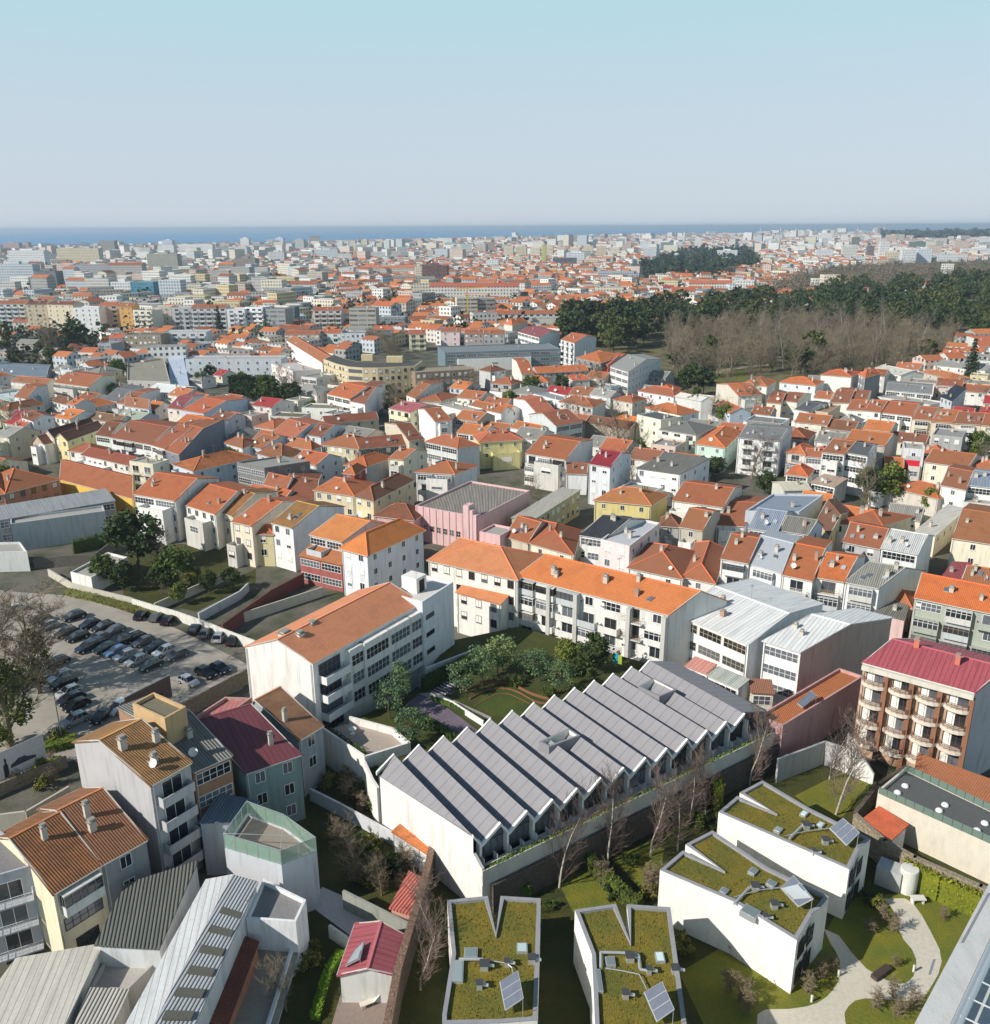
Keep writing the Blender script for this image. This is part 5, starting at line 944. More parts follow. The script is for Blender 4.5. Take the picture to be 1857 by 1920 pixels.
 ('d', (1230, 1096), (1380, 1108), 9, 'C', 9.4, 'f', 1.4, (214, 216, 220), FGR, 'n', 'white box building with a bright red shutter panel'),
 ('d', (380, 1112), (515, 1132), 9, 'C', 7.4, 'h', 1.8, (214, 208, 198), ('tile', (206, 110, 70)), 'm', 'neglected house with leaning stair and orange hip'),
 ('d', (518, 1142), (636, 1152), 8, 'C', 7, 'g', 1.4, (222, 226, 232), ('tile', (216, 110, 74)), 'b', 'small glazed house with salmon roof left of the olive trimmed flats'),
 ('d', (1380, 1182), (1692, 1226), (1755, 1130), 'R', 7.4, 'g', 2, (232, 222, 200), ('tile', (180, 96, 62)), 's', 'cream house with dark orange roof right of the red panel'),
 ('d', (1712, 1226), (1960, 1260), 9, 'C', 6.4, 'h', 2, (226, 214, 190), ('tile', (204, 106, 68)), 'n', 'ribbed orange hip cut by the right edge'),
 ('d', (1095, 1210), (1230, 1220), 8, 'C', 5.4, 'g', 1.6, (200, 190, 176), ('tile', (206, 108, 60)), 'n', 'low orange roof in front of the red panel building'),
 ('h', (1150, 210), (1480, 290), 9, 'C', 5, 'h', 2, (210, 200, 186), ('tile', (190, 98, 62)), 'n', 'broad uneven brown orange roof right of the garden trees'),
 ('h', (1010, 190), (1145, 215), 9, 'C', 5, 'g', 2, (200, 196, 190), BRO, 'n', 'shadowed brown roof behind the garden trees'),
 ('h', (560, 170), (730, 205), 7, 'C', 5, 's', .8, (228, 226, 220), ('corr', (190, 166, 150)), 'b', 'faded pink sheet roof below the olive trimmed flats'),
 ('h', (360, 230), (560, 225), 8, 'C', 4.6, 'g', 1, (206, 204, 192), ('seam', (206, 200, 180)), 'n', 'ribbed cream greenhouse roof below the neglected house'),
 # a: left
 ('a', (395, 608), (645, 640), (738, 562), 'R', 8, 'g', 2, (222, 216, 196), ('tile', (186, 98, 66)), 'g', 'house with yellow dormer and broad brown orange roof, left'),
 ('a', (78, 600), (330, 625), 8, 'C', 6, 'g', 1.8, (222, 220, 214), ('tile', (196, 110, 70)), 'w', 'long low orange roof in front of the blue metal shed, left'),
 ('a', (104, 712), (190, 728), (266, 642), 'R', 9, 'g', 1.8, (214, 214, 216), ('tile', (196, 106, 66)), 'w', 'narrow house with big grey blank side, left'),
 ('a', (486, 762), (545, 772), (612, 730), 'R', 9, 'g', 1.6, (196, 196, 198), ('tile', (206, 104, 62)), 'w', 'narrow orange roof over large rough grey side wall'),
 ('a', (-60, 548), (340, 568), (372, 480), 'C', 5, 'g', 1.6, (120, 122, 126), ('seam', (122, 132, 146)), 'n', 'large blue grey ribbed metal shed at the left edge'),
 ('a', (160, 862), (240, 888), (312, 842), 'R', 10, 'g', 1.2, (232, 232, 234), BRO, 'w', 'tall white town house with ornamental balcony rail, left'),
 ('a', (66, 938), (150, 950), (215, 900), 'R', 8, 'g', 1.4, (230, 230, 230), ('tile', (196, 90, 70)), 'R', 'white house with iron balconies left of the tall town house'),
 ('a', (-40, 990), (64, 1005), 11, 'C', 8, 'g', 2, (206, 200, 172), GRL, 'w', 'beige front with tall windows at the left edge'),
 ('a', (312, 992), (392, 1008), (700, 915), 'C', 8, 'e', 2, (206, 190, 176), ('oldtile', (108, 66, 54)), 'w', 'pinkish beige house with long dark roof running back'),
 ('a', (396, 1012), (490, 1032), (760, 935), 'C', 7.6, 'e', 1.8, (232, 214, 150), ('oldtile', (120, 74, 56)), 'w', 'yellow fronted house with long dark roof running back'),
 ('a', (240, 1040), (318, 1056), 8, 'C', 6.4, 'e', 2.2, (196, 170, 150), BRO, 'w', 'little gabled house with white bargeboards, left'),
 ('a', (694, 988), (798, 1002), (880, 902), 'R', 8.6, 'g', 2, (206, 222, 216), BRO, 'b', 'mint fronted house with solar heaters on its roof'),
 ('a', (801, 1006), (1098, 1058), (1240, 932), 'R', 8.8, 'g', 2.2, (222, 220, 216), ('tile', (186, 88, 58)), 'm', 'long rust roof with chimneys and dark party walls, left'),
 ('a', (1101, 1062), (1202, 1092), (1400, 935), 'R', 9, 'g', 2.2, (226, 226, 226), ('tile', (192, 92, 62)), 'm', 'rust roof with a row of white rooflights'),
 ('a', (1205, 1102), (1300, 1132), (1472, 942), 'R', 9, 'g', 2.2, (120, 126, 140), ('tile', (200, 100, 66)), 'n', 'end roof above the large slate blue gable'),
 ('a', (500, 1102), (660, 1120), 7, 'C', 6.4, 'h', 1.8, (232, 226, 220), ('tile', (176, 88, 68)), 'w', 'small red brown hip at the street corner, left'),
 ('a', (592, 1130), (940, 1208), 6, 'C', 6, 'g', 1.6, (232, 226, 220), ('tile', (150, 70, 56)), 'w', 'white terrace with brown framed windows above the yellow wall building'),
 ('a', (940, 1190), (1110, 1215), 6, 'C', 7, 'f', 1.6, (224, 216, 190), FGR, 'R', 'cream infill house with iron balconies behind the yellow wall building'),
 ('a', (1255, 1200), (1405, 1252), (1857, 1150), 'C', 7, 'h', 2, (196, 206, 220), ('oldtile', (196, 116, 70)), 's', 'blue grey house with golden brown hip left of the grey office'),
 ('a', (1625, 1045), (1760, 1082), (1880, 1040), 'C', 6.6, 'h', 2, (232, 232, 230), ('tile', (190, 100, 66)), 's', 'white house with brown hip right of the slate blue gable'),
 ('a', (1268, 906), (1460, 942), (1552, 872), 'R', 8, 'g', 1.8, BLW, ('tile', (226, 108, 56)), 'n', 'vivid orange roof behind the slate blue gable'),
 ('a', (1216, 792), (1316, 804), (1400, 716), 'R', 8, 'g', 1.6, (230, 214, 200), RDS, 'w', 'rose metal roof with cream front, left middle'),
 ('a', (1318, 806), (1480, 834), (1640, 742), 'R', 8, 'g', 1.8, (190, 206, 222), ('tile', (206, 96, 66)), 'n', 'orange roof with light blue wall beside the rose metal roof'),
 ('a', (905, 778), (1080, 802), (1092, 735), 'C', 8, 'g', 1.8, (200, 204, 216), ('tile', (190, 110, 80)), 'w', 'faded roof over long lavender side wall, left middle'),
 ('a', (848, 758), (940, 766), (1052, 682), 'R', 7, 'g', 1.4, (216, 216, 218), ('tile', (196, 100, 70)), 'n', 'orange slope left of the white marquee roofs'),
 ('a', (750, 732), (852, 748), (950, 665), 'R', 6, 'g', 1.4, (200, 200, 204), ('corr', (128, 128, 130)), 'n', 'grey sheet roof left of the orange slope by the marquees'),
 ('a', (1060, 662), (1272, 692), (1430, 642), 'C', 5, 'g', 1.4, (226, 226, 226), ('seam', (236, 236, 234)), 'n', 'bright white marquee like roofs, left middle'),
 ('a', (925, 600), (1236, 612), (1190, 432), 'C', 6, 'f', 1.4, (190, 186, 176), ('corr', (164, 158, 144)), 'n', 'concrete deck building with bare grey roof bays'),
 ('a', (1240, 622), (1372, 628), (1330, 432), 'C', 4, 's', 1.4, (200, 206, 220), ('flat', (186, 196, 214)), 'n', 'pale blue sloping roof left of the long light blue building'),
 ('a', (640, 870), (850, 900), 8, 'C', 6.4, 'g', 1.6, (216, 220, 216), ('oldtile', (170, 130, 90)), 's', 'tan roof with mint wall between lavender walls'),
 ('a', (850, 850), (1010, 880), 8, 'C', 7, 'g', 1.6, (176, 180, 200), ('flat', (156, 164, 150)), 'n', 'grey green roof over lavender wall with small chimneys'),
 ('a', (0, 800), (60, 810), 14, 'C', 7, 'h', 2, (214, 206, 180), ('tile', (196, 110, 60)), 'n', 'orange hip at the left edge beside the maroon roof'),
 ('a', (60, 850), (200, 860), 9, 'C', 6, 'g', 1.4, (200, 190, 176), RDS, 'n', 'maroon roof left of the tall white town house'),
 ('a', (-60, 700), (110, 745), 10, 'C', 7, 'f', 1.4, (150, 176, 180), ('flat', (196, 206, 206)), 'b', 'teal glazed flat roofed building at the left edge'),
 ('a', (370, 740), (490, 770), 7, 'C', 6, 'g', 1.6, (222, 222, 222), BRO, 'w', 'white house with small brown roof beside the rough grey side wall'),
 ('a', (1530, 860), (1650, 880), 8, 'C', 7, 'g', 1.6, (206, 200, 206), ('oldtile', (150, 92, 72)), 'n', 'brown roof over long lavender wall, left of the garden trees'),
]
for t, a, b_, c, mo, z, ty, ri, w_, rf_, st_, lb in T2:
    H(lb, (t, *a), (t, *b_), (t, *c) if isinstance(c, tuple) else c, z, ty, ri, mo, wall=w_, roof=rf_, st=('s' if st_ == 'n' and R() < .6 else st_, 's' if R() < .5 else 'n', 'n'), ch=1 + (R() < .4))
# red shutter panel
b = MB(); A_, B_ = at('d', 1230, 1096, 9.4), at('d', 1380, 1108, 9.4); d_ = (B_ - A_).normalized(); n_ = V(d_.y, -d_.x); L_ = (B_ - A_).length
rd = [o for o in S.objects if o.get('label', '').startswith('white box building with a bright')][0]
b.obox(V(A_.x, A_.y), d_, n_, .8, L_ - .8, 0.003, .08, 2.2, 7.8, 0); b.obox(V(A_.x, A_.y), d_, n_, .8, L_ - .8, .083, .1, 3.4, 6.6, 1); b.build('shutter_panel', [mat('plain', (176, 178, 176)), mat('plain', (206, 40, 60))], rd)
# the curved yellow block
cb = [at('b', x, y, 13) for x, y in ((568, 445), (655, 478), (745, 500), (850, 508), (960, 508), (1090, 502), (1232, 494))]
root = empty('apartment_block', V(cb[3].x, cb[3].y), 'large curved yellow block with dark flat roof and four rows of windows', 'apartment block')
w_ = MB(); rf_ = MB(); back = [p + V(2, 15) for p in cb]; loop = cb + back[::-1]; w_.prism([V(p.x, p.y) for p in loop], 0, 13.4); rf_.slab([V(p.x, p.y, 13.45) for p in offset([V(p.x, p.y) for p in loop], .5)], .04)
w_.build('wall', mat('wall', (212, 192, 150)), root); rf_.build('roof', mat('flat', (84, 82, 80)), root)
for i in range(len(cb) - 1): facade(root, cb[i], cb[i + 1], 0, 13, 'w' if i != 2 else 'b', (212, 192, 150), (80, 76, 74))
FOOT.append((cb[0], cb[3], back[3], back[0])); FOOT.append((cb[3], cb[6], back[6], back[3]))
for f, w2 in ((.45, 5), (.75, 7)): q = cb[0] + (cb[-1] - cb[0]) * f; bb = MB(); bb.obox(V(q.x + 1, q.y + 6, 13.3), V(1, 0), V(0, 1), -w2 / 2, w2 / 2, -2, 2, 0, 2.6); bb.build('roof_hut', mat('wall', (216, 194, 146)), root)
H('brown right wing of the curved block with long dark flat roof', ('b', 1235, 545), ('b', 1662, 520), 14, 11, 'f', name='apartment_block', cat='apartment block', wall=(150, 128, 104), roof=('flat', (150, 140, 122)), st=('w', 'n', 'n'), ch=1)
# ---- blocks along the far avenue
T3 = [
 ('a', -60, 180, 38, 20, (200, 204, 204), ('tile', (186, 92, 60)), 'B', 'grey block with dark balconies at the left end of the long avenue row'),
 ('a', 185, 334, 42, 20, (222, 204, 172), ('tile', (120, 62, 52)), 's', 'cream block with dark brown roof, first of the cream pair'),
 ('a', 338, 528, 42, 20, (222, 206, 176), ('tile', (126, 66, 54)), 's', 'cream block with dark brown roof, second and wider of the cream pair'),
 ('a', 530, 716, 72, 19, (236, 236, 236), ('flat', (206, 208, 212)), 's', 'plain white block with stepped top in the avenue row'),
 ('a', 718, 860, 52, 20, (206, 184, 168), ('tile', (206, 100, 62)), 'B', 'rosy beige block with orange roof beside the ochre one'),
 ('a', 862, 955, 58, 20, (228, 168, 84), ('tile', (206, 106, 64)), 's', 'ochre orange narrow block in the avenue row'),
 ('a', 965, 1100, 88, 18, (220, 216, 200), ('flat', (120, 112, 108)), 'B', 'beige block with dark top floor right of the ochre one'),
 ('a', 1104, 1240, 66, 19, (220, 208, 190), ('flat', (200, 190, 170)), 's', 'sand coloured block with full height corner strip'),
 ('a', 1245, 1384, 70, 19, (184, 186, 190), ('flat', (190, 190, 190)), 'B', 'grey block with banded balconies in the avenue row'),
 ('a', 1386, 1640, 70, 19, (206, 208, 210), ('tile', (206, 106, 72)), 'B', 'long light grey block with orange roof in the avenue row'),
 ('a', 1645, 1775, 82, 18, (222, 226, 232), ('flat', (206, 206, 210)), 'B', 'white block right of the tall dark conifer'),
 ('a', 1778, 1905, 66, 19, (226, 230, 234), ('flat', (196, 198, 200)), 'B', 'white and grey block left of the framed grey office'),
 ('b', 62, 288, 78, 18, (150, 158, 160), ('flat', (120, 118, 118)), 'b', 'grey block with bold white frame around its windows'),
 ('b', 292, 358, 70, 17, (70, 100, 112), ('flat', (96, 100, 104)), 'b', 'dark teal glass block beside the white framed block'),
 ('b', 492, 698, 86, 16, (216, 206, 200), ('tile', (216, 98, 62)), 'B', 'white and brown block with orange roof and long balconies'),
 ('b', 752, 946, 74, 19, (176, 172, 156), ('flat', (120, 118, 112)), 'b', 'tall grey block with a pale ribbed flank'),
 ('b', 950, 1155, 136, 9, (120, 136, 146), ('flat', (170, 176, 178)), 'b', 'low blue grey office right of the tall grey block'),
 ('b', 545, 690, 250, 10, (196, 206, 204), ('tile', (206, 96, 62)), 'B', 'block with rust red roof above the curved yellow block'),
 ('b', 693, 868, 258, 10, (214, 220, 226), ('flat', (128, 128, 128)), 'w', 'white block with grey roof beside the rust red roof'),
 ('b', 935, 1072, 226, 11, (150, 152, 154), ('tile', (216, 100, 62)), 'B', 'dark fronted block with orange roof above the bare avenue trees'),
 ('b', 1190, 1310, 258, 10, (226, 214, 176), ('tile', (206, 96, 66)), 'R', 'cream gabled block right of the bare avenue trees'),
 ('b', 1418, 1555, 240, 10, (226, 206, 206), ('tile', (216, 104, 72)), 's', 'pink white house with orange roof behind the glass building'),
 ('b', 1590, 1725, 256, 10, (176, 156, 150), ('tile', (214, 104, 68)), 'w', 'dusky pink block with orange roof, left of a similar grey one'),
 ('b', 1728, 1880, 258, 10, (170, 168, 170), ('tile', (212, 106, 68)), 'w', 'grey block with orange roof, right of the dusky pink one'),
 ('b', 232, 462, 222, 9, (150, 154, 150), ('tile', (200, 90, 60)), 'w', 'block with rust roof left of the long descending row'),
 ('b', 285, 535, 262, 10, (206, 190, 170), ('tile', (206, 98, 62)), 'w', 'beige block with orange roof at the top of the descending row'),
 ('r', 745, 858, 462, 17, (206, 196, 176), ('flat', (190, 186, 176)), 'b', 'half built block with square window grid and yellow crane'),
 ('r', 862, 954, 466, 16, (178, 170, 156), ('flat', (190, 186, 176)), 'b', 'grey brown twin of the half built block'),
 ('a', 900, 1165, 268, 12, (156, 142, 120), ('flat', (110, 106, 104)), 'w', 'brown grey block with dark recessed attic, left middle'),
 ('a', 1172, 1495, 250, 12, (206, 210, 216), ('flat', (176, 176, 172)), 'B', 'long white block with balcony bands, left middle'),
 ('a', 790, 890, 288, 10, (170, 188, 226), ('tile', (216, 100, 70)), 's', 'sky blue house with orange red roof'),
 ('a', 710, 806, 330, 9, (150, 158, 166), ('flat', (150, 150, 150)), 'b', 'dim grey glazed house left of the sky blue one'),
 ('a', 1345, 2040, 448, 10, (200, 208, 218), ('flat', (176, 172, 166)), 's', 'very long light blue building with roof plant behind the dark clipped trees'),
 ('a', 90, 215, 170, 8, (232, 224, 214), ('tile', (206, 96, 62)), 's', 'little white villa with orange roof at the foot of the avenue row'),
 ('a', 1500, 1600, 318, 6, (206, 206, 200), ('flat', (92, 84, 78)), 's', 'small white arched front with dark roof beside the long white block'),
]
for t, x0, x1, y, z, w_, rf_, st_, lb in T3:
    AP(lb, (t, x0, y), (t, x1, y + random.choice((-2, 0, 3))), 12 if z > 9 else 10, z, 'f' if rf_[0] == 'flat' else 'g', 1.8, wall=w_, roof=rf_, st=(st_, 'n', 's'), ch=1, ov=.2, name='apartment_block' if z > 8 else 'house', cat='apartment block' if z > 8 else 'house')
# ================================================================ right foreground buildings
H('long low building with dark flat roof, white dome lights and green glass parapet, right edge', ('l', 1042, 1112), ('l', 2100, 1590), ('l', 2290, 1450), 5, 'f', D=at('l', 1240, 948, 5), wall=(214, 206, 190), roof=('flat', (96, 98, 98)), st='n', ch=0, wallkind='conc')
lowb = [o for o in S.objects if o.get('label', '').startswith('long low building with dark')][0]
for x, y in ((1240, 1062), (1185, 1110), (1530, 1200), (1487, 1240), (1818, 1333), (1762, 1385)):
    b = MB(); b.lathe(at('l', x, y, 5.15), [(.42, 0), (.4, .14), (.3, .27), (.15, .33), (.02, .35)], 14); b.build('dome_light', mat('plain', (232, 232, 228)), lowb)
b = MB(); ring = [at('l', 1042, 1112, 5.56), at('l', 2100, 1590, 5.56), at('l', 1240, 948, 5.56), at('l', 2290, 1450, 5.56)]
for p, q in ((ring[0], ring[1]), (ring[2], ring[3])):
    d_ = (q - p).normalized(); L_ = (q - p).length; k = int(L_ / 1.0)
    b = MB()
    for i in range(k): b.obox(p, d_, V(-d_.y, d_.x), L_ * i / k + .03, L_ * (i + 1) / k - .03, .05, .09, 0, .9)
    b.build('glass_parapet', mat('glass', (110, 128, 118)), lowb)
pass
SH('long orange tiled lean-to with two rooflights behind the low flat roofed building', ('l', 1312, 958), ('l', 2100, 1312), ('l', 2200, 1180), 5.4, 's', .6, D=at('l', 1332, 866, 5.4), wall=(150, 146, 140), roof=('tile', (216, 112, 66)), st='n')
SH('small red tiled hut beside the old stone wall, right', ('l', 942, 1300), ('l', 1150, 1440), ('l', 1246, 1362), 3.2, 's', .3, D=at('l', 1045, 1236, 3.2), wall=(226, 222, 214), roof=('tile', (216, 92, 62)), st='n')
wallrun('garden_wall', 'white garden wall with sloping top below the brown balconied flats', [at('l', 790, 955, 0), at('l', 1005, 1050, 0)], 4, .3, mat('wall', (232, 230, 226)), tops=[6.0, 1.6])
STN = mat('stone', (172, 158, 136)); STD = mat('stone', (120, 108, 96))
wallrun('stone_wall', 'long dark old stone wall tapering away between the red hut and the white box house', [at('n', 1385, 60, 3.6), at('n', 1295, 450, 3.6), at('n', 1190, 790, 3.6), at('n', 1105, 1080, 3.6), at('n', 1020, 1540, 3.6)], 3.6, .6, STD, cap=mat('stone', (150, 122, 104)))
wallrun('stone_wall', 'old stone wall hung with yellow green ivy along the right side of the path', [at('l', 880, 1260, 3.4), at('p', 1100, 140, 3.4), at('p', 1320, 260, 3.4), at('p', 1800, 470, 3.4), at('p', 2200, 650, 3.4)], 3.4, .6, STN)
wallrun('stone_wall', 'retaining stone wall under the planted edge of the saw-tooth hall', [SP(.4, 1.14, 0), SP(7, 1.14, 0), SP(13.6, 1.14, 0)], 3.7, .35, mat('stone', (116, 106, 98)))
wallrun('stone_wall', 'stained pale wall between the pink shed and the birch garden', [at('l', 310, 1052, 0) + V(0, .6), at('l', 640, 900, 0), at('l', 790, 950, 0)], 3.6, .3, mat('wall', (186, 186, 186)))
wallrun('stone_wall', 'low stone wall round the birch garden above the far planted roof', [at('l', 880, 1262, 2), at('l', 1040, 1060, 2), at('l', 1250, 930, 2)], 2.4, .5, STD)
b = MB(); q = at('p', 1250, 500, 0); b.lathe(q, [(.95, 0), (.95, 2.9), (.9, 3.0), (.02, 3.05)], 24, 0); o = b.build('water_tank', mat('conc', (216, 214, 206))); tag(o, 'pale concrete cylinder tank between the path and the ivy covered wall', 'tank')
b = MB(); q = at('p', 1140, 460, 0); b.obox(q, V(.8, -.6), V(.6, .8), -1.6, 1.0, -1, 1, 0, 2.4); o = b.build('concrete_hut', mat('conc', (176, 178, 176))); tag(o, 'small grey concrete block beside the cylinder tank', 'hut')
b = MB(); p0, p1 = at('p', 1010, 1155, 0), at('p', 1118, 1075, 0); d_ = (p1 - p0).normalized(); L_ = (p1 - p0).length
b.obox(p0, d_, V(-d_.y, d_.x), 0, L_, -.35, .35, .12, .5); b.obox(p0, d_, V(-d_.y, d_.x), .3, .6, -.3, .3, 0, .118); b.obox(p0, d_, V(-d_.y, d_.x), L_ - .6, L_ - .3, -.3, .3, 0, .118)
for i in range(5): b.obox(p0, d_, V(-d_.y, d_.x), 0.02, L_ - .02, -.34 + i * .14, -.24 + i * .14, .502, .53)
tag(b.build('bench', mat('flat', (84, 70, 66))), 'long dark timber bench at the edge of the island lawn', 'bench')
for (x, y), lb in (((1300, 1090), 'bollard at the tip of the island lawn, right of the bench'), ((755, 1125), 'bollard at the lawn edge below the nearer slanting house'), ((560, 1310), 'bollard nearest the bottom edge, beside the bare shrubs')):
    b = MB(); b.lathe(at('p', x, y, 0), [(.11, 0), (.11, .7), (.13, .71), (.13, .76), (.01, .78)], 10); o = b.build('bollard', mat('plain', (214, 210, 200))); tag(o, 'short pale ' + lb, 'bollard', 'path bollards')
b = MB(); q = at('p', 1345, 590, 0); b.obox(q, V(1, 0), V(0, 1), -1, .5, -.4, .4, .6, .7); b.obox(q, V(1, 0), V(0, 1), -.9, -.75, -.3, .3, 0, .6); b.obox(q, V(1, 0), V(0, 1), .2, .35, -.3, .3, 0, .6); tag(b.build('table', mat('plain', (214, 212, 206))), 'small white table on the lawn just below the cylinder tank', 'table')
# near roof at the very corner
def hi(x, y, z=24): return at('p', x, y, z)
root = empty('office_building', V(hi(1700, 1300).x, hi(1700, 1300).y), 'top of a nearby building with pale metal roof edge and service frames, bottom right corner', 'building')
b = MB(); top = [hi(1275, 1530), hi(1540, 1530), hi(1960, 620), hi(1960, 240)]; b.slab(top, 1.2); b.build('roof_edge', mat('conc', (196, 196, 194)), root)
b = MB(); b.slab([hi(1545, 1530, 22.5), hi(2600, 1530, 22.5), hi(2600, 300, 22.5), hi(1975, 600, 22.5)], .4, 0); b.build('roof_floor', mat('flat', (196, 200, 200)), root)
b = MB(); b.prism([V(p.x, p.y) for p in (hi(1290, 1530), hi(2600, 1530), hi(2600, 300), hi(1955, 300))], 0, 22); b.build('wall', mat('conc', (190, 190, 188)), root)
for o_, w_ in ((0, .1), (14, .06), (30, .06), (52, .16)): b = MB(); b.tube(hi(1560 + o_, 1530, 24.2), hi(1970 + o_, 640, 24.2), w_, n=8); b.build('service_rail', METAL, root)
for i in range(5): b = MB(); x, y = 1640 + i * 62, 1410 - i * 130; b.tube(hi(x, y, 24.25), hi(x + 230, y + 110, 24.25), .06, n=6); b.tube(hi(x + 110, y + 55, 24.25), hi(x + 110, y + 55, 22.5), .05, n=6); b.build('service_frame', METAL, root)
b = MB()
for a_, c_ in (((1420, 1130 - 20), (1455, 1000)), ((1655, 880), (1850, 520))): b.slab([hi(a_[0] - 12, a_[1], 24.03), hi(a_[0] + 8, a_[1], 24.03), hi(c_[0] + 8, c_[1], 24.03), hi(c_[0] - 12, c_[1], 24.03)], .02); b.build('roof_strip', mat('flat', (140, 138, 144)), root); b = MB()
# ================================================================ ground surfaces
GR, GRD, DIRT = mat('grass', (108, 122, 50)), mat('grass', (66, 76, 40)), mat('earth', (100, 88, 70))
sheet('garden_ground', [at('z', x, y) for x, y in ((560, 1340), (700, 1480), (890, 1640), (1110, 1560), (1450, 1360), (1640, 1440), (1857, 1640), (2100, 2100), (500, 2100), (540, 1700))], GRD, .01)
sheet('lawn', [at('o', x, y) for x, y in ((480, 420), (700, 340), (900, 560), (930, 640), (600, 660))], GR, .016)
sheet('lawn', [at('o', x, y) for x, y in ((900, 260), (1150, 150), (1260, 200), (1220, 480), (1130, 560))], GR, .016)
sheet('lawn', [at('l', x, y) for x, y in ((440, 1130), (800, 950), (980, 1040), (800, 1270), (700, 1330))], GR, .016)
sheet('lawn', [at('p', x, y) for x, y in ((0, 860), (500, 1100), (800, 560), (1250, 520), (1900, 640), (1750, 1500), (-200, 1520), (-400, 1100))], GR, .016)
sheet('path', [at('p', x, y) for x, y in [(650,780),(760,830),(850,950),(960,1070),(1040,1120),(1100,1150),(1160,1172),(1210,1180),(1260,1165),(1300,1125),(1322,1060),(1320,1000),(1290,930),(1230,860),(1200,800),(1190,700),(1120,600),(1060,560),(1240,560),(1300,600),(1360,680),(1420,790),(1460,870),(1490,930),(1505,1020),(1480,1110),(1440,1180),(1370,1290),(1250,1305),(1060,1290),(950,1285),(880,1300),(830,1340),(800,1390),(805,1450),(830,1540),(160,1540),(170,1400),(230,1365),(400,1362),(520,1345),(600,1320),(670,1275),(720,1220),(755,1160),(772,1100),(765,1010),(740,950),(700,890)]], mat('flat', (206, 198, 182)), .024)
sheet('car_park', [at('z', x, y) for x, y in ((-250, 1080), (30, 1110), (150, 1118), (330, 1178), (470, 1248), (455, 1292), (395, 1318), (330, 1350), (300, 1375), (190, 1405), (100, 1440), (-300, 1500))], mat('asphalt', (172, 164, 152)), .02)
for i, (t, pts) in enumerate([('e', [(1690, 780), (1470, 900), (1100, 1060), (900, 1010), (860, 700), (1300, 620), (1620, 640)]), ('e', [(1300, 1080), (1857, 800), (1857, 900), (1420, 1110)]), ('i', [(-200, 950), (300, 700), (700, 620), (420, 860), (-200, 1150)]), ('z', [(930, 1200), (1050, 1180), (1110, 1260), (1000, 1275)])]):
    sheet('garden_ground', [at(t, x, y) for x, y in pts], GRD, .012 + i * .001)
for i, (a_, b_) in enumerate([((-2200, 905), (700, 1010)), ((300, 640), (560, 800))]): pass
# walls round the gardens and the car park
PW = mat('wall', (222, 218, 208)); cw = mat('conc', (190, 184, 170))
for pts, h, m, lb in [
    ([('e', 350, 800), ('e', 520, 900), ('e', 690, 945), ('e', 960, 1010)], 1.6, cw, 'crumbling concrete wall along the weedy far edge of the car park'),
    ([('e', 960, 1015), ('e', 1110, 1060), ('e', 1275, 1105), ('e', 1515, 1190), ('e', 1610, 1230), ('e', 1850, 1320)], 1.9, PW, 'pale boundary wall behind the row of parked cars'),
    ([('e', 1120, 1050), ('e', 1690, 800)], 1.8, cw, 'long garden wall running up to the tall windowed cream house'),
    ([('e', 1440, 1120), ('e', 1740, 960), ('e', 1800, 900)], 1.8, mat('wall', (200, 206, 206)), 'pale wall between the vegetable garden and the dark red walled yard'),
    ([('e', 1610, 1200), ('f', 190, 950), ('f', 420, 830)], 2.6, mat('wall', (120, 60, 54)), 'dark red wall rising from the car park toward the terrace house'),
    ([('f', -60, 1130), ('f', 560, 930)], 2, cw, 'old wall beside the narrow garden with glass cold frames'),
    ([('i', 1290, 480), ('i', 1400, 420), ('i', 1790, 210)], 2.6, mat('stone', (160, 146, 124)), 'stone wall at the near side of the car park below the parked silver car'),
    ([('i', -200, 1290), ('i', 190, 1240), ('i', 500, 1060)], 2.2, cw, 'wall behind the brown roofed houses along the overgrown bank'),
    ([('i', -200, 1120), ('i', 480, 840)], 1.8, STN, 'rough stone wall under the billboard bank, left'),
    ([('j', 470, 1075), ('j', 700, 1190), ('j', 1080, 1400)], 1.8, mat('wall', (206, 208, 212)), 'pale wall dropping past the shaded gardens to the little orange roofed hut'),
    ([('n', 710, 500), ('n', 1190, 740)], 2.4, mat('wall', (150, 152, 142)), 'grey green wall along the top of the white paved yard'),
    ([('n', 385, 770), ('n', 140, 1540)], 2.6, mat('wall', (226, 226, 226)), 'long white parapet wall right of the concrete yard, bottom left'),
    ([('n', 610, 750), ('n', 770, 860), ('n', 745, 920)], 1.6, PW, 'short white wall left of the small red metal roofed hut'),
    ([('g', -60, 1400), ('g', 120, 1310)], 1.8, mat('wall', (110, 56, 50)), 'dark red brick wall between the white block and the court'),
    ([('k', 420, 190), ('k', 560, 130), ('k', 690, 180)], 1.6, PW, 'low wall round the dark garden under the glazed balconies'),
    ([('e', 240, 720), ('e', 690, 690), ('e', 860, 560)], 2.5, mat('stone', (130, 124, 114)), 'high retaining wall below the grey school block')]:
    wallrun('garden_wall', lb, [at(*p, h) for p in pts], h, .3, m)
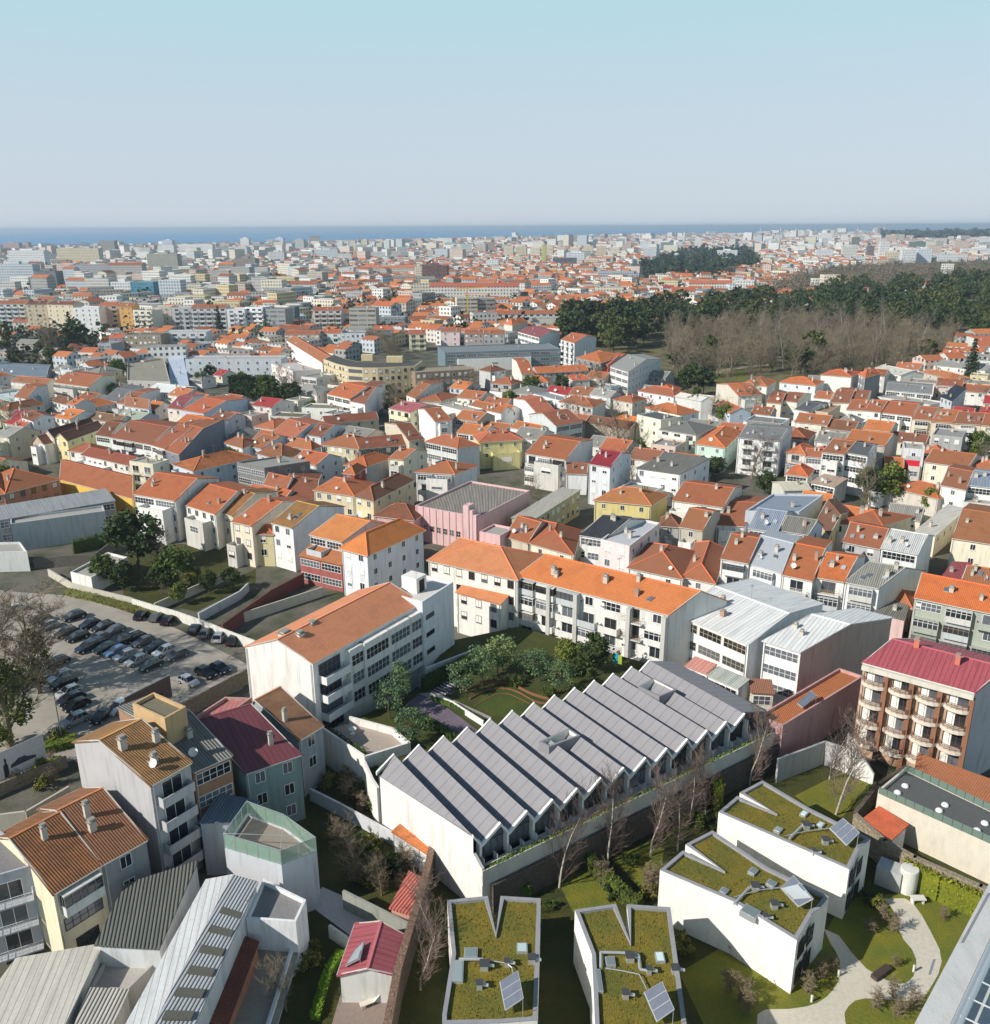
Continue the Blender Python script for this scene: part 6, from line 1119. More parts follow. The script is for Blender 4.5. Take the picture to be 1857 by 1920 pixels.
# ================================================================ car park
def carmesh():
    b = MB(); prof = [(-2.05, .32), (-2.1, .6), (-2.0, .88), (-1.75, .93), (-1.15, .96), (1.0, .92), (1.75, .8), (2.05, .62), (2.1, .36)]
    def sec(x, z, w): return [V(x, -w, z), V(x, w, z)]
    ws = [.78, .84, .84, .84, .87, .87, .83, .78, .74]; n = len(prof)
    for s in (-1, 1):
        f = [V(prof[i][0], s * ws[i], prof[i][1]) for i in range(n)] + [V(2.0, s * .74, .24), V(-2.0, s * .76, .24)]
        b.poly(f if s < 0 else f[::-1])
    for i in range(n - 1): a, c = prof[i], prof[i + 1]; b.poly([V(a[0], -ws[i], a[1]), V(c[0], -ws[i + 1], c[1]), V(c[0], ws[i + 1], c[1]), V(a[0], ws[i], a[1])])
    b.poly([V(-2, -.76, .24), V(-2, .76, .24), V(2, .74, .24), V(2, -.74, .24)])
    # pillars and roof skin
    R0 = [(-1.35, .62, 1.4), (-1.0, .64, 1.46), (-.1, .65, 1.47), (.25, .62, 1.42)]
    for i in range(3): a, c = R0[i], R0[i + 1]; b.poly([V(a[0], -a[1], a[2]), V(c[0], -c[1], c[2]), V(c[0], c[1], c[2]), V(a[0], a[1], a[2])]); b.poly([V(a[0], a[1], a[2] - .05), V(c[0], c[1], c[2] - .05), V(c[0], -c[1], c[2] - .05), V(a[0], -a[1], a[2] - .05)])
    for s in (-1, 1):
        for (x0, x1, xt) in ((-1.95, -1.8, -1.38), (.02, .1, -.25), (.92, 1.02, .28), (-.85, -.78, -.8)):
            b.solid([V(xt, s * .64, 1.43), V(xt + .07, s * .64, 1.43), V(xt + .07, s * .6, 1.43), V(xt, s * .6, 1.43)][::(1 if s < 0 else -1)], [V(x0, s * .83, .92), V(x1, s * .83, .92), V(x1, s * .78, .92), V(x0, s * .78, .92)][::(1 if s < 0 else -1)])
    g = MB(); bt = [(-1.9, .8, .9), (1.0, .8, .91)]; tp_ = [(-1.34, .61, 1.41), (.26, .61, 1.41)]
    P_ = [V(bt[0][0], -.8, .9), V(bt[1][0], -.8, .91), V(bt[1][0], .8, .91), V(bt[0][0], .8, .9)]; Q_ = [V(-1.34, -.61, 1.4), V(.26, -.61, 1.4), V(.26, .61, 1.4), V(-1.34, .61, 1.4)]; g.solid(Q_, P_)
    w = MB(); w.tube((0, -.1, 0), (0, .1, 0), .31, n=14, mi=0); w.tube((0, -.105, 0), (0, .105, 0), .19, n=10, mi=1)
    l = MB(); l.box(-.04, .04, -.17, .17, -.07, .07)
    return b, g.mesh('windows', mat('glass', (22, 26, 32))), w.mesh('wheel', [mat('plain', (30, 30, 32)), METAL]), l.mesh('headlight', mat('metal', (226, 226, 220))), l.mesh('taillight', mat('plain', (150, 24, 20)))
CB, CG, CW, CHL, CTL = carmesh(); BODY = {}
COLS = dict(black=(26, 28, 32), navy=(36, 44, 62), grey=(96, 98, 102), silver=(176, 180, 184), white=(232, 232, 230), blue=(104, 134, 176), green=(50, 66, 62), brown=(70, 62, 58))
def car(col, p, hd, label, k=1.0):
    if col not in BODY: BODY[col] = CB.mesh('car_body', mat('paint', COLS[col]))
    r = empty('parked_car', (p.x, p.y, .025), label, 'car', 'cars in the car park'); r.rotation_euler = (0, 0, hd); r.scale = (k, k, k * random.choice((1, 1.0, 1.08)))
    def pt(n_, me, loc):
        o = bpy.data.objects.new(n_, me); S.collection.objects.link(o); o.parent = r; o.location = loc
    pt('body', BODY[col], (0, 0, 0)); pt('windows', CG, (0, 0, 0))
    for x in (-1.3, 1.32):
        for y in (-.76, .76): pt('wheel', CW, (x, y, .31))
    for y in (-.58, .58): pt('headlight', CHL, (2.04, y, .62)); pt('taillight', CTL, (-2.05, y, .74))
def hdg(t, a, b_): q = at(t, *b_) - at(t, *a); return math.atan2(q.y, q.x)
h1, h2, h3 = hdg('e', (735, 1190), (570, 1250)), hdg('e', (1390, 1280), (1450, 1205)), hdg('i', (1290, 275), (1450, 350))
CARS = [('e', 540, 1165, 'black', h1, 'alone beyond the main block, under the bare tree'), ('e', 655, 1222, 'navy', h1, 'first of the upper row of three'), ('e', 755, 1242, 'black', h1, 'middle of the upper row of three'), ('e', 832, 1268, 'grey', h1, 'right end of the upper row of three'),
 ('e', 345, 1235, 'silver', h1, 'half hidden by the bare tree twigs'), ('e', 485, 1285, 'brown', h1, 'left of the block, beside a black hatchback'), ('e', 565, 1312, 'black', h1, 'second from the left in the block'), ('e', 700, 1362, 'navy', h1, 'at the left end of the central double row'),
 ('e', 775, 1395, 'green', h1, 'second in the central double row'), ('e', 978, 1318, 'black', h1, 'at the far right corner of the central block'), ('e', 1045, 1348, 'grey', h1, 'near the right of the central block'), ('e', 1132, 1390, 'black', h1, 'between the grey and the white hatchback'),
 ('e', 850, 1418, 'blue', h1, 'in the middle of the lower row'), ('e', 915, 1448, 'silver', h1, 'right of the blue one in the lower row'), ('e', 1000, 1485, 'silver', h1, 'estate at the middle of the lowest row'), ('e', 1200, 1420, 'white', h1, 'at the right of the double row'),
 ('e', 1288, 1445, 'grey', h1, 'last on the right by the red barrier'), ('i', 1100, 205, 'green', h1, 'lowest in the central block'), ('i', 450, 285, 'silver', h1, 'uppermost of the stack at the left edge'), ('i', 465, 335, 'black', h1, 'second of the stack at the left edge'),
 ('i', 505, 395, 'silver', h1, 'third of the stack at the left edge'), ('i', 520, 450, 'navy', h1, 'fourth of the stack at the left edge'), ('i', 560, 495, 'black', h1, 'fifth of the stack at the left edge'), ('i', 550, 605, 'silver', h1, 'nearest on the left by the lamp post'),
 ('i', 745, 575, 'black', h1 + .4, 'behind the ochre tower roof'), ('i', 870, 510, 'white', h1 + .3, 'peeking out left of the brown billboard'), ('i', 1370, 320, 'silver', h3, 'with sunlit bonnet by the stone wall'), ('i', 1495, 262, 'black', h3, 'left of two dark ones by the stone wall'), ('i', 1600, 228, 'navy', h3, 'right of two dark ones by the stone wall'),
 ('e', 1030, 1152, 'black', h2, 'first by the far boundary wall'), ('e', 1140, 1165, 'grey', h2, 'second by the far boundary wall'), ('e', 1225, 1190, 'black', h2, 'third by the far boundary wall'), ('e', 1420, 1252, 'navy', h2, 'fourth by the far boundary wall'),
 ('e', 1500, 1282, 'grey', h2, 'fifth by the far boundary wall'), ('e', 1598, 1312, 'silver', h2, 'sixth by the far boundary wall'), ('e', 1702, 1335, 'black', h2, 'last by the far boundary wall'), ('e', 100, 1110, 'white', h1, 'seen through the bare tree'), ('e', 300, 1190, 'grey', h1, 'far left among the twigs'),
 ('i', 420, 180, 'black', h1, 'in the tree shade left of the block'), ('i', 640, 75, 'navy', h1, 'lower left corner of the central block'), ('i', 720, 10, 'grey', h1, 'left middle of the central block'), ('i', 900, 25, 'black', h1, 'heart of the central block')]
for t, x, y, c, h, lb in CARS: car(c, at(t, x, y), h + U(-.04, .04), c + ' car ' + lb, U(.95, 1.04))
for x, y, c, lb in ((1690, 700, 'black', 'left'), (1755, 706, 'grey', 'middle'), (1815, 716, 'navy', 'right')): car(c, at('d', x, y), .2, c + ' car, %s of three beside the depot lawn' % lb)
b = MB(); q = at('i', 455, 740); b.tube(q, q + V(0, 0, 8), .09, .06, n=8); b.tube(q + V(-.9, 0, 7.9), q + V(.9, 0, 8.0), .05, n=6)
for s in (-1, 1): b.obox(q, V(1, 0), V(0, 1), s * .9 - .35, s * .9 + .35, -.14, .14, 7.9, 8.05)
tag(b.build('street_lamp', mat('metal', (150, 152, 150))), 'tall grey double headed lamp at the near edge of the car park', 'street lamp')
def billboard(label, t, a, b_, z, h, cols):
    A_, B_ = at(t, *a, z), at(t, *b_, z); d_ = (B_ - A_).normalized(); n_ = V(d_.y, -d_.x); L_ = (B_ - A_).length; r = empty('billboard', V(A_.x, A_.y), label, 'billboard'); A0 = V(A_.x, A_.y)
    m = MB(); m.obox(A0, d_, n_, 0, L_, -.12, 0, z - h, z, 0); m.build('poster', mat('flat', cols[0]), r)
    m = MB(); 
    for f in (.1, .5, .9): m.obox(A0, d_, n_, L_ * f - .08, L_ * f + .08, -.35, -.121, 0, z, 0)
    m.obox(A0, d_, n_, -.08, L_ + .08, -.1, .05, z + .002, z + .1); m.obox(A0, d_, n_, -.08, L_ + .08, -.1, .05, z - h - .1, z - h - .002); m.build('frame', METAL, r)
    m = MB(); x0 = L_ * .3; w = L_ * .5; zz = z - h * .72   # car shape on the poster
    pr = [(0, 0), (1, 0), (1.0, .12), (.86, .2), (.7, .24), (.58, .36), (.32, .37), (.18, .24), (.02, .18)]
    m.poly([A0 + d_ * (x0 + p[0] * w) + n_ * .01 + V(0, 0, zz + p[1] * w * .8) for p in pr]); m.build('poster_print', mat('flat', cols[1]), r)
    return r, A0, d_, n_, L_
billboard('long brown billboard showing a dark car, standing at the near edge of the car park', 'i', (905, 420), (1232, 255), 5.6, 3.6, ((104, 86, 82), (52, 48, 50)))
r, A0, d_, n_, L_ = billboard('pale billboard with a figure and a car on the grassy bank, left edge', 'i', (-60, 850), (310, 685), 5.4, 3.8, ((206, 210, 214), (66, 74, 78)))
m = MB(); m.poly([A0 + d_ * (L_ * x) + n_ * .012 + V(0, 0, 1.62 + z) for x, z in ((.16, 0), (.25, 0), (.26, 1.6), (.235, 2.1), (.245, 2.5), (.225, 2.8), (.2, 2.75), (.195, 2.45), (.205, 2.1), (.165, 1.7))]); m.build('poster_figure', mat('flat', (60, 52, 46)), r)
# deck chair, laundry, marquee bits
b = MB(); q = at('n', 900, 1330, .06); ux = V(.9, .45).normalized(); uy = V(-ux.y, ux.x); b.obox(q, ux, uy, -.9, .4, -.3, .3, .35, .4); 
b.solid([q + ux * .4 + uy * -.3 + V(0, 0, .4), q + ux * 1.0 + uy * -.3 + V(0, 0, .95), q + ux * 1.0 + uy * .3 + V(0, 0, .95), q + ux * .4 + uy * .3 + V(0, 0, .4)], [q + ux * .4 + uy * -.3 + V(0, 0, .35), q + ux * 1.0 + uy * -.3 + V(0, 0, .9), q + ux * 1.0 + uy * .3 + V(0, 0, .9), q + ux * .4 + uy * .3 + V(0, 0, .35)])
for a_ in (-.8, .3):
    for c_ in (-.27, .27): b.tube(q + ux * a_ + uy * c_, q + ux * a_ + uy * c_ + V(0, 0, .36), .03, n=5)
tag(b.build('deck_chair', mat('plain', (214, 206, 190))), 'pale deck chair on the patio below the red metal roofed hut', 'deck chair')
b = MB(); q = at('k', 905, 75, 7.4); e = V(.85, -.53); b.obox(V(q.x - .5, q.y - 1.2, 5.9), e, V(.53, .85), 0, .8, 0, .03, 0, 1.7, 0); b.obox(V(q.x - .5, q.y - 1.2, 5.9), e, V(.53, .85), .85, 1.5, 0, .03, .1, 1.6, 1); o = b.build('laundry', [mat('plain', (40, 150, 176)), mat('plain', (150, 170, 60))]); tag(o, 'turquoise and green washing hung from a balcony of the long orange roofed block', 'laundry')
# ================================================================ trees and shrubs
def crown(seed, rx, rz, nclump, per, size, zc, flat=1.0, cs=.32):
    rr = random.Random(seed); b = MB()
    for _ in range(nclump):
        t = rr.uniform(0, 6.283); u = rr.uniform(-1, 1); r = rr.uniform(.55, 1.0) ** .5; s = math.sqrt(1 - u * u)
        c = V(math.cos(t) * s * rx * r, math.sin(t) * s * rx * r, zc + u * rz * r); k = rx * cs * rr.uniform(.6, 1.3)
        for _ in range(per):
            p = c + V(rr.gauss(0, .5), rr.gauss(0, .5), rr.gauss(0, .5) * flat) * k; z = size * rr.uniform(.6, 1.5)
            a = Vector((rr.gauss(0, 1), rr.gauss(0, 1), rr.gauss(0, 1) + .6)).normalized(); e = a.orthogonal().normalized() * z; f = a.cross(e)
            b.poly([p - e, p + f * .7, p + e, p - f * .7])
    return b
def branches(seed, h, spread, depth, r0, nn=3, up=.35, t0=.35, droop=0.0, rmin=.016):
    rr = random.Random(seed); b = MB(); tr = MB()
    def grow(p, d, L, r, k):
        segs = 2 if k else 4; q = p
        for i in range(segs):
            d = (d + V(rr.gauss(0, .1), rr.gauss(0, .1), rr.gauss(0, .05) - droop * k)).normalized(); n_ = q + d * (L / segs)
            r1 = r * (1 - .35 * (i + 1) / segs) if k else r0 * (1 - .8 * (i + 1) / segs)
            (tr if k == 0 else b).tube(q, n_, r if k else r0 * (1 - .8 * i / segs), r1, n=6 if k == 0 else 3, cap=False); q = n_
            if k < depth and (k or (i + 1) / segs > t0):
                for _ in range(nn if k else nn + 2):
                    a = rr.uniform(0, 6.283); e = (d * up + V(math.cos(a), math.sin(a), rr.uniform(-.1, .6)) * spread).normalized(); grow(q - d * rr.uniform(0, L / segs * .8), e, L * rr.uniform(.38, .6) * (1 if k else .75), max(rmin, r1 * .5), k + 1)
    grow(V(0, 0, -.2), V(0, 0, 1), h, r0, 0); return tr, b
LF = dict(dark=(62, 78, 46), mid=(80, 98, 50), lite=(110, 122, 62), blue=(62, 82, 62), olive=(112, 112, 56))
PROTO = {}
BARK, BIRCH = mat('bark', (110, 98, 86)), mat('bark', (206, 198, 188)); TWIG, RTWIG = mat('bark', (146, 132, 112)), mat('bark', (132, 114, 104))
def proto(kind, v):
    k = (kind, v)
    if k in PROTO: return PROTO[k]
    s = hash(kind) % 1 + v * 17 + 3
    if kind in ('evergreen', 'court'):
        c = crown(s, 2.4, 2.4, 30 if kind == 'court' else 34, 44 if kind == 'court' else 70, .17 if kind == 'court' else .22, 4.2); t, b = branches(s, 4.6, .7, 2, .16, 2); lf = mat('leaf', [LF['mid'], LF['dark'], LF['lite']][v % 3] if kind == 'evergreen' else [(96, 118, 86), (122, 138, 92)][v % 2])
        P_ = [('trunk', t.mesh('trunk', BARK)), ('limbs', b.mesh('limbs', BARK)), ('crown', c.mesh('crown', lf))]
    elif kind == 'wood':
        c = crown(s, 5.5, 4.2 + v, 30, 26, .75, 10.5, .7); t, b = branches(s, 11, .7, 1, .35, 3); P_ = [('trunk', t.mesh('trunk', BARK)), ('limbs', b.mesh('limbs', BARK)), ('crown', c.mesh('crown', mat('leaf', [LF['dark'], (58, 72, 48), (84, 92, 54)][v % 3])))]
    elif kind == 'umbrella':
        c = crown(s, 9, 3.2, 46, 34, .8, 13, .5, .22); t, b = branches(s, 13, .8, 1, .5, 4, t0=.6); P_ = [('trunk', t.mesh('trunk', BARK)), ('limbs', b.mesh('limbs', BARK)), ('crown', c.mesh('crown', mat('leaf', (48, 60, 34))))]
    elif kind == 'conifer':
        c = MB(); rr = random.Random(s)
        for i in range(14):
            z = 2 + i * 1.0; r = 3.2 * (1 - i / 15) + .3
            for _ in range(int(18 * r)):
                a = rr.uniform(0, 6.283); q = r * rr.uniform(.3, 1); p = V(math.cos(a) * q, math.sin(a) * q, z - q * .25 + rr.uniform(-.3, .3)); n_ = Vector((math.cos(a), math.sin(a), .9)).normalized(); e = n_.orthogonal().normalized() * .55; f = n_.cross(e) * .8; c.poly([p - e, p + f, p + e, p - f])
        t = MB(); t.tube((0, 0, -.2), (0, 0, 15.5), .28, .03, n=7); P_ = [('trunk', t.mesh('trunk', BARK)), ('crown', c.mesh('crown', mat('leaf', (46, 58, 42))))]
    elif kind == 'bare': t, b = branches(s, 10, .75, 3, .22, 3, up=.7, t0=.2, rmin=.022); P_ = [('trunk', t.mesh('trunk', TWIG)), ('branches', b.mesh('branches', TWIG))]
    elif kind == 'birch': t, b = branches(s, 8.5, .5, 3, .12, 3, up=.8, t0=.2); P_ = [('trunk', t.mesh('trunk', BIRCH)), ('branches', b.mesh('branches', RTWIG))]
    elif kind == 'poplar': t, b = branches(s, 14, .4, 3, .16, 2, up=1.2, t0=.1); P_ = [('trunk', t.mesh('trunk', BIRCH)), ('branches', b.mesh('branches', mat('bark', (150, 140, 128))))]
    elif kind == 'big': t, b = branches(s, 17, .8, 4, .45, 3, up=.6, t0=.2, rmin=.03); P_ = [('trunk', t.mesh('trunk', TWIG)), ('branches', b.mesh('branches', TWIG))]
    elif kind == 'twiggy': t, b = branches(s, 2.4, .85, 3, .07, 3, up=.5, t0=.15); P_ = [('trunk', t.mesh('trunk', TWIG)), ('branches', b.mesh('branches', mat('bark', (150, 134, 110))))]
    elif kind == 'shrub': c = crown(s, 1.0, .8, 14, 60, .13, .8); P_ = [('foliage', c.mesh('foliage', mat('leaf', [LF['mid'], LF['olive'], LF['dark']][v % 3])))]
    PROTO[k] = P_; return P_
def tree(kind, p, label=None, k=1.0, v=None, group=None, z=0.0, name=None, cat='tree', kz=None, sc=None):
    v = random.randrange(3) if v is None else v
    r = bpy.data.objects.new(name or dict(shrub='shrub', birch='birch_tree', umbrella='umbrella_pine', conifer='conifer', twiggy='bare_shrub', wood='evergreen_tree', evergreen='garden_tree', court='garden_tree', bare='bare_tree', poplar='bare_tree', big='bare_tree').get(kind, 'tree'), None); S.collection.objects.link(r)
    r.location = (p[0], p[1], z); r.rotation_euler = (0, 0, U(0, 6.28)); r.scale = sc or (k, k, kz or k * U(.9, 1.12)); tag(r, label, cat if kind not in ('shrub', 'twiggy') else 'shrub', group)
    if label and not group and kind not in ('shrub', 'twiggy'): q_ = V(p[0], p[1]); FOOT.append([q_ + V(a, b) * 2.2 * k for a, b in ((-1, -1), (1, -1), (1, 1), (-1, 1))])
    for n_, me in proto(kind, v): o = bpy.data.objects.new(n_, me); S.collection.objects.link(o); o.parent = r
    return r
# birches and bare trees of the near gardens
for t, x, y, k, kind, lb in [('n', 1385, 985, 1.0, 'birch', 'pale stemmed bare birch beside the old wall, the fuller of two'), ('n', 1270, 1225, .8, 'birch', 'thin bare birch in front of the fuller one by the old wall'),
    ('o', 408, 395, 1.0, 'birch', 'bare birch below the left end of the planted edge'), ('o', 782, 245, 1.05, 'birch', 'bare birch left of the clipped hedge top'), ('o', 1160, 250, 1.0, 'birch', 'leaning bare birch right of the hedge on the small lawn'),
    ('o', 1355, 215, .95, 'birch', 'reddish bare birch by the corner of the nearer slanting house'), ('k', 1420, 1300, .85, 'birch', 'slim birch rising against the hall\'s planted edge'), ('k', 1540, 1250, .8, 'birch', 'single straight birch by the ivy covered pier'),
    ('l', 110, 1055, 1.0, 'birch', 'forked birch left of the farther slanting house'), ('l', 735, 1268, 1.15, 'birch', 'tall white birch in the middle of its own small lawn'), ('l', 690, 1010, .9, 'birch', 'birch behind the tall white one, nearer the wall'),
    ('n', 830, 440, .62, 'bare', 'round bare tree in the shaded gardens below the white hall'), ('n', 300, 1380, .5, 'bare', 'little bare tree in the narrow garden by the white parapet wall'), ('n', 990, 540, .45, 'bare', 'small bare tree left of the salmon shelter roof'),
    ('e', 1140, 800, .8, 'bare', 'bare tree beside the big evergreen in the gardens'), ('n', 1470, 260, .55, 'bare', 'bare bush tree at the foot of the white hall wall')]:
    p = at(t, x, y); dd = (p - q0).dot(en)
    if t in 'ok' and -7 < dd < 1.3: p = p + en * (1.3 - dd)
    tree(kind, p, lb, k, group='bare trees of the near gardens')
SHL = 'nearest the concrete tank|lower right of the shaded trio|lower left of the shaded trio|on the lawn point above two bollards|below the glazed end wall|tallest beside the glazed end wall|at the left of the lower lawn|at the top of the lower lawn|in the middle of the lower lawn|at the right of the lower lawn|large and round left of the slanting house|low one nearest the bottom edge|by the nearer house\'s corner|beside the bench|large one right of the second notched roof|under the ivy covered wall'.split('|')
for t, x, y, k in [('p', 1060, 720, 1), ('p', 1140, 800, 1.1), ('p', 985, 800, 1), ('p', 520, 1240, 1.2), ('p', 615, 1130, 1.2), ('p', 725, 1090, 1.1), ('p', 1010, 1350, 1.2), ('p', 1160, 1280, 1.1), ('p', 1180, 1420, 1.1), ('p', 1285, 1370, 1.2), ('p', 30, 1290, 1.5), ('p', 110, 1390, 1.1), ('p', 420, 1190, .8), ('p', 1160, 1050, .7), ('o', 1750, 1240, 1.4), ('p', 1520, 720, .8)]:
    tree('twiggy', at(t, x, y), 'small leafless shrub by the curved path, %s' % SHL.pop(0), k * .72, group='leafless shrubs around the curved path')
# leafy trees of the court and gardens
for t, x, y, k, kind, z, lb in [('k', 80, 215, 1.15, 'court', 4, 'silvery green tree at the left of the court\'s back row'), ('k', 245, 250, .8, 'court', 4, 'slim tree second in the court\'s back row'), ('k', 355, 300, .95, 'court', 4, 'rounded tree above the lawn steps'), ('k', 515, 380, .95, 'court', 4, 'bushy tree at the right end of the lawn steps'),
    ('k', 740, 225, .95, 'evergreen', 4, 'dense dark evergreen under the glazed balconies'), ('k', 545, 200, .7, 'evergreen', 4, 'small evergreen left of the dense dark one'), ('j', 1110, 480, 1.15, 'court', 4, 'tall tree against the white block\'s windows'), ('j', 1050, 570, .95, 'court', 4, 'tree at the lower corner of the white block'),
    ('j', 1205, 760, 1.05, 'court', 4, 'bright rounded tree beside the terrace wall'), ('j', 1565, 390, 1.05, 'court', 4, 'tree beside the cycle racks'), ('j', 1720, 330, 1.1, 'court', 4, 'tree between the cycle racks and the lawn'), ('j', 1830, 250, 1.1, 'court', 4, 'tree at the back of the lawn behind the cycle racks'), ('j', 1010, 500, .7, 'court', 4, 'little tree below the grid windows'),
    ('e', 1000, 800, 2.1, 'evergreen', 0, 'large dense evergreen in the gardens beyond the car park'), ('e', 760, 930, 1.0, 'evergreen', 0, 'palm like bushy tree beside the grey garden shed'), ('e', 1280, 950, 1.3, 'evergreen', 0, 'broad yellow green tree among the gardens'), ('e', 1180, 980, .9, 'evergreen', 0, 'bush tree on the near side of the broad yellow green one'), ('e', 900, 960, .9, 'evergreen', 0, 'dark tree at the foot of the large evergreen'),
    ('e', 1300, 1060, .6, 'evergreen', 0, 'yellow green bush tree by the boundary wall'), ('e', 1520, 980, .65, 'evergreen', 0, 'bushy tree in the vegetable garden'), ('e', 1680, 960, .7, 'evergreen', 0, 'tree with large leaves against the concrete terrace'), ('e', 60, 370, 1.6, 'evergreen', 0, 'dark round tree at the left edge before the salmon school wing'),
    ('b', 170, 790, 2.0, 'evergreen', 0, 'bright crowned garden tree below the dark clipped trees'), ('b', 340, 800, 1.8, 'evergreen', 0, 'darker garden tree right of the bright crowned one'), ('b', 240, 800, 1.2, 'evergreen', 0, 'small golden tree between two garden trees'), ('c', 300, 740, 1.7, 'evergreen', 0, 'round dark tree among roofs left of centre right'), ('c', 510, 720, 1.3, 'evergreen', 0, 'smaller round dark tree right of its larger neighbour'),
    ('c', 1060, 1160, 1.0, 'evergreen', 0, 'bushy tree behind the white grey roofed house'), ('g', 1640, 150, 1.0, 'evergreen', 0, 'thin tree between white houses, right of centre'), ('h', 220, 260, 1.0, 'evergreen', 0, 'single bushy tree above the blue grey roof'), ('h', 975, 330, 1.5, 'evergreen', 0, 'left one of the two big garden trees, right'), ('h', 1120, 340, 1.5, 'evergreen', 0, 'right one of the two big garden trees, right'), ('h', 980, 380, 1.2, 'bare', 0, 'hazy bare tree before the two big garden trees'),
    ('h', 1400, 400, .9, 'evergreen', 0, 'bush tree above the long pale sheet roof'), ('c', 1700, 940, 1.3, 'evergreen', 0, 'tree clump beside the bluish house with orange slope'), ('c', 1620, 930, 1.0, 'bare', 0, 'bare grey tree left of that clump'), ('d', 80, 860, 1.4, 'bare', 0, 'greyish bare tree between orange roofs, right'), ('d', 1760, 1130, 1.2, 'evergreen', 0, 'brownish garden tree at the right edge'), ('c', 940, 1090, 1.3, 'bare', 0, 'wide bare tree below the brown tiled barn'),
    ('a', 525, 320, 1.35, 'conifer', 0, 'tall dark conifer before the cream pair of blocks'), ('a', 1600, 290, 1.25, 'conifer', 0, 'tall dark conifer before the light grey blocks'), ('a', 340, 420, 1.5, 'bare', 0, 'large bare tree at the left, among low roofs'), ('a', 440, 430, 1.3, 'bare', 0, 'second large bare tree left of the conifer'), ('a', 560, 400, 1.4, 'wood', 0, 'dark tree at the conifer\'s foot'), ('a', 20, 420, 1.1, 'wood', 0, 'dark tree at the left edge, middle distance'),
    ('a', 640, 520, .9, 'evergreen', 0, 'bush tree left of the concrete deck building'), ('a', 860, 590, 1.6, 'evergreen', 0, 'garden tree at the concrete deck building\'s corner'), ('a', 370, 470, 1.4, 'evergreen', 0, 'bushy pale tree behind the blue metal shed'), ('d', 1700, 620, 1.4, 'conifer', 0, 'dark conifer on the depot lawn at the right edge'), ('l', 1840, 1520, .01, 'shrub', 0, 'none')][:-1]:
    tree(kind, at(t, x, y, z), lb, k * (.8 if kind == 'court' else 1), z=z)
for t, x, y, k, lb in (('z', 20, 1400, 1.25, 'huge bare ivy clad tree at the left edge in front of the car park'), ('z', -70, 1300, 1.2, 'second huge bare tree cut by the left edge'), ('z', 75, 1300, .85, 'smaller bare tree right of the huge ivy clad one')):
    r = tree('big', at(t, x, y), lb, k)
    iv = crown(int(abs(x)) + 2, 2.6, 6.2, 60, 36, .2, 6.4); o = bpy.data.objects.new('ivy', iv.mesh('ivy', mat('leaf', (84, 92, 40)))); S.collection.objects.link(o); o.parent = r
def hedge(label, pts, h, w, col, n, size=.14, z=0.0, name='hedge'):
    b = MB()
    for i in range(len(pts) - 1):
        p, q = V(pts[i].x, pts[i].y, z), V(pts[i + 1].x, pts[i + 1].y, z); d_ = (q - p).normalized(); L_ = (q - p).length
        leaves(b, (p, d_, V(-d_.y, d_.x), 0, L_, -w / 2, w / 2, 0, h), int(n * L_), size, i + len(label)); c_ = MB()
        b.obox(p, d_, V(-d_.y, d_.x), .1, L_ - .1, -w * .38, w * .38, 0, h * .88)
    tag(b.build(name, mat('leaf', col)), label, 'hedge')
hedge('ragged clipped hedge running diagonally between the two small lawns', [at('o', 700, 260, 1), at('o', 830, 400, 1), at('o', 960, 520, 1), at('o', 1090, 610, 1)], 1.9, 1.3, (86, 98, 46), 260)
hedge('tall dark green hedge closing the court beside the white block', [at('j', 1290, 290, 5.5), at('j', 1660, 110, 5.5), at('k', 20, 110, 5.5)], 2.0, 1.4, (62, 82, 42), 260, z=4)
hedge('low hedge along the upper side of the purple ramp', [at('j', 1350, 415, 4.4), at('j', 1500, 470, 4.4), at('j', 1740, 590, 4.4)], .8, .7, (74, 92, 48), 120, .1, 4)
hedge('low shrubs along the lower side of the purple ramp', [at('j', 1170, 520, 4.4), at('j', 1330, 590, 4.4), at('j', 1520, 700, 4.4)], .9, 1.0, (64, 84, 44), 160, .11, 4)
hedge('column shaped clipped hedge block left, below the white hall corner', [at('n', 1770, 470, 1), at('n', 1840, 520, 1)], 2, 1.4, (76, 100, 46), 260)
hedge('clipped hedge block right, below the white hall corner', [at('o', 250, 420, 1), at('o', 255, 520, 1)], 2, 1.4, (78, 102, 44), 260)
hedge('ivy climbing the tall pier below the hall\'s planted edge', [at('k', 1640, 1090, 2), at('k', 1660, 1160, 2)], 4.2, 1.2, (96, 104, 40), 420, .16)
hedge('yellow green ivy covering the old wall by the path', [at('p', 1230, 300, 2.6), at('p', 1500, 430, 2.6), at('p', 1800, 560, 2.6)], 3.3, .8, (128, 134, 46), 420, .13, name='ivy')
hedge('big dark clipped trees forming a block beside the light blue building', [at('a', 1690, 722, 0), at('b', 205, 738, 0)], 10, 6, (38, 54, 32), 430, .4); FOOT.append([at('a', 1640, 770), at('b', 230, 790), at('b', 230, 640), at('a', 1640, 640)])
hedge('weedy growth along the far edge of the car park', [at('e', 480, 960, .5), at('e', 700, 1010, .5), at('e', 1000, 1090, .5), at('e', 1300, 1150, .5)], .9, 2.2, (104, 108, 60), 110, .16, name='weeds')
hedge('hedge along the grey school block\'s green terrace', [at('e', 520, 600, 3), at('e', 870, 520, 3)], 3.2, 1, (70, 86, 40), 200, .15)
hedge('overgrown bank under the billboard at the left', [at('i', 320, 780, .5), at('i', 560, 720, .5)], 1.2, 3, (84, 98, 40), 260, .15, name='weeds')
hedge('bright weeds beneath the dark lamp lit bank', [at('i', 240, 950, .5), at('i', 460, 880, .5)], 1.2, 2, (104, 116, 44), 260, .15, name='weeds')
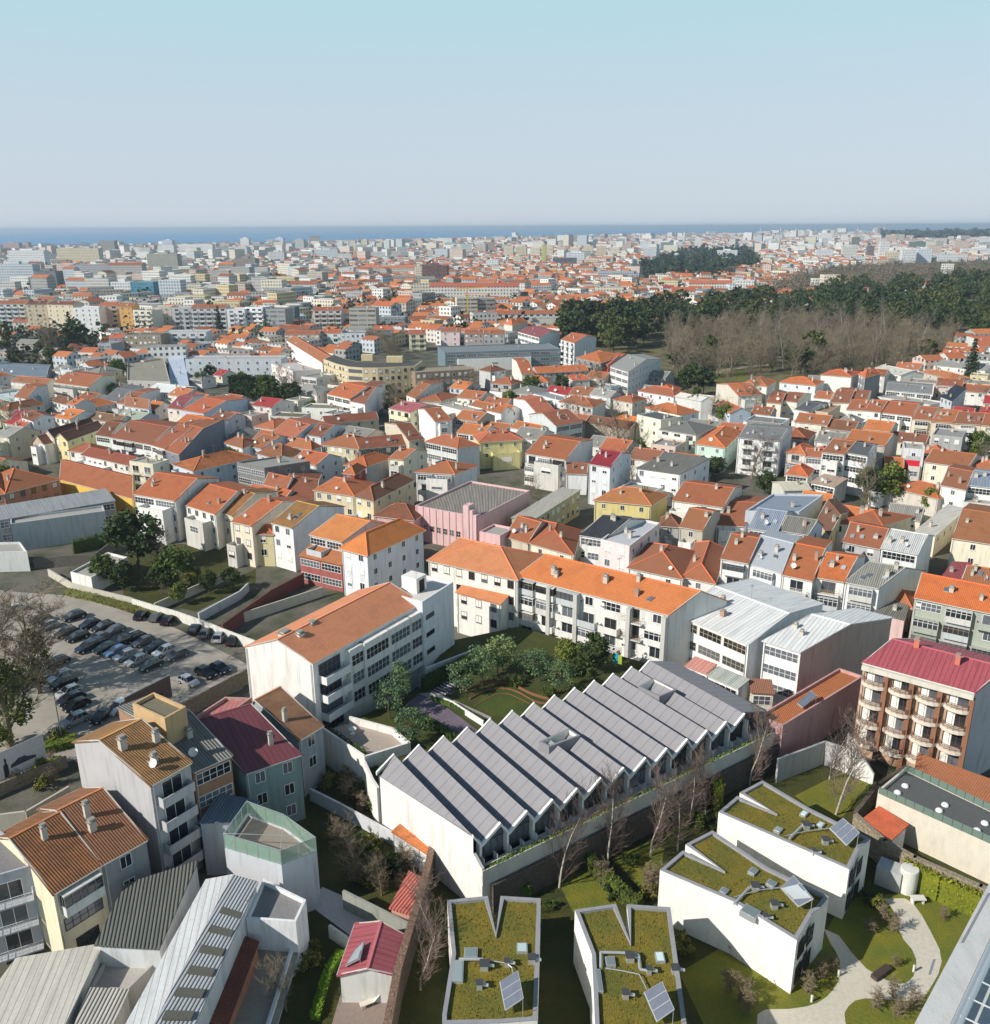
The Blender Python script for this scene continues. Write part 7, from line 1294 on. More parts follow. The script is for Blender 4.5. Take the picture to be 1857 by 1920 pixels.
hedge('bright grassy hedge along the bottom garden path', [at('n', 700, 930, .5), at('n', 600, 1080, .5), at('n', 500, 1420, .5)], .7, 1.0, (104, 134, 42), 260, .12)
SHG = 'centre of the narrow bottom garden|small one up the narrow bottom garden|left of the salmon shelter roof|nearest the orange roofed hut|left by the hall\'s white wall|right by the hall\'s white wall|under the terrace\'s tall wall|beside the mossy tiled house|on the patio of the red roofed hut|with yellow leaves by the concrete tank|second with yellow leaves by the concrete tank|between the two notched roofs|at the left end of the lawn hedge|left below the ramp|middle below the ramp|right below the ramp|left under the glazed balconies|right under the glazed balconies|at the right end of the seating steps|behind the top seating step|large in the middle gardens|large beside the broad yellow green tree|round at the nearer house\'s foot|dark right of the second notched roof|left by the retaining wall\'s foot|right by the retaining wall\'s foot|by the long pale sheet roof|near the tall white birch'.split('|')
for t, x, y, k in [('n', 470, 1060, 1.0), ('n', 495, 930, .6), ('n', 1100, 360, 1.2), ('n', 1150, 280, .8), ('j', 960, 1230, 1.4), ('j', 1050, 1240, 1.0), ('j', 830, 1010, 1.1), ('j', 480, 720, 1.2), ('n', 910, 1250, .7), ('p', 990, 590, .9), ('p', 1040, 620, .8), ('o', 430, 620, .7), ('o', 1010, 300, .9), ('j', 1300, 640, .9), ('j', 1380, 660, .8), ('j', 1500, 740, .8), ('k', 620, 250, 1.1), ('k', 690, 260, .9), ('k', 420, 400, .9), ('k', 180, 330, 1.0), ('e', 1400, 880, 1.6), ('e', 1150, 900, 1.4), ('p', 20, 920, 1.0), ('o', 1780, 920, 1.0), ('k', 1480, 1350, 1.2), ('k', 1600, 1350, 1.2), ('h', 1300, 480, 1.6), ('l', 1000, 1100, .9)]:
    z = 4 if (t in 'jk' and (x, y) in ((1300, 640), (1380, 660), (1500, 740), (620, 250), (690, 260), (420, 400), (180, 330))) else 0
    tree('shrub', at(t, x, y, z), 'leafy green garden shrub ' + SHG.pop(0), k, z=z, group='leafy shrubs dotted about the gardens')
# ---- rough growth in the shaded gardens
def nth(n): return '%d%s' % (n, 'th' if 10 < n % 100 < 14 else {1: 'st', 2: 'nd', 3: 'rd'}.get(n % 10, 'th'))
def inpoly(x, y, P_):
    c = False
    for i in range(len(P_)):
        a, b = P_[i], P_[i - 1]
        if (a[1] > y) != (b[1] > y) and x < (b[0] - a[0]) * (y - a[1]) / (b[1] - a[1]) + a[0]: c = not c
    return c
rg = random.Random(21)
for poly, n_, where in (([(605, 1400), (690, 1470), (745, 1545), (720, 1560), (600, 1470)], 16, 'in the dark plot below the terrace wall'), ([(600, 1560), (740, 1590), (780, 1620), (760, 1690), (620, 1640)], 14, 'in the sloping garden left of the old stone wall'),
        ([(230, 1080), (420, 1100), (330, 1130), (215, 1090)], 10, 'along the boundary of the car park gardens'), ([(1060, 1650), (1180, 1620), (1280, 1690), (1290, 1850), (1220, 1760)], 10, 'between the notched roof and the slanting house'), ([(0, 1420), (110, 1380), (120, 1470), (0, 1530)], 10, 'on the rough bank beneath the billboard')):
    pp = []
    while len(pp) < n_:
        x, y = rg.uniform(min(p[0] for p in poly), max(p[0] for p in poly)), rg.uniform(min(p[1] for p in poly), max(p[1] for p in poly))
        if inpoly(x, y, poly): pp.append((x, y))
    for i, (x, y) in enumerate(sorted(pp)): tree('shrub' if rg.random() < .6 else 'twiggy', at('z', x, y), 'scrubby bush %s, %s from the left' % (where, nth(i + 1)), rg.uniform(.6, 1.3), group='scrubby bushes of the gardens')
# ---- the park
def inpoly(x, y, P_):
    c = False
    for i in range(len(P_)):
        a, b = P_[i], P_[i - 1]
        if (a[1] > y) != (b[1] > y) and x < (b[0] - a[0]) * (y - a[1]) / (b[1] - a[1]) + a[0]: c = not c
    return c
PARK = [(1050, 655), (1060, 615), (1180, 600), (1330, 585), (1560, 575), (1857, 560), (2300, 550), (2300, 690), (1857, 640), (1800, 640), (1740, 690), (1560, 712), (1400, 735), (1260, 745), (1235, 700), (1120, 665)]
PW_ = [at('z', x, y) for x, y in PARK]; PWXY = [(p.x, p.y) for p in PW_]
sheet('park_ground', PW_, mat('earth', (122, 112, 80)), .015)
sheet('park_path', [at('d', x, y) for x, y in ((-150, 520), (60, 490), (260, 470), (260, 482), (60, 505), (-150, 545))], mat('flat', (196, 180, 150)), .03)
sheet('park_lawn', [at('c', x, y) for x, y in ((1600, 540), (1857, 520), (1857, 600), (1650, 600))], mat('grass', (96, 110, 50)), .022)
def scatter(poly, n, mind, seed):
    rr = random.Random(seed); out = []; xs = [p[0] for p in poly]; ys = [p[1] for p in poly]; tr = 0
    while len(out) < n and tr < n * 60:
        tr += 1; x, y = rr.uniform(min(xs), max(xs)), rr.uniform(min(ys), max(ys))
        if not inpoly(x, y, poly): continue
        p = at('z', x, y)
        if all((p.x - q.x) ** 2 + (p.y - q.y) ** 2 > mind ** 2 for q in out): out.append(p)
    return out
EV = [(1060, 650), (1060, 615), (1180, 600), (1330, 585), (1480, 572), (1600, 548), (1857, 532), (1857, 640), (1700, 632), (1500, 620), (1400, 618), (1240, 640), (1160, 668)]
BR = [(1240, 645), (1400, 618), (1560, 618), (1720, 640), (1790, 650), (1800, 655), (1740, 690), (1560, 708), (1400, 700), (1270, 720)]
G1, G2 = 'dark evergreen trees of the park', 'bare trees of the park'
def nth(n): return '%d%s' % (n, 'th' if 10 < n % 100 < 14 else {1: 'st', 2: 'nd', 3: 'rd'}.get(n % 10, 'th'))
lr = lambda q: sorted(q, key=lambda p: p.x / p.y)
for i, p in enumerate(lr(scatter(EV, 235, 6.5, 4))): tree('wood', p, 'dark evergreen tree, %s from the left in the upper belt of the park' % nth(i + 1), U(.85, 1.35), group=G1, cat='evergreen tree')
for i, p in enumerate(lr(scatter(BR, 240, 5, 9))): tree('bare' if R() < .86 else 'poplar', p, 'leafless grey tree, %s from the left in the lower belt of the park' % nth(i + 1), U(.95, 1.5), group=G2, cat='bare tree')
for i, (x, y, k) in enumerate([(1300, 725, .9), (1330, 690, 1.0), (1270, 700, 1), (1320, 740, .8), (1290, 745, 1.0), (1480, 690, 1.0), (1500, 700, 1.1), (1520, 690, 1.2), (1420, 668, .8), (1735, 690, 1.0), (1740, 600, 1.3)]): tree('wood', at('z', x, y), 'evergreen among the bare park trees, %s listed from the park\'s left clearing' % nth(i + 1), k * .9, group='scattered evergreens among the bare trees', cat='evergreen tree')
for x, y, k, lb in ((1095, 622, 1.35, 'biggest umbrella pine at the left tip of the park'), (1180, 605, 1.0, 'umbrella pine with visible limbs right of the biggest'), (1130, 640, .8, 'lower umbrella pine in front of the biggest')): tree('umbrella', at('z', x, y), lb, k)
b = MB(); q = at('c', 1270, 300); b.tube(q, q + V(0, 0, 9), .35, .28, n=7); rp = empty('palm_tree', q, 'single palm among the park\'s bare trees', 'palm tree'); b.build('trunk', BARK, rp); b = MB()
for i in range(34):
    a = i * 2.4; el = .9 - (i % 5) * .35; d_ = V(math.cos(a) * math.cos(el), math.sin(a) * math.cos(el), math.sin(el)); c0 = q + V(0, 0, 9); s = V(-math.sin(a), math.cos(a)) * .35
    c1 = c0 + d_ * 2.2; c2 = c1 + d_ * 1.6 - V(0, 0, .9); b.poly([c0 - s * .3, c0 + s * .3, c1 + s, c1 - s]); b.poly([c1 - s, c1 + s, c2 + s * .2, c2 - s * .2])
b.build('fronds', mat('leaf', (84, 96, 50)), rp)
H('pink little villa with orange pyramid roof inside the park trees', ('c', 1035, 135), ('c', 1145, 150), 9, 9, 'h', 2.4, wall=(226, 196, 186), roof=('tile', (222, 110, 80)), st=('s', 'n', 'n'), ch=0)
# ================================================================ in-between houses: rows on a turned street grid
CF, SF = math.cos(math.radians(-32)), math.sin(math.radians(-32)); rng = random.Random(11)
def quad(cx, cy, w, d, ang):
    c, s = math.cos(ang), math.sin(ang); return [V(cx + x * c - y * s, cy + x * s + y * c) for x, y in ((-w / 2, -d / 2), (w / 2, -d / 2), (w / 2, d / 2), (-w / 2, d / 2))]
FB_ = []
def addfoot(q): c = sum([V(p.x, p.y) for p in q], V(0, 0)) / len(q); FB_.append((c, max((V(p.x, p.y) - c).length for p in q), [V(p.x, p.y) for p in q]))
for q in FOOT: addfoot(q)
def sat(a, b):
    for P_ in (a, b):
        for i in range(len(P_)):
            e = P_[(i + 1) % len(P_)] - P_[i]; n = V(-e.y, e.x); A_ = [p.dot(n) for p in a]; B_ = [p.dot(n) for p in b]
            if max(A_) <= min(B_) + .3 * n.length or max(B_) <= min(A_) + .3 * n.length: return False
    return True
def free(q, near=None):
    c = sum(q, V(0, 0)) / 4; r = (q[0] - c).length
    for (cc, rr, poly) in FB_:
        if (cc - c).length < rr + r and sat(q, poly): return False
    return True
def proj(p, z=0):
    d = V(p.x, p.y, z - CAMH); cp, sp = math.cos(PITCH), math.sin(PITCH); f = d.y * cp - d.z * sp; u = d.y * sp + d.z * cp
    x, y = d.x / f, u / f; c, s = math.cos(-ROLL), math.sin(-ROLL); x, y = x * c - y * s, x * s + y * c; return 928.5 + x * FPX, 960 - y * FPX
NOGO = [PARK, [(-300, 605), (215, 612), (205, 655), (120, 690), (-300, 690)],
        [(600, 690), (780, 640), (905, 655), (1250, 645), (1240, 690), (900, 735), (560, 720)],       # avenue and glass building forecourt
        [(-400, 930), (430, 1090), (470, 1290), (-400, 1600)], [(0, 940), (215, 940), (300, 1160), (0, 1160)]]
def ok(px, py): return not any(inpoly(px, py, P_) for P_ in NOGO)
WC = [(232, 230, 224), (226, 218, 198), (206, 204, 200), (222, 214, 208), (196, 206, 214), (214, 196, 150), (190, 178, 164), (238, 236, 232), (216, 190, 176), (170, 170, 168)]
WN = ['white', 'cream', 'pale grey', 'off white', 'pale blue', 'ochre', 'beige', 'bright white', 'rosy', 'grey']
RC = [('tile', (214, 112, 68)), ('tile', (204, 100, 64)), ('tile', (196, 104, 72)), ('oldtile', (176, 104, 70)), ('tile', (224, 118, 66)), ('corr', (150, 148, 142)), ('flat', (150, 148, 144)), ('seam', (170, 66, 66))]
RN = ['orange', 'deep orange', 'rust', 'brown', 'bright orange', 'grey sheet', 'flat grey', 'maroon']
USED = set(); CNT = {}
ORD = ['nearest '] + [w + ' nearest ' for w in 'second third fourth fifth sixth seventh eighth ninth tenth eleventh twelfth thirteenth fourteenth fifteenth sixteenth seventeenth eighteenth nineteenth twentieth'.split()]
def zone(px, py):
    h_ = 'left' if px < 420 else 'left centre' if px < 800 else 'centre' if px < 1100 else 'right centre' if px < 1450 else 'right'
    v_ = 'far' if py < 560 else 'rear' if py < 640 else 'middle' if py < 760 else 'front middle' if py < 900 else 'near'
    return v_, h_
infill = []; rows = []
for i in range(-60, 60):
    for j in range(-2, 60):
        w = rng.uniform(8, 11); u = i * 10.2 + rng.uniform(-1, 1); blk = j // 2; v = blk * 34 + (j % 2) * 13 + rng.uniform(-.6, .6)
        x = u * CF - v * SF; y = u * SF + v * CF + 120
        if y < 165 or y > 620: continue
        rows.append((x, y, w, rng.uniform(10.5, 12.5), rng.random(), rng.random(), rng.random()))
rows.sort(key=lambda r: r[1])
nh = 0
for x, y, w, d, r1, r2, r3 in rows:
    px, py = proj(V(x, y))
    if not (-60 < px < 1920) or not ok(px, py) or not ok(px, py - 14): continue
    if py > 1010 or (py > 900 and px < 1000): continue
    for k in (1.0, .72):
        q = quad(x, y, w * k, d * k, math.radians(-32) + rng.uniform(-.05, .05))
        if free(q): break
    else: continue
    if nh >= 135: infill.append((q, r1, r2, r3)); addfoot(q); continue
    wi, ri = int(r1 * len(WC)), (0, 1, 2, 2, 3, 3, 4, 5, 5, 6, 6, 6, 7)[int(r2 * 13)]; z = rng.choice((4.2, 5.5, 6.2, 7.2)) if k == 1 else rng.choice((3.4, 4.4, 5.6)); v_, h_ = zone(px, py)
    fl = {3.4: 'low', 4.2: 'low', 4.4: 'low', 5.5: 'two storey', 5.6: 'two storey', 6.2: 'two storey', 7.2: 'tall two storey'}[z]
    key = (wi, ri, fl, v_, h_); CNT[key] = CNT.get(key, 0) + 1; od = ORD[min(19, CNT[key] - 1)]
    lb = '%s%s %s house with %s roof, %s rows, %s' % (od, fl, WN[wi], RN[ri], v_, h_)
    ty = 'f' if ri == 6 else 'g' if r3 < .7 else 'h'; z = z + 1 if ri == 6 else z
    house('house', lb, 'house', q[0], q[1], q[2], z, ty, 2.0, wall=WC[wi], roof=RC[ri], st=('w' if r3 < .6 else 'b', 's', 'n'), ch=1, group='small houses filling the rows'); nh += 1
# ================================================================ traced blocks farther off
def FB(lb, t, x0, x1, yt, yb, wall, roof=('flat', (170, 168, 164)), depth=16, cat='apartment block', name='apartment_block', typ='f'):
    A, B = at(t, x0, yb), at(t, x1, yb); ax = A.y * math.cos(PITCH) + CAMH * math.sin(PITCH); h = (yb - yt) / SC[t] * ax / FPX / .97
    d = (B - A).normalized(); C = B + V(-d.y, d.x) * depth
    r = house(name, lb, cat, A, B, C, h, typ, 3, wall=wall, roof=roof, far=True, ch=0); addfoot((A, B, C, A + C - B))
    if typ == 'f' and h > 15 and R() < .8:
        m = MB(); c = (A + C) / 2; L_ = (B - A).length; m.obox(V(c.x, c.y, h), d, V(-d.y, d.x), -L_ * .2, L_ * .15, -3, 3, .1, 3.2); m.build('roof_hut', mat('wall', wall), r[0])
    return r
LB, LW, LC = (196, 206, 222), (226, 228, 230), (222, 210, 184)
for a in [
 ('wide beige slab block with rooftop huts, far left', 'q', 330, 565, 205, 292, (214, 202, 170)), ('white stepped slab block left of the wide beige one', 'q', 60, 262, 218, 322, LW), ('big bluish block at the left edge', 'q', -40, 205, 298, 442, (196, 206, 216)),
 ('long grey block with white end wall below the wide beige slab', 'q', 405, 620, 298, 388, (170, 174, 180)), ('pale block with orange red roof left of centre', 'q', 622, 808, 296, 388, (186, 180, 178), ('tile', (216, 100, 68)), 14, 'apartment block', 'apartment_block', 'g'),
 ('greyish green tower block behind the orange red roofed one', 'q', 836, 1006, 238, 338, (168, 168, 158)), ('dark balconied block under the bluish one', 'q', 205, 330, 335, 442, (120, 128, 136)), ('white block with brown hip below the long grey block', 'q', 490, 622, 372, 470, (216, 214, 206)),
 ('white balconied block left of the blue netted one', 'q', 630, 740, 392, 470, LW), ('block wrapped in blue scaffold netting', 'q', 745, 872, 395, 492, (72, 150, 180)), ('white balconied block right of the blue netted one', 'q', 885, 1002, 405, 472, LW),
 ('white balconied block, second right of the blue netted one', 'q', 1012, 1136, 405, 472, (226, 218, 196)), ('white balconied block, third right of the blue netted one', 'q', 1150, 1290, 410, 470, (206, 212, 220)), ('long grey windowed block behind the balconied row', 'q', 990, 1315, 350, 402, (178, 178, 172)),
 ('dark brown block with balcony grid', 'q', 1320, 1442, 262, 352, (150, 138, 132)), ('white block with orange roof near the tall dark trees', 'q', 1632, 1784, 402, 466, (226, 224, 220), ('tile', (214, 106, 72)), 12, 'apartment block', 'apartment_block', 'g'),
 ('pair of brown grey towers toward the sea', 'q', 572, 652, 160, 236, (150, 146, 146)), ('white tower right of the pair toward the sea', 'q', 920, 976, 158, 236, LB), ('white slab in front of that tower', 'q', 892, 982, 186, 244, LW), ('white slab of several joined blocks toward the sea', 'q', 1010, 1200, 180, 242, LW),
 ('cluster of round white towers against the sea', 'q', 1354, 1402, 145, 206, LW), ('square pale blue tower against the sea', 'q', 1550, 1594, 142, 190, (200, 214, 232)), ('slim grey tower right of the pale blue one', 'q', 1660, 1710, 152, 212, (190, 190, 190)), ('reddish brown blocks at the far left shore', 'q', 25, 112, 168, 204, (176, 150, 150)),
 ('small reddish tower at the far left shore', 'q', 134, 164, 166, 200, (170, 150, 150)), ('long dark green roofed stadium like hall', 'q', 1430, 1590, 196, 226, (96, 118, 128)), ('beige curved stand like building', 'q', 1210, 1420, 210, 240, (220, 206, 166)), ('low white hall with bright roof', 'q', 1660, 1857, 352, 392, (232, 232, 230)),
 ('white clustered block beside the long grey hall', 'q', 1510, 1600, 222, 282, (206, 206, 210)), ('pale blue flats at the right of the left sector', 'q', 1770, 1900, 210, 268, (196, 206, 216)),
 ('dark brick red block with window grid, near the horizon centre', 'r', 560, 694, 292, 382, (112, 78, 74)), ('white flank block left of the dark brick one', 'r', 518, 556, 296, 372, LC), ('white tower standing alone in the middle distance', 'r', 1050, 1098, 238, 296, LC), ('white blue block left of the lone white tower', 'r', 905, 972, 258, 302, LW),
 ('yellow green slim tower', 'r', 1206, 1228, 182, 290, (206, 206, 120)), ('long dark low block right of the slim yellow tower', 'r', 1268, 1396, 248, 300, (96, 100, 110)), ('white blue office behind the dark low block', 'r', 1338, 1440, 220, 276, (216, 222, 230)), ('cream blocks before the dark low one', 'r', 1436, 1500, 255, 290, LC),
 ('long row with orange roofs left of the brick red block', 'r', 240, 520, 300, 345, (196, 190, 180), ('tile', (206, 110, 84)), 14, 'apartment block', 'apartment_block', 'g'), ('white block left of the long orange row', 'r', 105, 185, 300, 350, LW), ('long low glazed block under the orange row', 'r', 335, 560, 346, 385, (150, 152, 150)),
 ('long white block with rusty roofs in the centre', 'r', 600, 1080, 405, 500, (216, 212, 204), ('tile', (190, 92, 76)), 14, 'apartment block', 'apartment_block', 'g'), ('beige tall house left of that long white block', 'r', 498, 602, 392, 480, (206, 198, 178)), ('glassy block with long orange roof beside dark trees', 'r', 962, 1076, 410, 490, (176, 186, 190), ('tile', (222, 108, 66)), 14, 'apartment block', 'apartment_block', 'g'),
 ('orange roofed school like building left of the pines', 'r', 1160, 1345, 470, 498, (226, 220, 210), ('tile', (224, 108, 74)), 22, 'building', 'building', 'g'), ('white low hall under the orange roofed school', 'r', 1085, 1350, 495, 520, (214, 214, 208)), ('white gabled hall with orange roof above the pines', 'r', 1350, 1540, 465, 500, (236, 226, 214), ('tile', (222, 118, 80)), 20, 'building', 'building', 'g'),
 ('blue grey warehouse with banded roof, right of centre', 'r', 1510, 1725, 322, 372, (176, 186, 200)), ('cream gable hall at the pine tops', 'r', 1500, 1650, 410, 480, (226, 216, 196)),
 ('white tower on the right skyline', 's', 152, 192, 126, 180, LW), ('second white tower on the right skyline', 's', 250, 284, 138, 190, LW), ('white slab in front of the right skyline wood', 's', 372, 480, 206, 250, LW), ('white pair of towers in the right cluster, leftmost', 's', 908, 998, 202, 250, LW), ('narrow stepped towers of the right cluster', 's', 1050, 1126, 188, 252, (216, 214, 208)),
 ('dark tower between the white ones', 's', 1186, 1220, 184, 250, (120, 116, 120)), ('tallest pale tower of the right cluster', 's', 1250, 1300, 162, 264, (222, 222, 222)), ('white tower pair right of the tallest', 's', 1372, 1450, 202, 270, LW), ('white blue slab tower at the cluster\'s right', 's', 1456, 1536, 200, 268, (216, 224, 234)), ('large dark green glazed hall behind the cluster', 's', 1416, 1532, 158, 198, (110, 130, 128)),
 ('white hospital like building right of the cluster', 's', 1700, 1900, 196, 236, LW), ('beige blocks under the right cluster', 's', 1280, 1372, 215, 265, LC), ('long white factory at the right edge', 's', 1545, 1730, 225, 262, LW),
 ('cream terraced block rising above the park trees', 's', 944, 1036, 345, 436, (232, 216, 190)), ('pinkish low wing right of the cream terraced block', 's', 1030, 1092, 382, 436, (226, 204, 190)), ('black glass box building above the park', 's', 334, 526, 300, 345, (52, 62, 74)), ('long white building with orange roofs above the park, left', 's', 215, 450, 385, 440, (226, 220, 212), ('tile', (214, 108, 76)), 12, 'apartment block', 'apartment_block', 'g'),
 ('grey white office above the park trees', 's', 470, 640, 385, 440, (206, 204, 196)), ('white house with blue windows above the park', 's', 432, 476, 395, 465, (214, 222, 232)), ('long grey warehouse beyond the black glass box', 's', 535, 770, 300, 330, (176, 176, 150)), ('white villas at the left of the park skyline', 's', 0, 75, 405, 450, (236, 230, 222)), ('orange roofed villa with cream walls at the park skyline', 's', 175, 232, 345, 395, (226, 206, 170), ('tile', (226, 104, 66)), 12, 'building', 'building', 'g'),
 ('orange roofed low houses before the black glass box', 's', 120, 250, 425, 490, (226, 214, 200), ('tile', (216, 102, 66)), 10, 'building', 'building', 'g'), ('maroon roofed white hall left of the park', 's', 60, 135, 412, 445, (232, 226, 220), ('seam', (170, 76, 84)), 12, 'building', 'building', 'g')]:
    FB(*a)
for i in range(9): x = 1000 + i * 72; FB('beige tower, %s in the long line of equal towers at centre right' % ['first', 'second', 'third', 'fourth', 'fifth', 'sixth', 'seventh', 'eighth', 'last'][i], 'r', x, x + 52, 182 + (i % 3) * 4, 246, [(222, 206, 178), (214, 196, 166), (226, 216, 196)][i % 3], depth=18)
for i in range(7): x = 95 + [0, 70, 100, 135, 160, 215, 255][i]; FB('white tower, %s in the small left cluster near the sea' % ['first', 'second', 'third', 'fourth', 'fifth', 'sixth', 'seventh'][i], 'r', x, x + 30, [158, 152, 168, 150, 178, 166, 152][i], 202 + i * 4, [LW, LC][i % 2], depth=16)
for i, (x, y0) in enumerate(((605, 72), (715, 70), (796, 70), (864, 74), (1134, 66), (1279, 60))):
    p = at('s', x, 112); ax = p.y * math.cos(PITCH); h = (112 - y0) / 2.9 * ax / FPX; b = MB(); b.tube(p, p + V(0, 0, h * .34), h * .05, h * .045, n=8, mi=0); b.tube(p + V(0, 0, h * .34), p + V(0, 0, h * .67), h * .045, h * .04, n=8, mi=1); b.tube(p + V(0, 0, h * .67), p + V(0, 0, h), h * .04, h * .035, n=8, mi=0)
    tag(b.build('chimney_stack', [mat('plain', (206, 150, 146)), mat('plain', (226, 226, 226))]), 'thin red and white chimney stack on the skyline, number %s from the left' % ['one', 'two', 'three', 'four', 'five', 'six'][i], 'chimney stack', 'chimney stacks on the skyline')
p = at('s', 150, 262); b = MB(); ax = p.y * math.cos(PITCH); h = 44 / 2.9 * ax / FPX; b.tube(p, p + V(0, 0, h * .6), h * .12, n=10); b.lathe(p, [(h * .12, h * .6), (h * .32, h * .72), (h * .34, h * .9), (h * .2, h), (.1, h * 1.02)], 14); tag(b.build('water_tower', mat('conc', (196, 196, 190))), 'round headed water tower among dark trees, right of centre', 'water tower')
# ================================================================ individual blocks between, then the uncountable rest
nb = 0; cand = []
for i in range(2600):
    y = rng.uniform(600, 2400); x = rng.uniform(-.62, .62) * y; px, py = proj(V(x, y))
    if py < 452 or not ok(px, py) or not ok(px, py - 12): continue
    if px > 1000 and 505 < py < 600 and R() < .75: continue
    cand.append((x, y, px, py))
cand.sort(key=lambda c: c[1])
CN2 = {}
for x, y, px, py in cand:
    if nb >= 190: break
    dens = .5 if px < 620 else .2
    if rng.random() > dens: continue
    w, d, h = rng.uniform(14, 30), rng.uniform(10, 14), rng.choice((12, 15, 15, 18, 21) if px < 620 and y > 850 else (9, 9, 12, 12, 15) if px < 700 else (9, 12, 12, 15, 18)); h = min(h, 60 - 24 * y / 1650)
    if px > 620: h = min(h, 15); w *= .75
    a = math.radians(rng.choice((-32, -30, 58, -8)) + rng.uniform(-5, 5)) if px > 420 else math.radians(rng.choice((-6, -12, 78)) + rng.uniform(-4, 4)); q = quad(x, y, w, d, a)
    if not free(q): continue
    addfoot(q); wi = rng.randrange(len(WC)); tl = rng.random() < (.3 if px < 620 else .6); ri = rng.randrange(5) if tl else 6; v_, h_ = zone(px, py); fl = ['two', 'two', 'two', 'three', 'four', 'five', 'six', 'seven', 'eight'][min(8, round(h / 3))] + ' storey'; CN2[(fl, wi, ri)] = CN2.get((fl, wi, ri), 0) + 1
    lb = '%s%s %s block with %s roof, %s city, %s' % (ORD[min(19, CN2[(fl, wi, ri)] - 1)], fl, WN[wi], RN[ri], v_, h_)
    house('apartment_block', lb, 'apartment block', q[0], q[1], q[2], h, 'g' if tl else 'f', 2.4, wall=WC[wi], roof=RC[ri], far=True, ch=0, group='blocks spread through the far city'); nb += 1
gt = []
for i in range(60):                                        # garden trees in the gaps between the rows
    for _ in range(60):
        x, y = rng.uniform(-230, 250), rng.uniform(175, 430); px, py = proj(V(x, y))
        if not (0 < px < 1857) or not ok(px, py) or (py > 880 and px < 1000): continue
        if free(quad(x, y, 3.2, 3.2, 0)): gt.append((px, x, y)); addfoot(quad(x, y, 3, 3, 0)); break
for i, (px, x, y) in enumerate(sorted(gt)): tree('evergreen' if rng.random() < .7 else 'bare', (x, y), 'small tree among roofs, %s from the left of those growing between the rows' % nth(i + 1), rng.uniform(.7, 1.15), group='small garden trees between the rows of houses')
mats = [mat('facade', c) for c in WC] + [mat(*c) for c in RC]; NW = len(WC)
def mass(name, items, lbl):
    b = MB()
    for q, h, rise, wi, ri in items:
        P0 = [V(p.x, p.y, 0) for p in q]; P1 = [V(p.x, p.y, h) for p in q]
        for i in range(4): j = (i + 1) % 4; b.poly([P0[i], P0[j], P1[j], P1[i]], wi)
        if rise:
            m0 = (P1[3] + P1[0]) / 2 + V(0, 0, rise); m1 = (P1[1] + P1[2]) / 2 + V(0, 0, rise); b.poly([P1[1], P1[2], m1], wi); b.poly([P1[3], P1[0], m0], wi)
            b.poly([P1[0], P1[1], m1, m0], NW + ri); b.poly([P1[2], P1[3], m0, m1], NW + ri)
        else: b.poly(P1, NW + ri)
    o = b.build(name, mats); tag(o, lbl, 'town', kind='stuff')
items = [(q, rng.choice((4, 5.5, 6.5, 7.5)), 1.8 if r3 < .75 else 0, int(r1 * NW), int(r2 * 5) if r3 < .75 else 6) for q, r1, r2, r3 in infill]
mass('distant_houses', items, 'mass of small roofs between the named houses of the middle distance')
items = []; grid = {}
def gfree(x, y, r):
    k = (int(x // 60), int(y // 60))
    for i in (-1, 0, 1):
        for j in (-1, 0, 1):
            for (a, b_, rr) in grid.get((k[0] + i, k[1] + j), ()):
                if (a - x) ** 2 + (b_ - y) ** 2 < ((rr + r) * .72) ** 2: return False
    grid.setdefault(k, []).append((x, y, r)); return True
for (c, r, _) in FB_: grid.setdefault((int(c.x // 60), int(c.y // 60)), []).append((c.x, c.y, min(r, 30)))
def coastok(py, px): return py > 462 - 32 * (px / 1857) + 1.5
for i in range(52000):
    t = rng.random(); y = 430 * (8600 / 430) ** (t ** 1.15); x = rng.uniform(-.64, .64) * y; px, py = proj(V(x, y))
    if not (-40 < px < 1900) or not coastok(py, px) or not ok(px, py) or not ok(px, py - 10): continue
    if inpoly(px, py, [(1290, 470), (1420, 462), (1440, 500), (1200, 530), (1180, 500)]) or inpoly(px, py, [(1560, 500), (1900, 485), (1900, 545), (1600, 560), (1400, 560)]) or inpoly(px, py, [(1645, 432), (1900, 430), (1900, 447), (1660, 450)]): continue
    s = max(1, y / 1300); big = rng.random() < (.16 if px < 620 else .07); w = (rng.uniform(13, 26) if big else rng.uniform(8, 14)) * s ** .6; d = (12 if big else rng.uniform(8, 12)) * s ** .6
    if not gfree(x, y, math.hypot(w, d) / 2): continue
    h = rng.uniform(9, 13 if y < 1900 else 24) if big else rng.uniform(4.5, 9); h *= s ** .3
    if y > 2600 and big and rng.random() < .3: h *= 1.4
    h = max(3.5, min(h, 70 - (462 - 32 * px / 1857 - 427 - (9 if rng.random() < .06 else 2)) * y / 1650))
    a = math.radians(rng.choice((-32, 58, -20, 10)) + rng.uniform(-8, 8)); tl = rng.random() < (.12 if big else .62) * (.6 if y > 1700 else 1) * (.5 if px < 640 and y > 650 else 1)
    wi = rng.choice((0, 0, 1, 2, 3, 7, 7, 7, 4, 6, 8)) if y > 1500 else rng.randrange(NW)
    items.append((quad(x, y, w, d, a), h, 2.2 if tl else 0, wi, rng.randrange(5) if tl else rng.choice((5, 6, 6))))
mass('distant_city', items, 'mass of small roofs and blocks filling the city out to the sea')
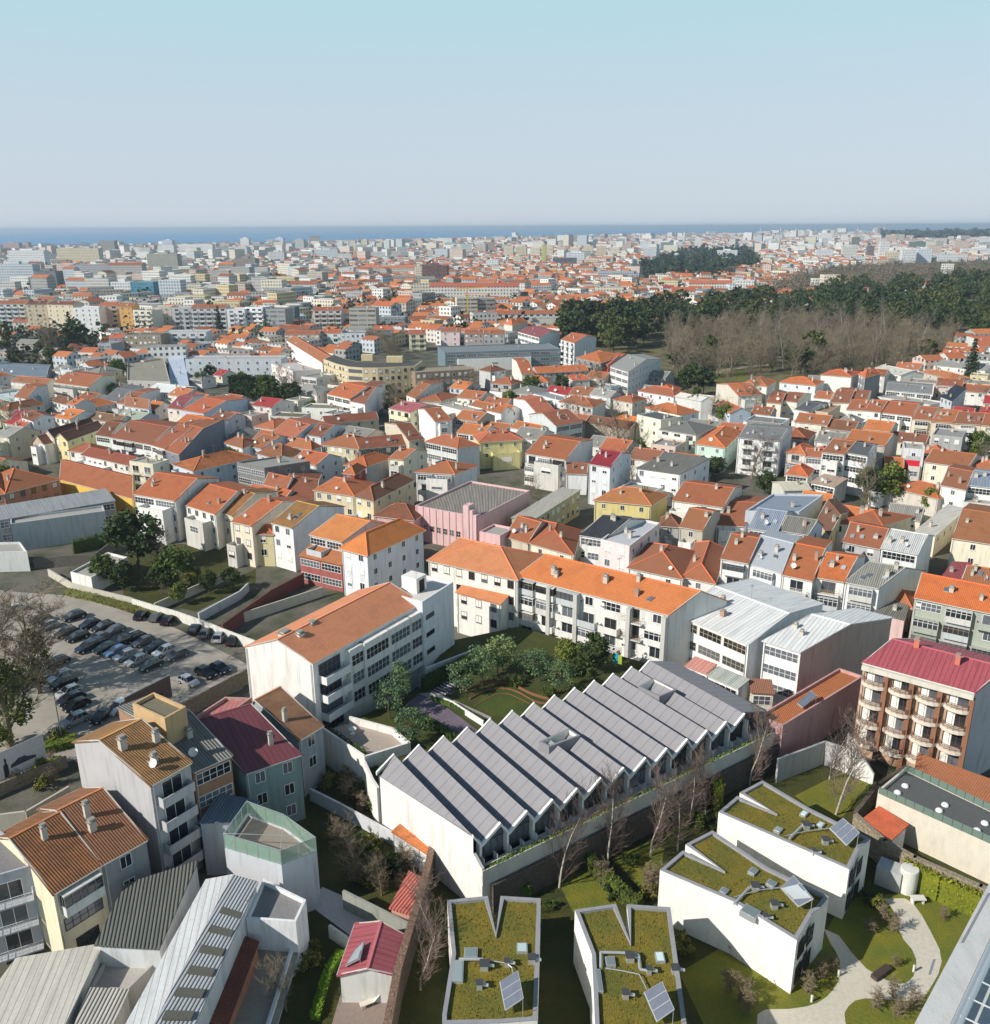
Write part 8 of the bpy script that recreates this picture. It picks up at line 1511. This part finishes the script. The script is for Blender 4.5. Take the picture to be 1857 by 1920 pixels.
# dark trees between the far roofs, far woods
def woods(name, label, pts, n, r, h, col, seed, per=16, fs=.2):
    rr = random.Random(seed); b = MB()
    for _ in range(n):
        while True:
            px, py = rr.uniform(min(p[0] for p in pts), max(p[0] for p in pts)), rr.uniform(min(p[1] for p in pts), max(p[1] for p in pts))
            if inpoly(px, py, pts): break
        c = at('z', px, py); s = max(1, c.y / 900) ** .6; k = rr.uniform(.6, 1.3)
        for _ in range(per):
            p = c + V(rr.gauss(0, r * .4), rr.gauss(0, r * .4), abs(rr.gauss(h * .55, h * .28))) * 1.0 * k; z = r * fs * s * rr.uniform(.6, 1.4); a = Vector((rr.gauss(0, 1), rr.gauss(0, 1), rr.gauss(0, 1) + .7)).normalized(); e = a.orthogonal().normalized() * z; f = a.cross(e); b.poly([p - e, p + f, p + e, p - f])
    tag(b.build(name, mat('leaf', col)), label, 'woodland', kind='stuff')
woods('distant_trees', 'dark trees scattered between the roofs of the far city', [(0, 470), (1250, 462), (1500, 480), (1230, 600), (700, 650), (0, 660)], 420, 7, 10, (54, 68, 46), 1, 18)
woods('distant_trees', 'dark treed hill with the water tower, right of centre', [(1200, 500), (1290, 468), (1400, 470), (1430, 500), (1330, 530), (1210, 525)], 420, 8, 13, (52, 66, 50), 2, 18)
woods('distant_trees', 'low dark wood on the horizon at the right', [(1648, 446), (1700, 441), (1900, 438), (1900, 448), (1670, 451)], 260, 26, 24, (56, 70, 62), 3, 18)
woods('bare_woodland', 'grey brown leafless wood below the right cluster of towers', [(1410, 545), (1560, 505), (1900, 492), (1900, 560), (1600, 568), (1420, 572)], 1100, 7, 10, (112, 102, 88), 4, 80, .075)
woods('distant_trees', 'dark trees around the avenue and the courtyards, left middle distance', [(640, 600), (740, 560), (830, 575), (780, 610), (690, 640)], 60, 6, 10, (58, 68, 44), 5, 30)
woods('distant_trees', 'garden trees among low roofs at the left middle distance', [(0, 612), (130, 606), (215, 620), (200, 700), (0, 690)], 110, 4, 5, (66, 72, 48), 6, 50)
for i, (x, y, w, c_) in enumerate(((20, 640, 30, 4), (70, 628, 26, 2), (60, 655, 34, 5), (120, 640, 22, 3), (10, 668, 30, 5), (150, 665, 26, 3), (100, 672, 24, 5))):
    q = at('z', x, y); qq = quad(q.x, q.y, w * .4, 9, -.3); house('house', 'low dim house with %s roof among the dark trees, left, %s' % (RN[c_], ['by the left edge', 'behind the others', 'widest one', 'right of the widest', 'nearest the edge', 'right end of the group', 'nearest the conifer'][i]), 'house', qq[0], qq[1], qq[2], 4, 'g', 2, wall=(170, 164, 156), roof=RC[c_], st='n', ch=0)
for i in range(12): tree('bare', at('b', 910 + i * 18, 350 + i * 9), '%s bare avenue tree from the left behind the curved yellow block' % nth(i + 1), 1.0, group='bare trees along the avenue', cat='bare tree')
# yellow crane
b = MB(); q = at('r', 805, 590); b.tube(q, q + V(0, 0, 26), .7, n=4); b.tube(q + V(-9, 0, 25), q + V(16, 0, 26), .5, n=4); tag(b.build('crane', mat('plain', (206, 160, 60))), 'thin yellow tower crane in front of the half built block', 'crane')
# ================================================================ haze
hz = NT('haze_air'); t_ = hz.t; t_.nodes.remove(hz.b); pv = t_.nodes.new('ShaderNodeVolumePrincipled'); pv.inputs['Color'].default_value = (.7, .84, 1, 1); pv.inputs['Density'].default_value = .0001; pv.inputs['Anisotropy'].default_value = .2
t_.links.new(pv.outputs[0], hz.o.inputs['Volume'])
b = MB(); b.box(-30000, 30000, -200, 42000, -6, 84); o = b.build('haze', hz.m); tag(o, 'pale haze over the far city', 'haze', kind='stuff')
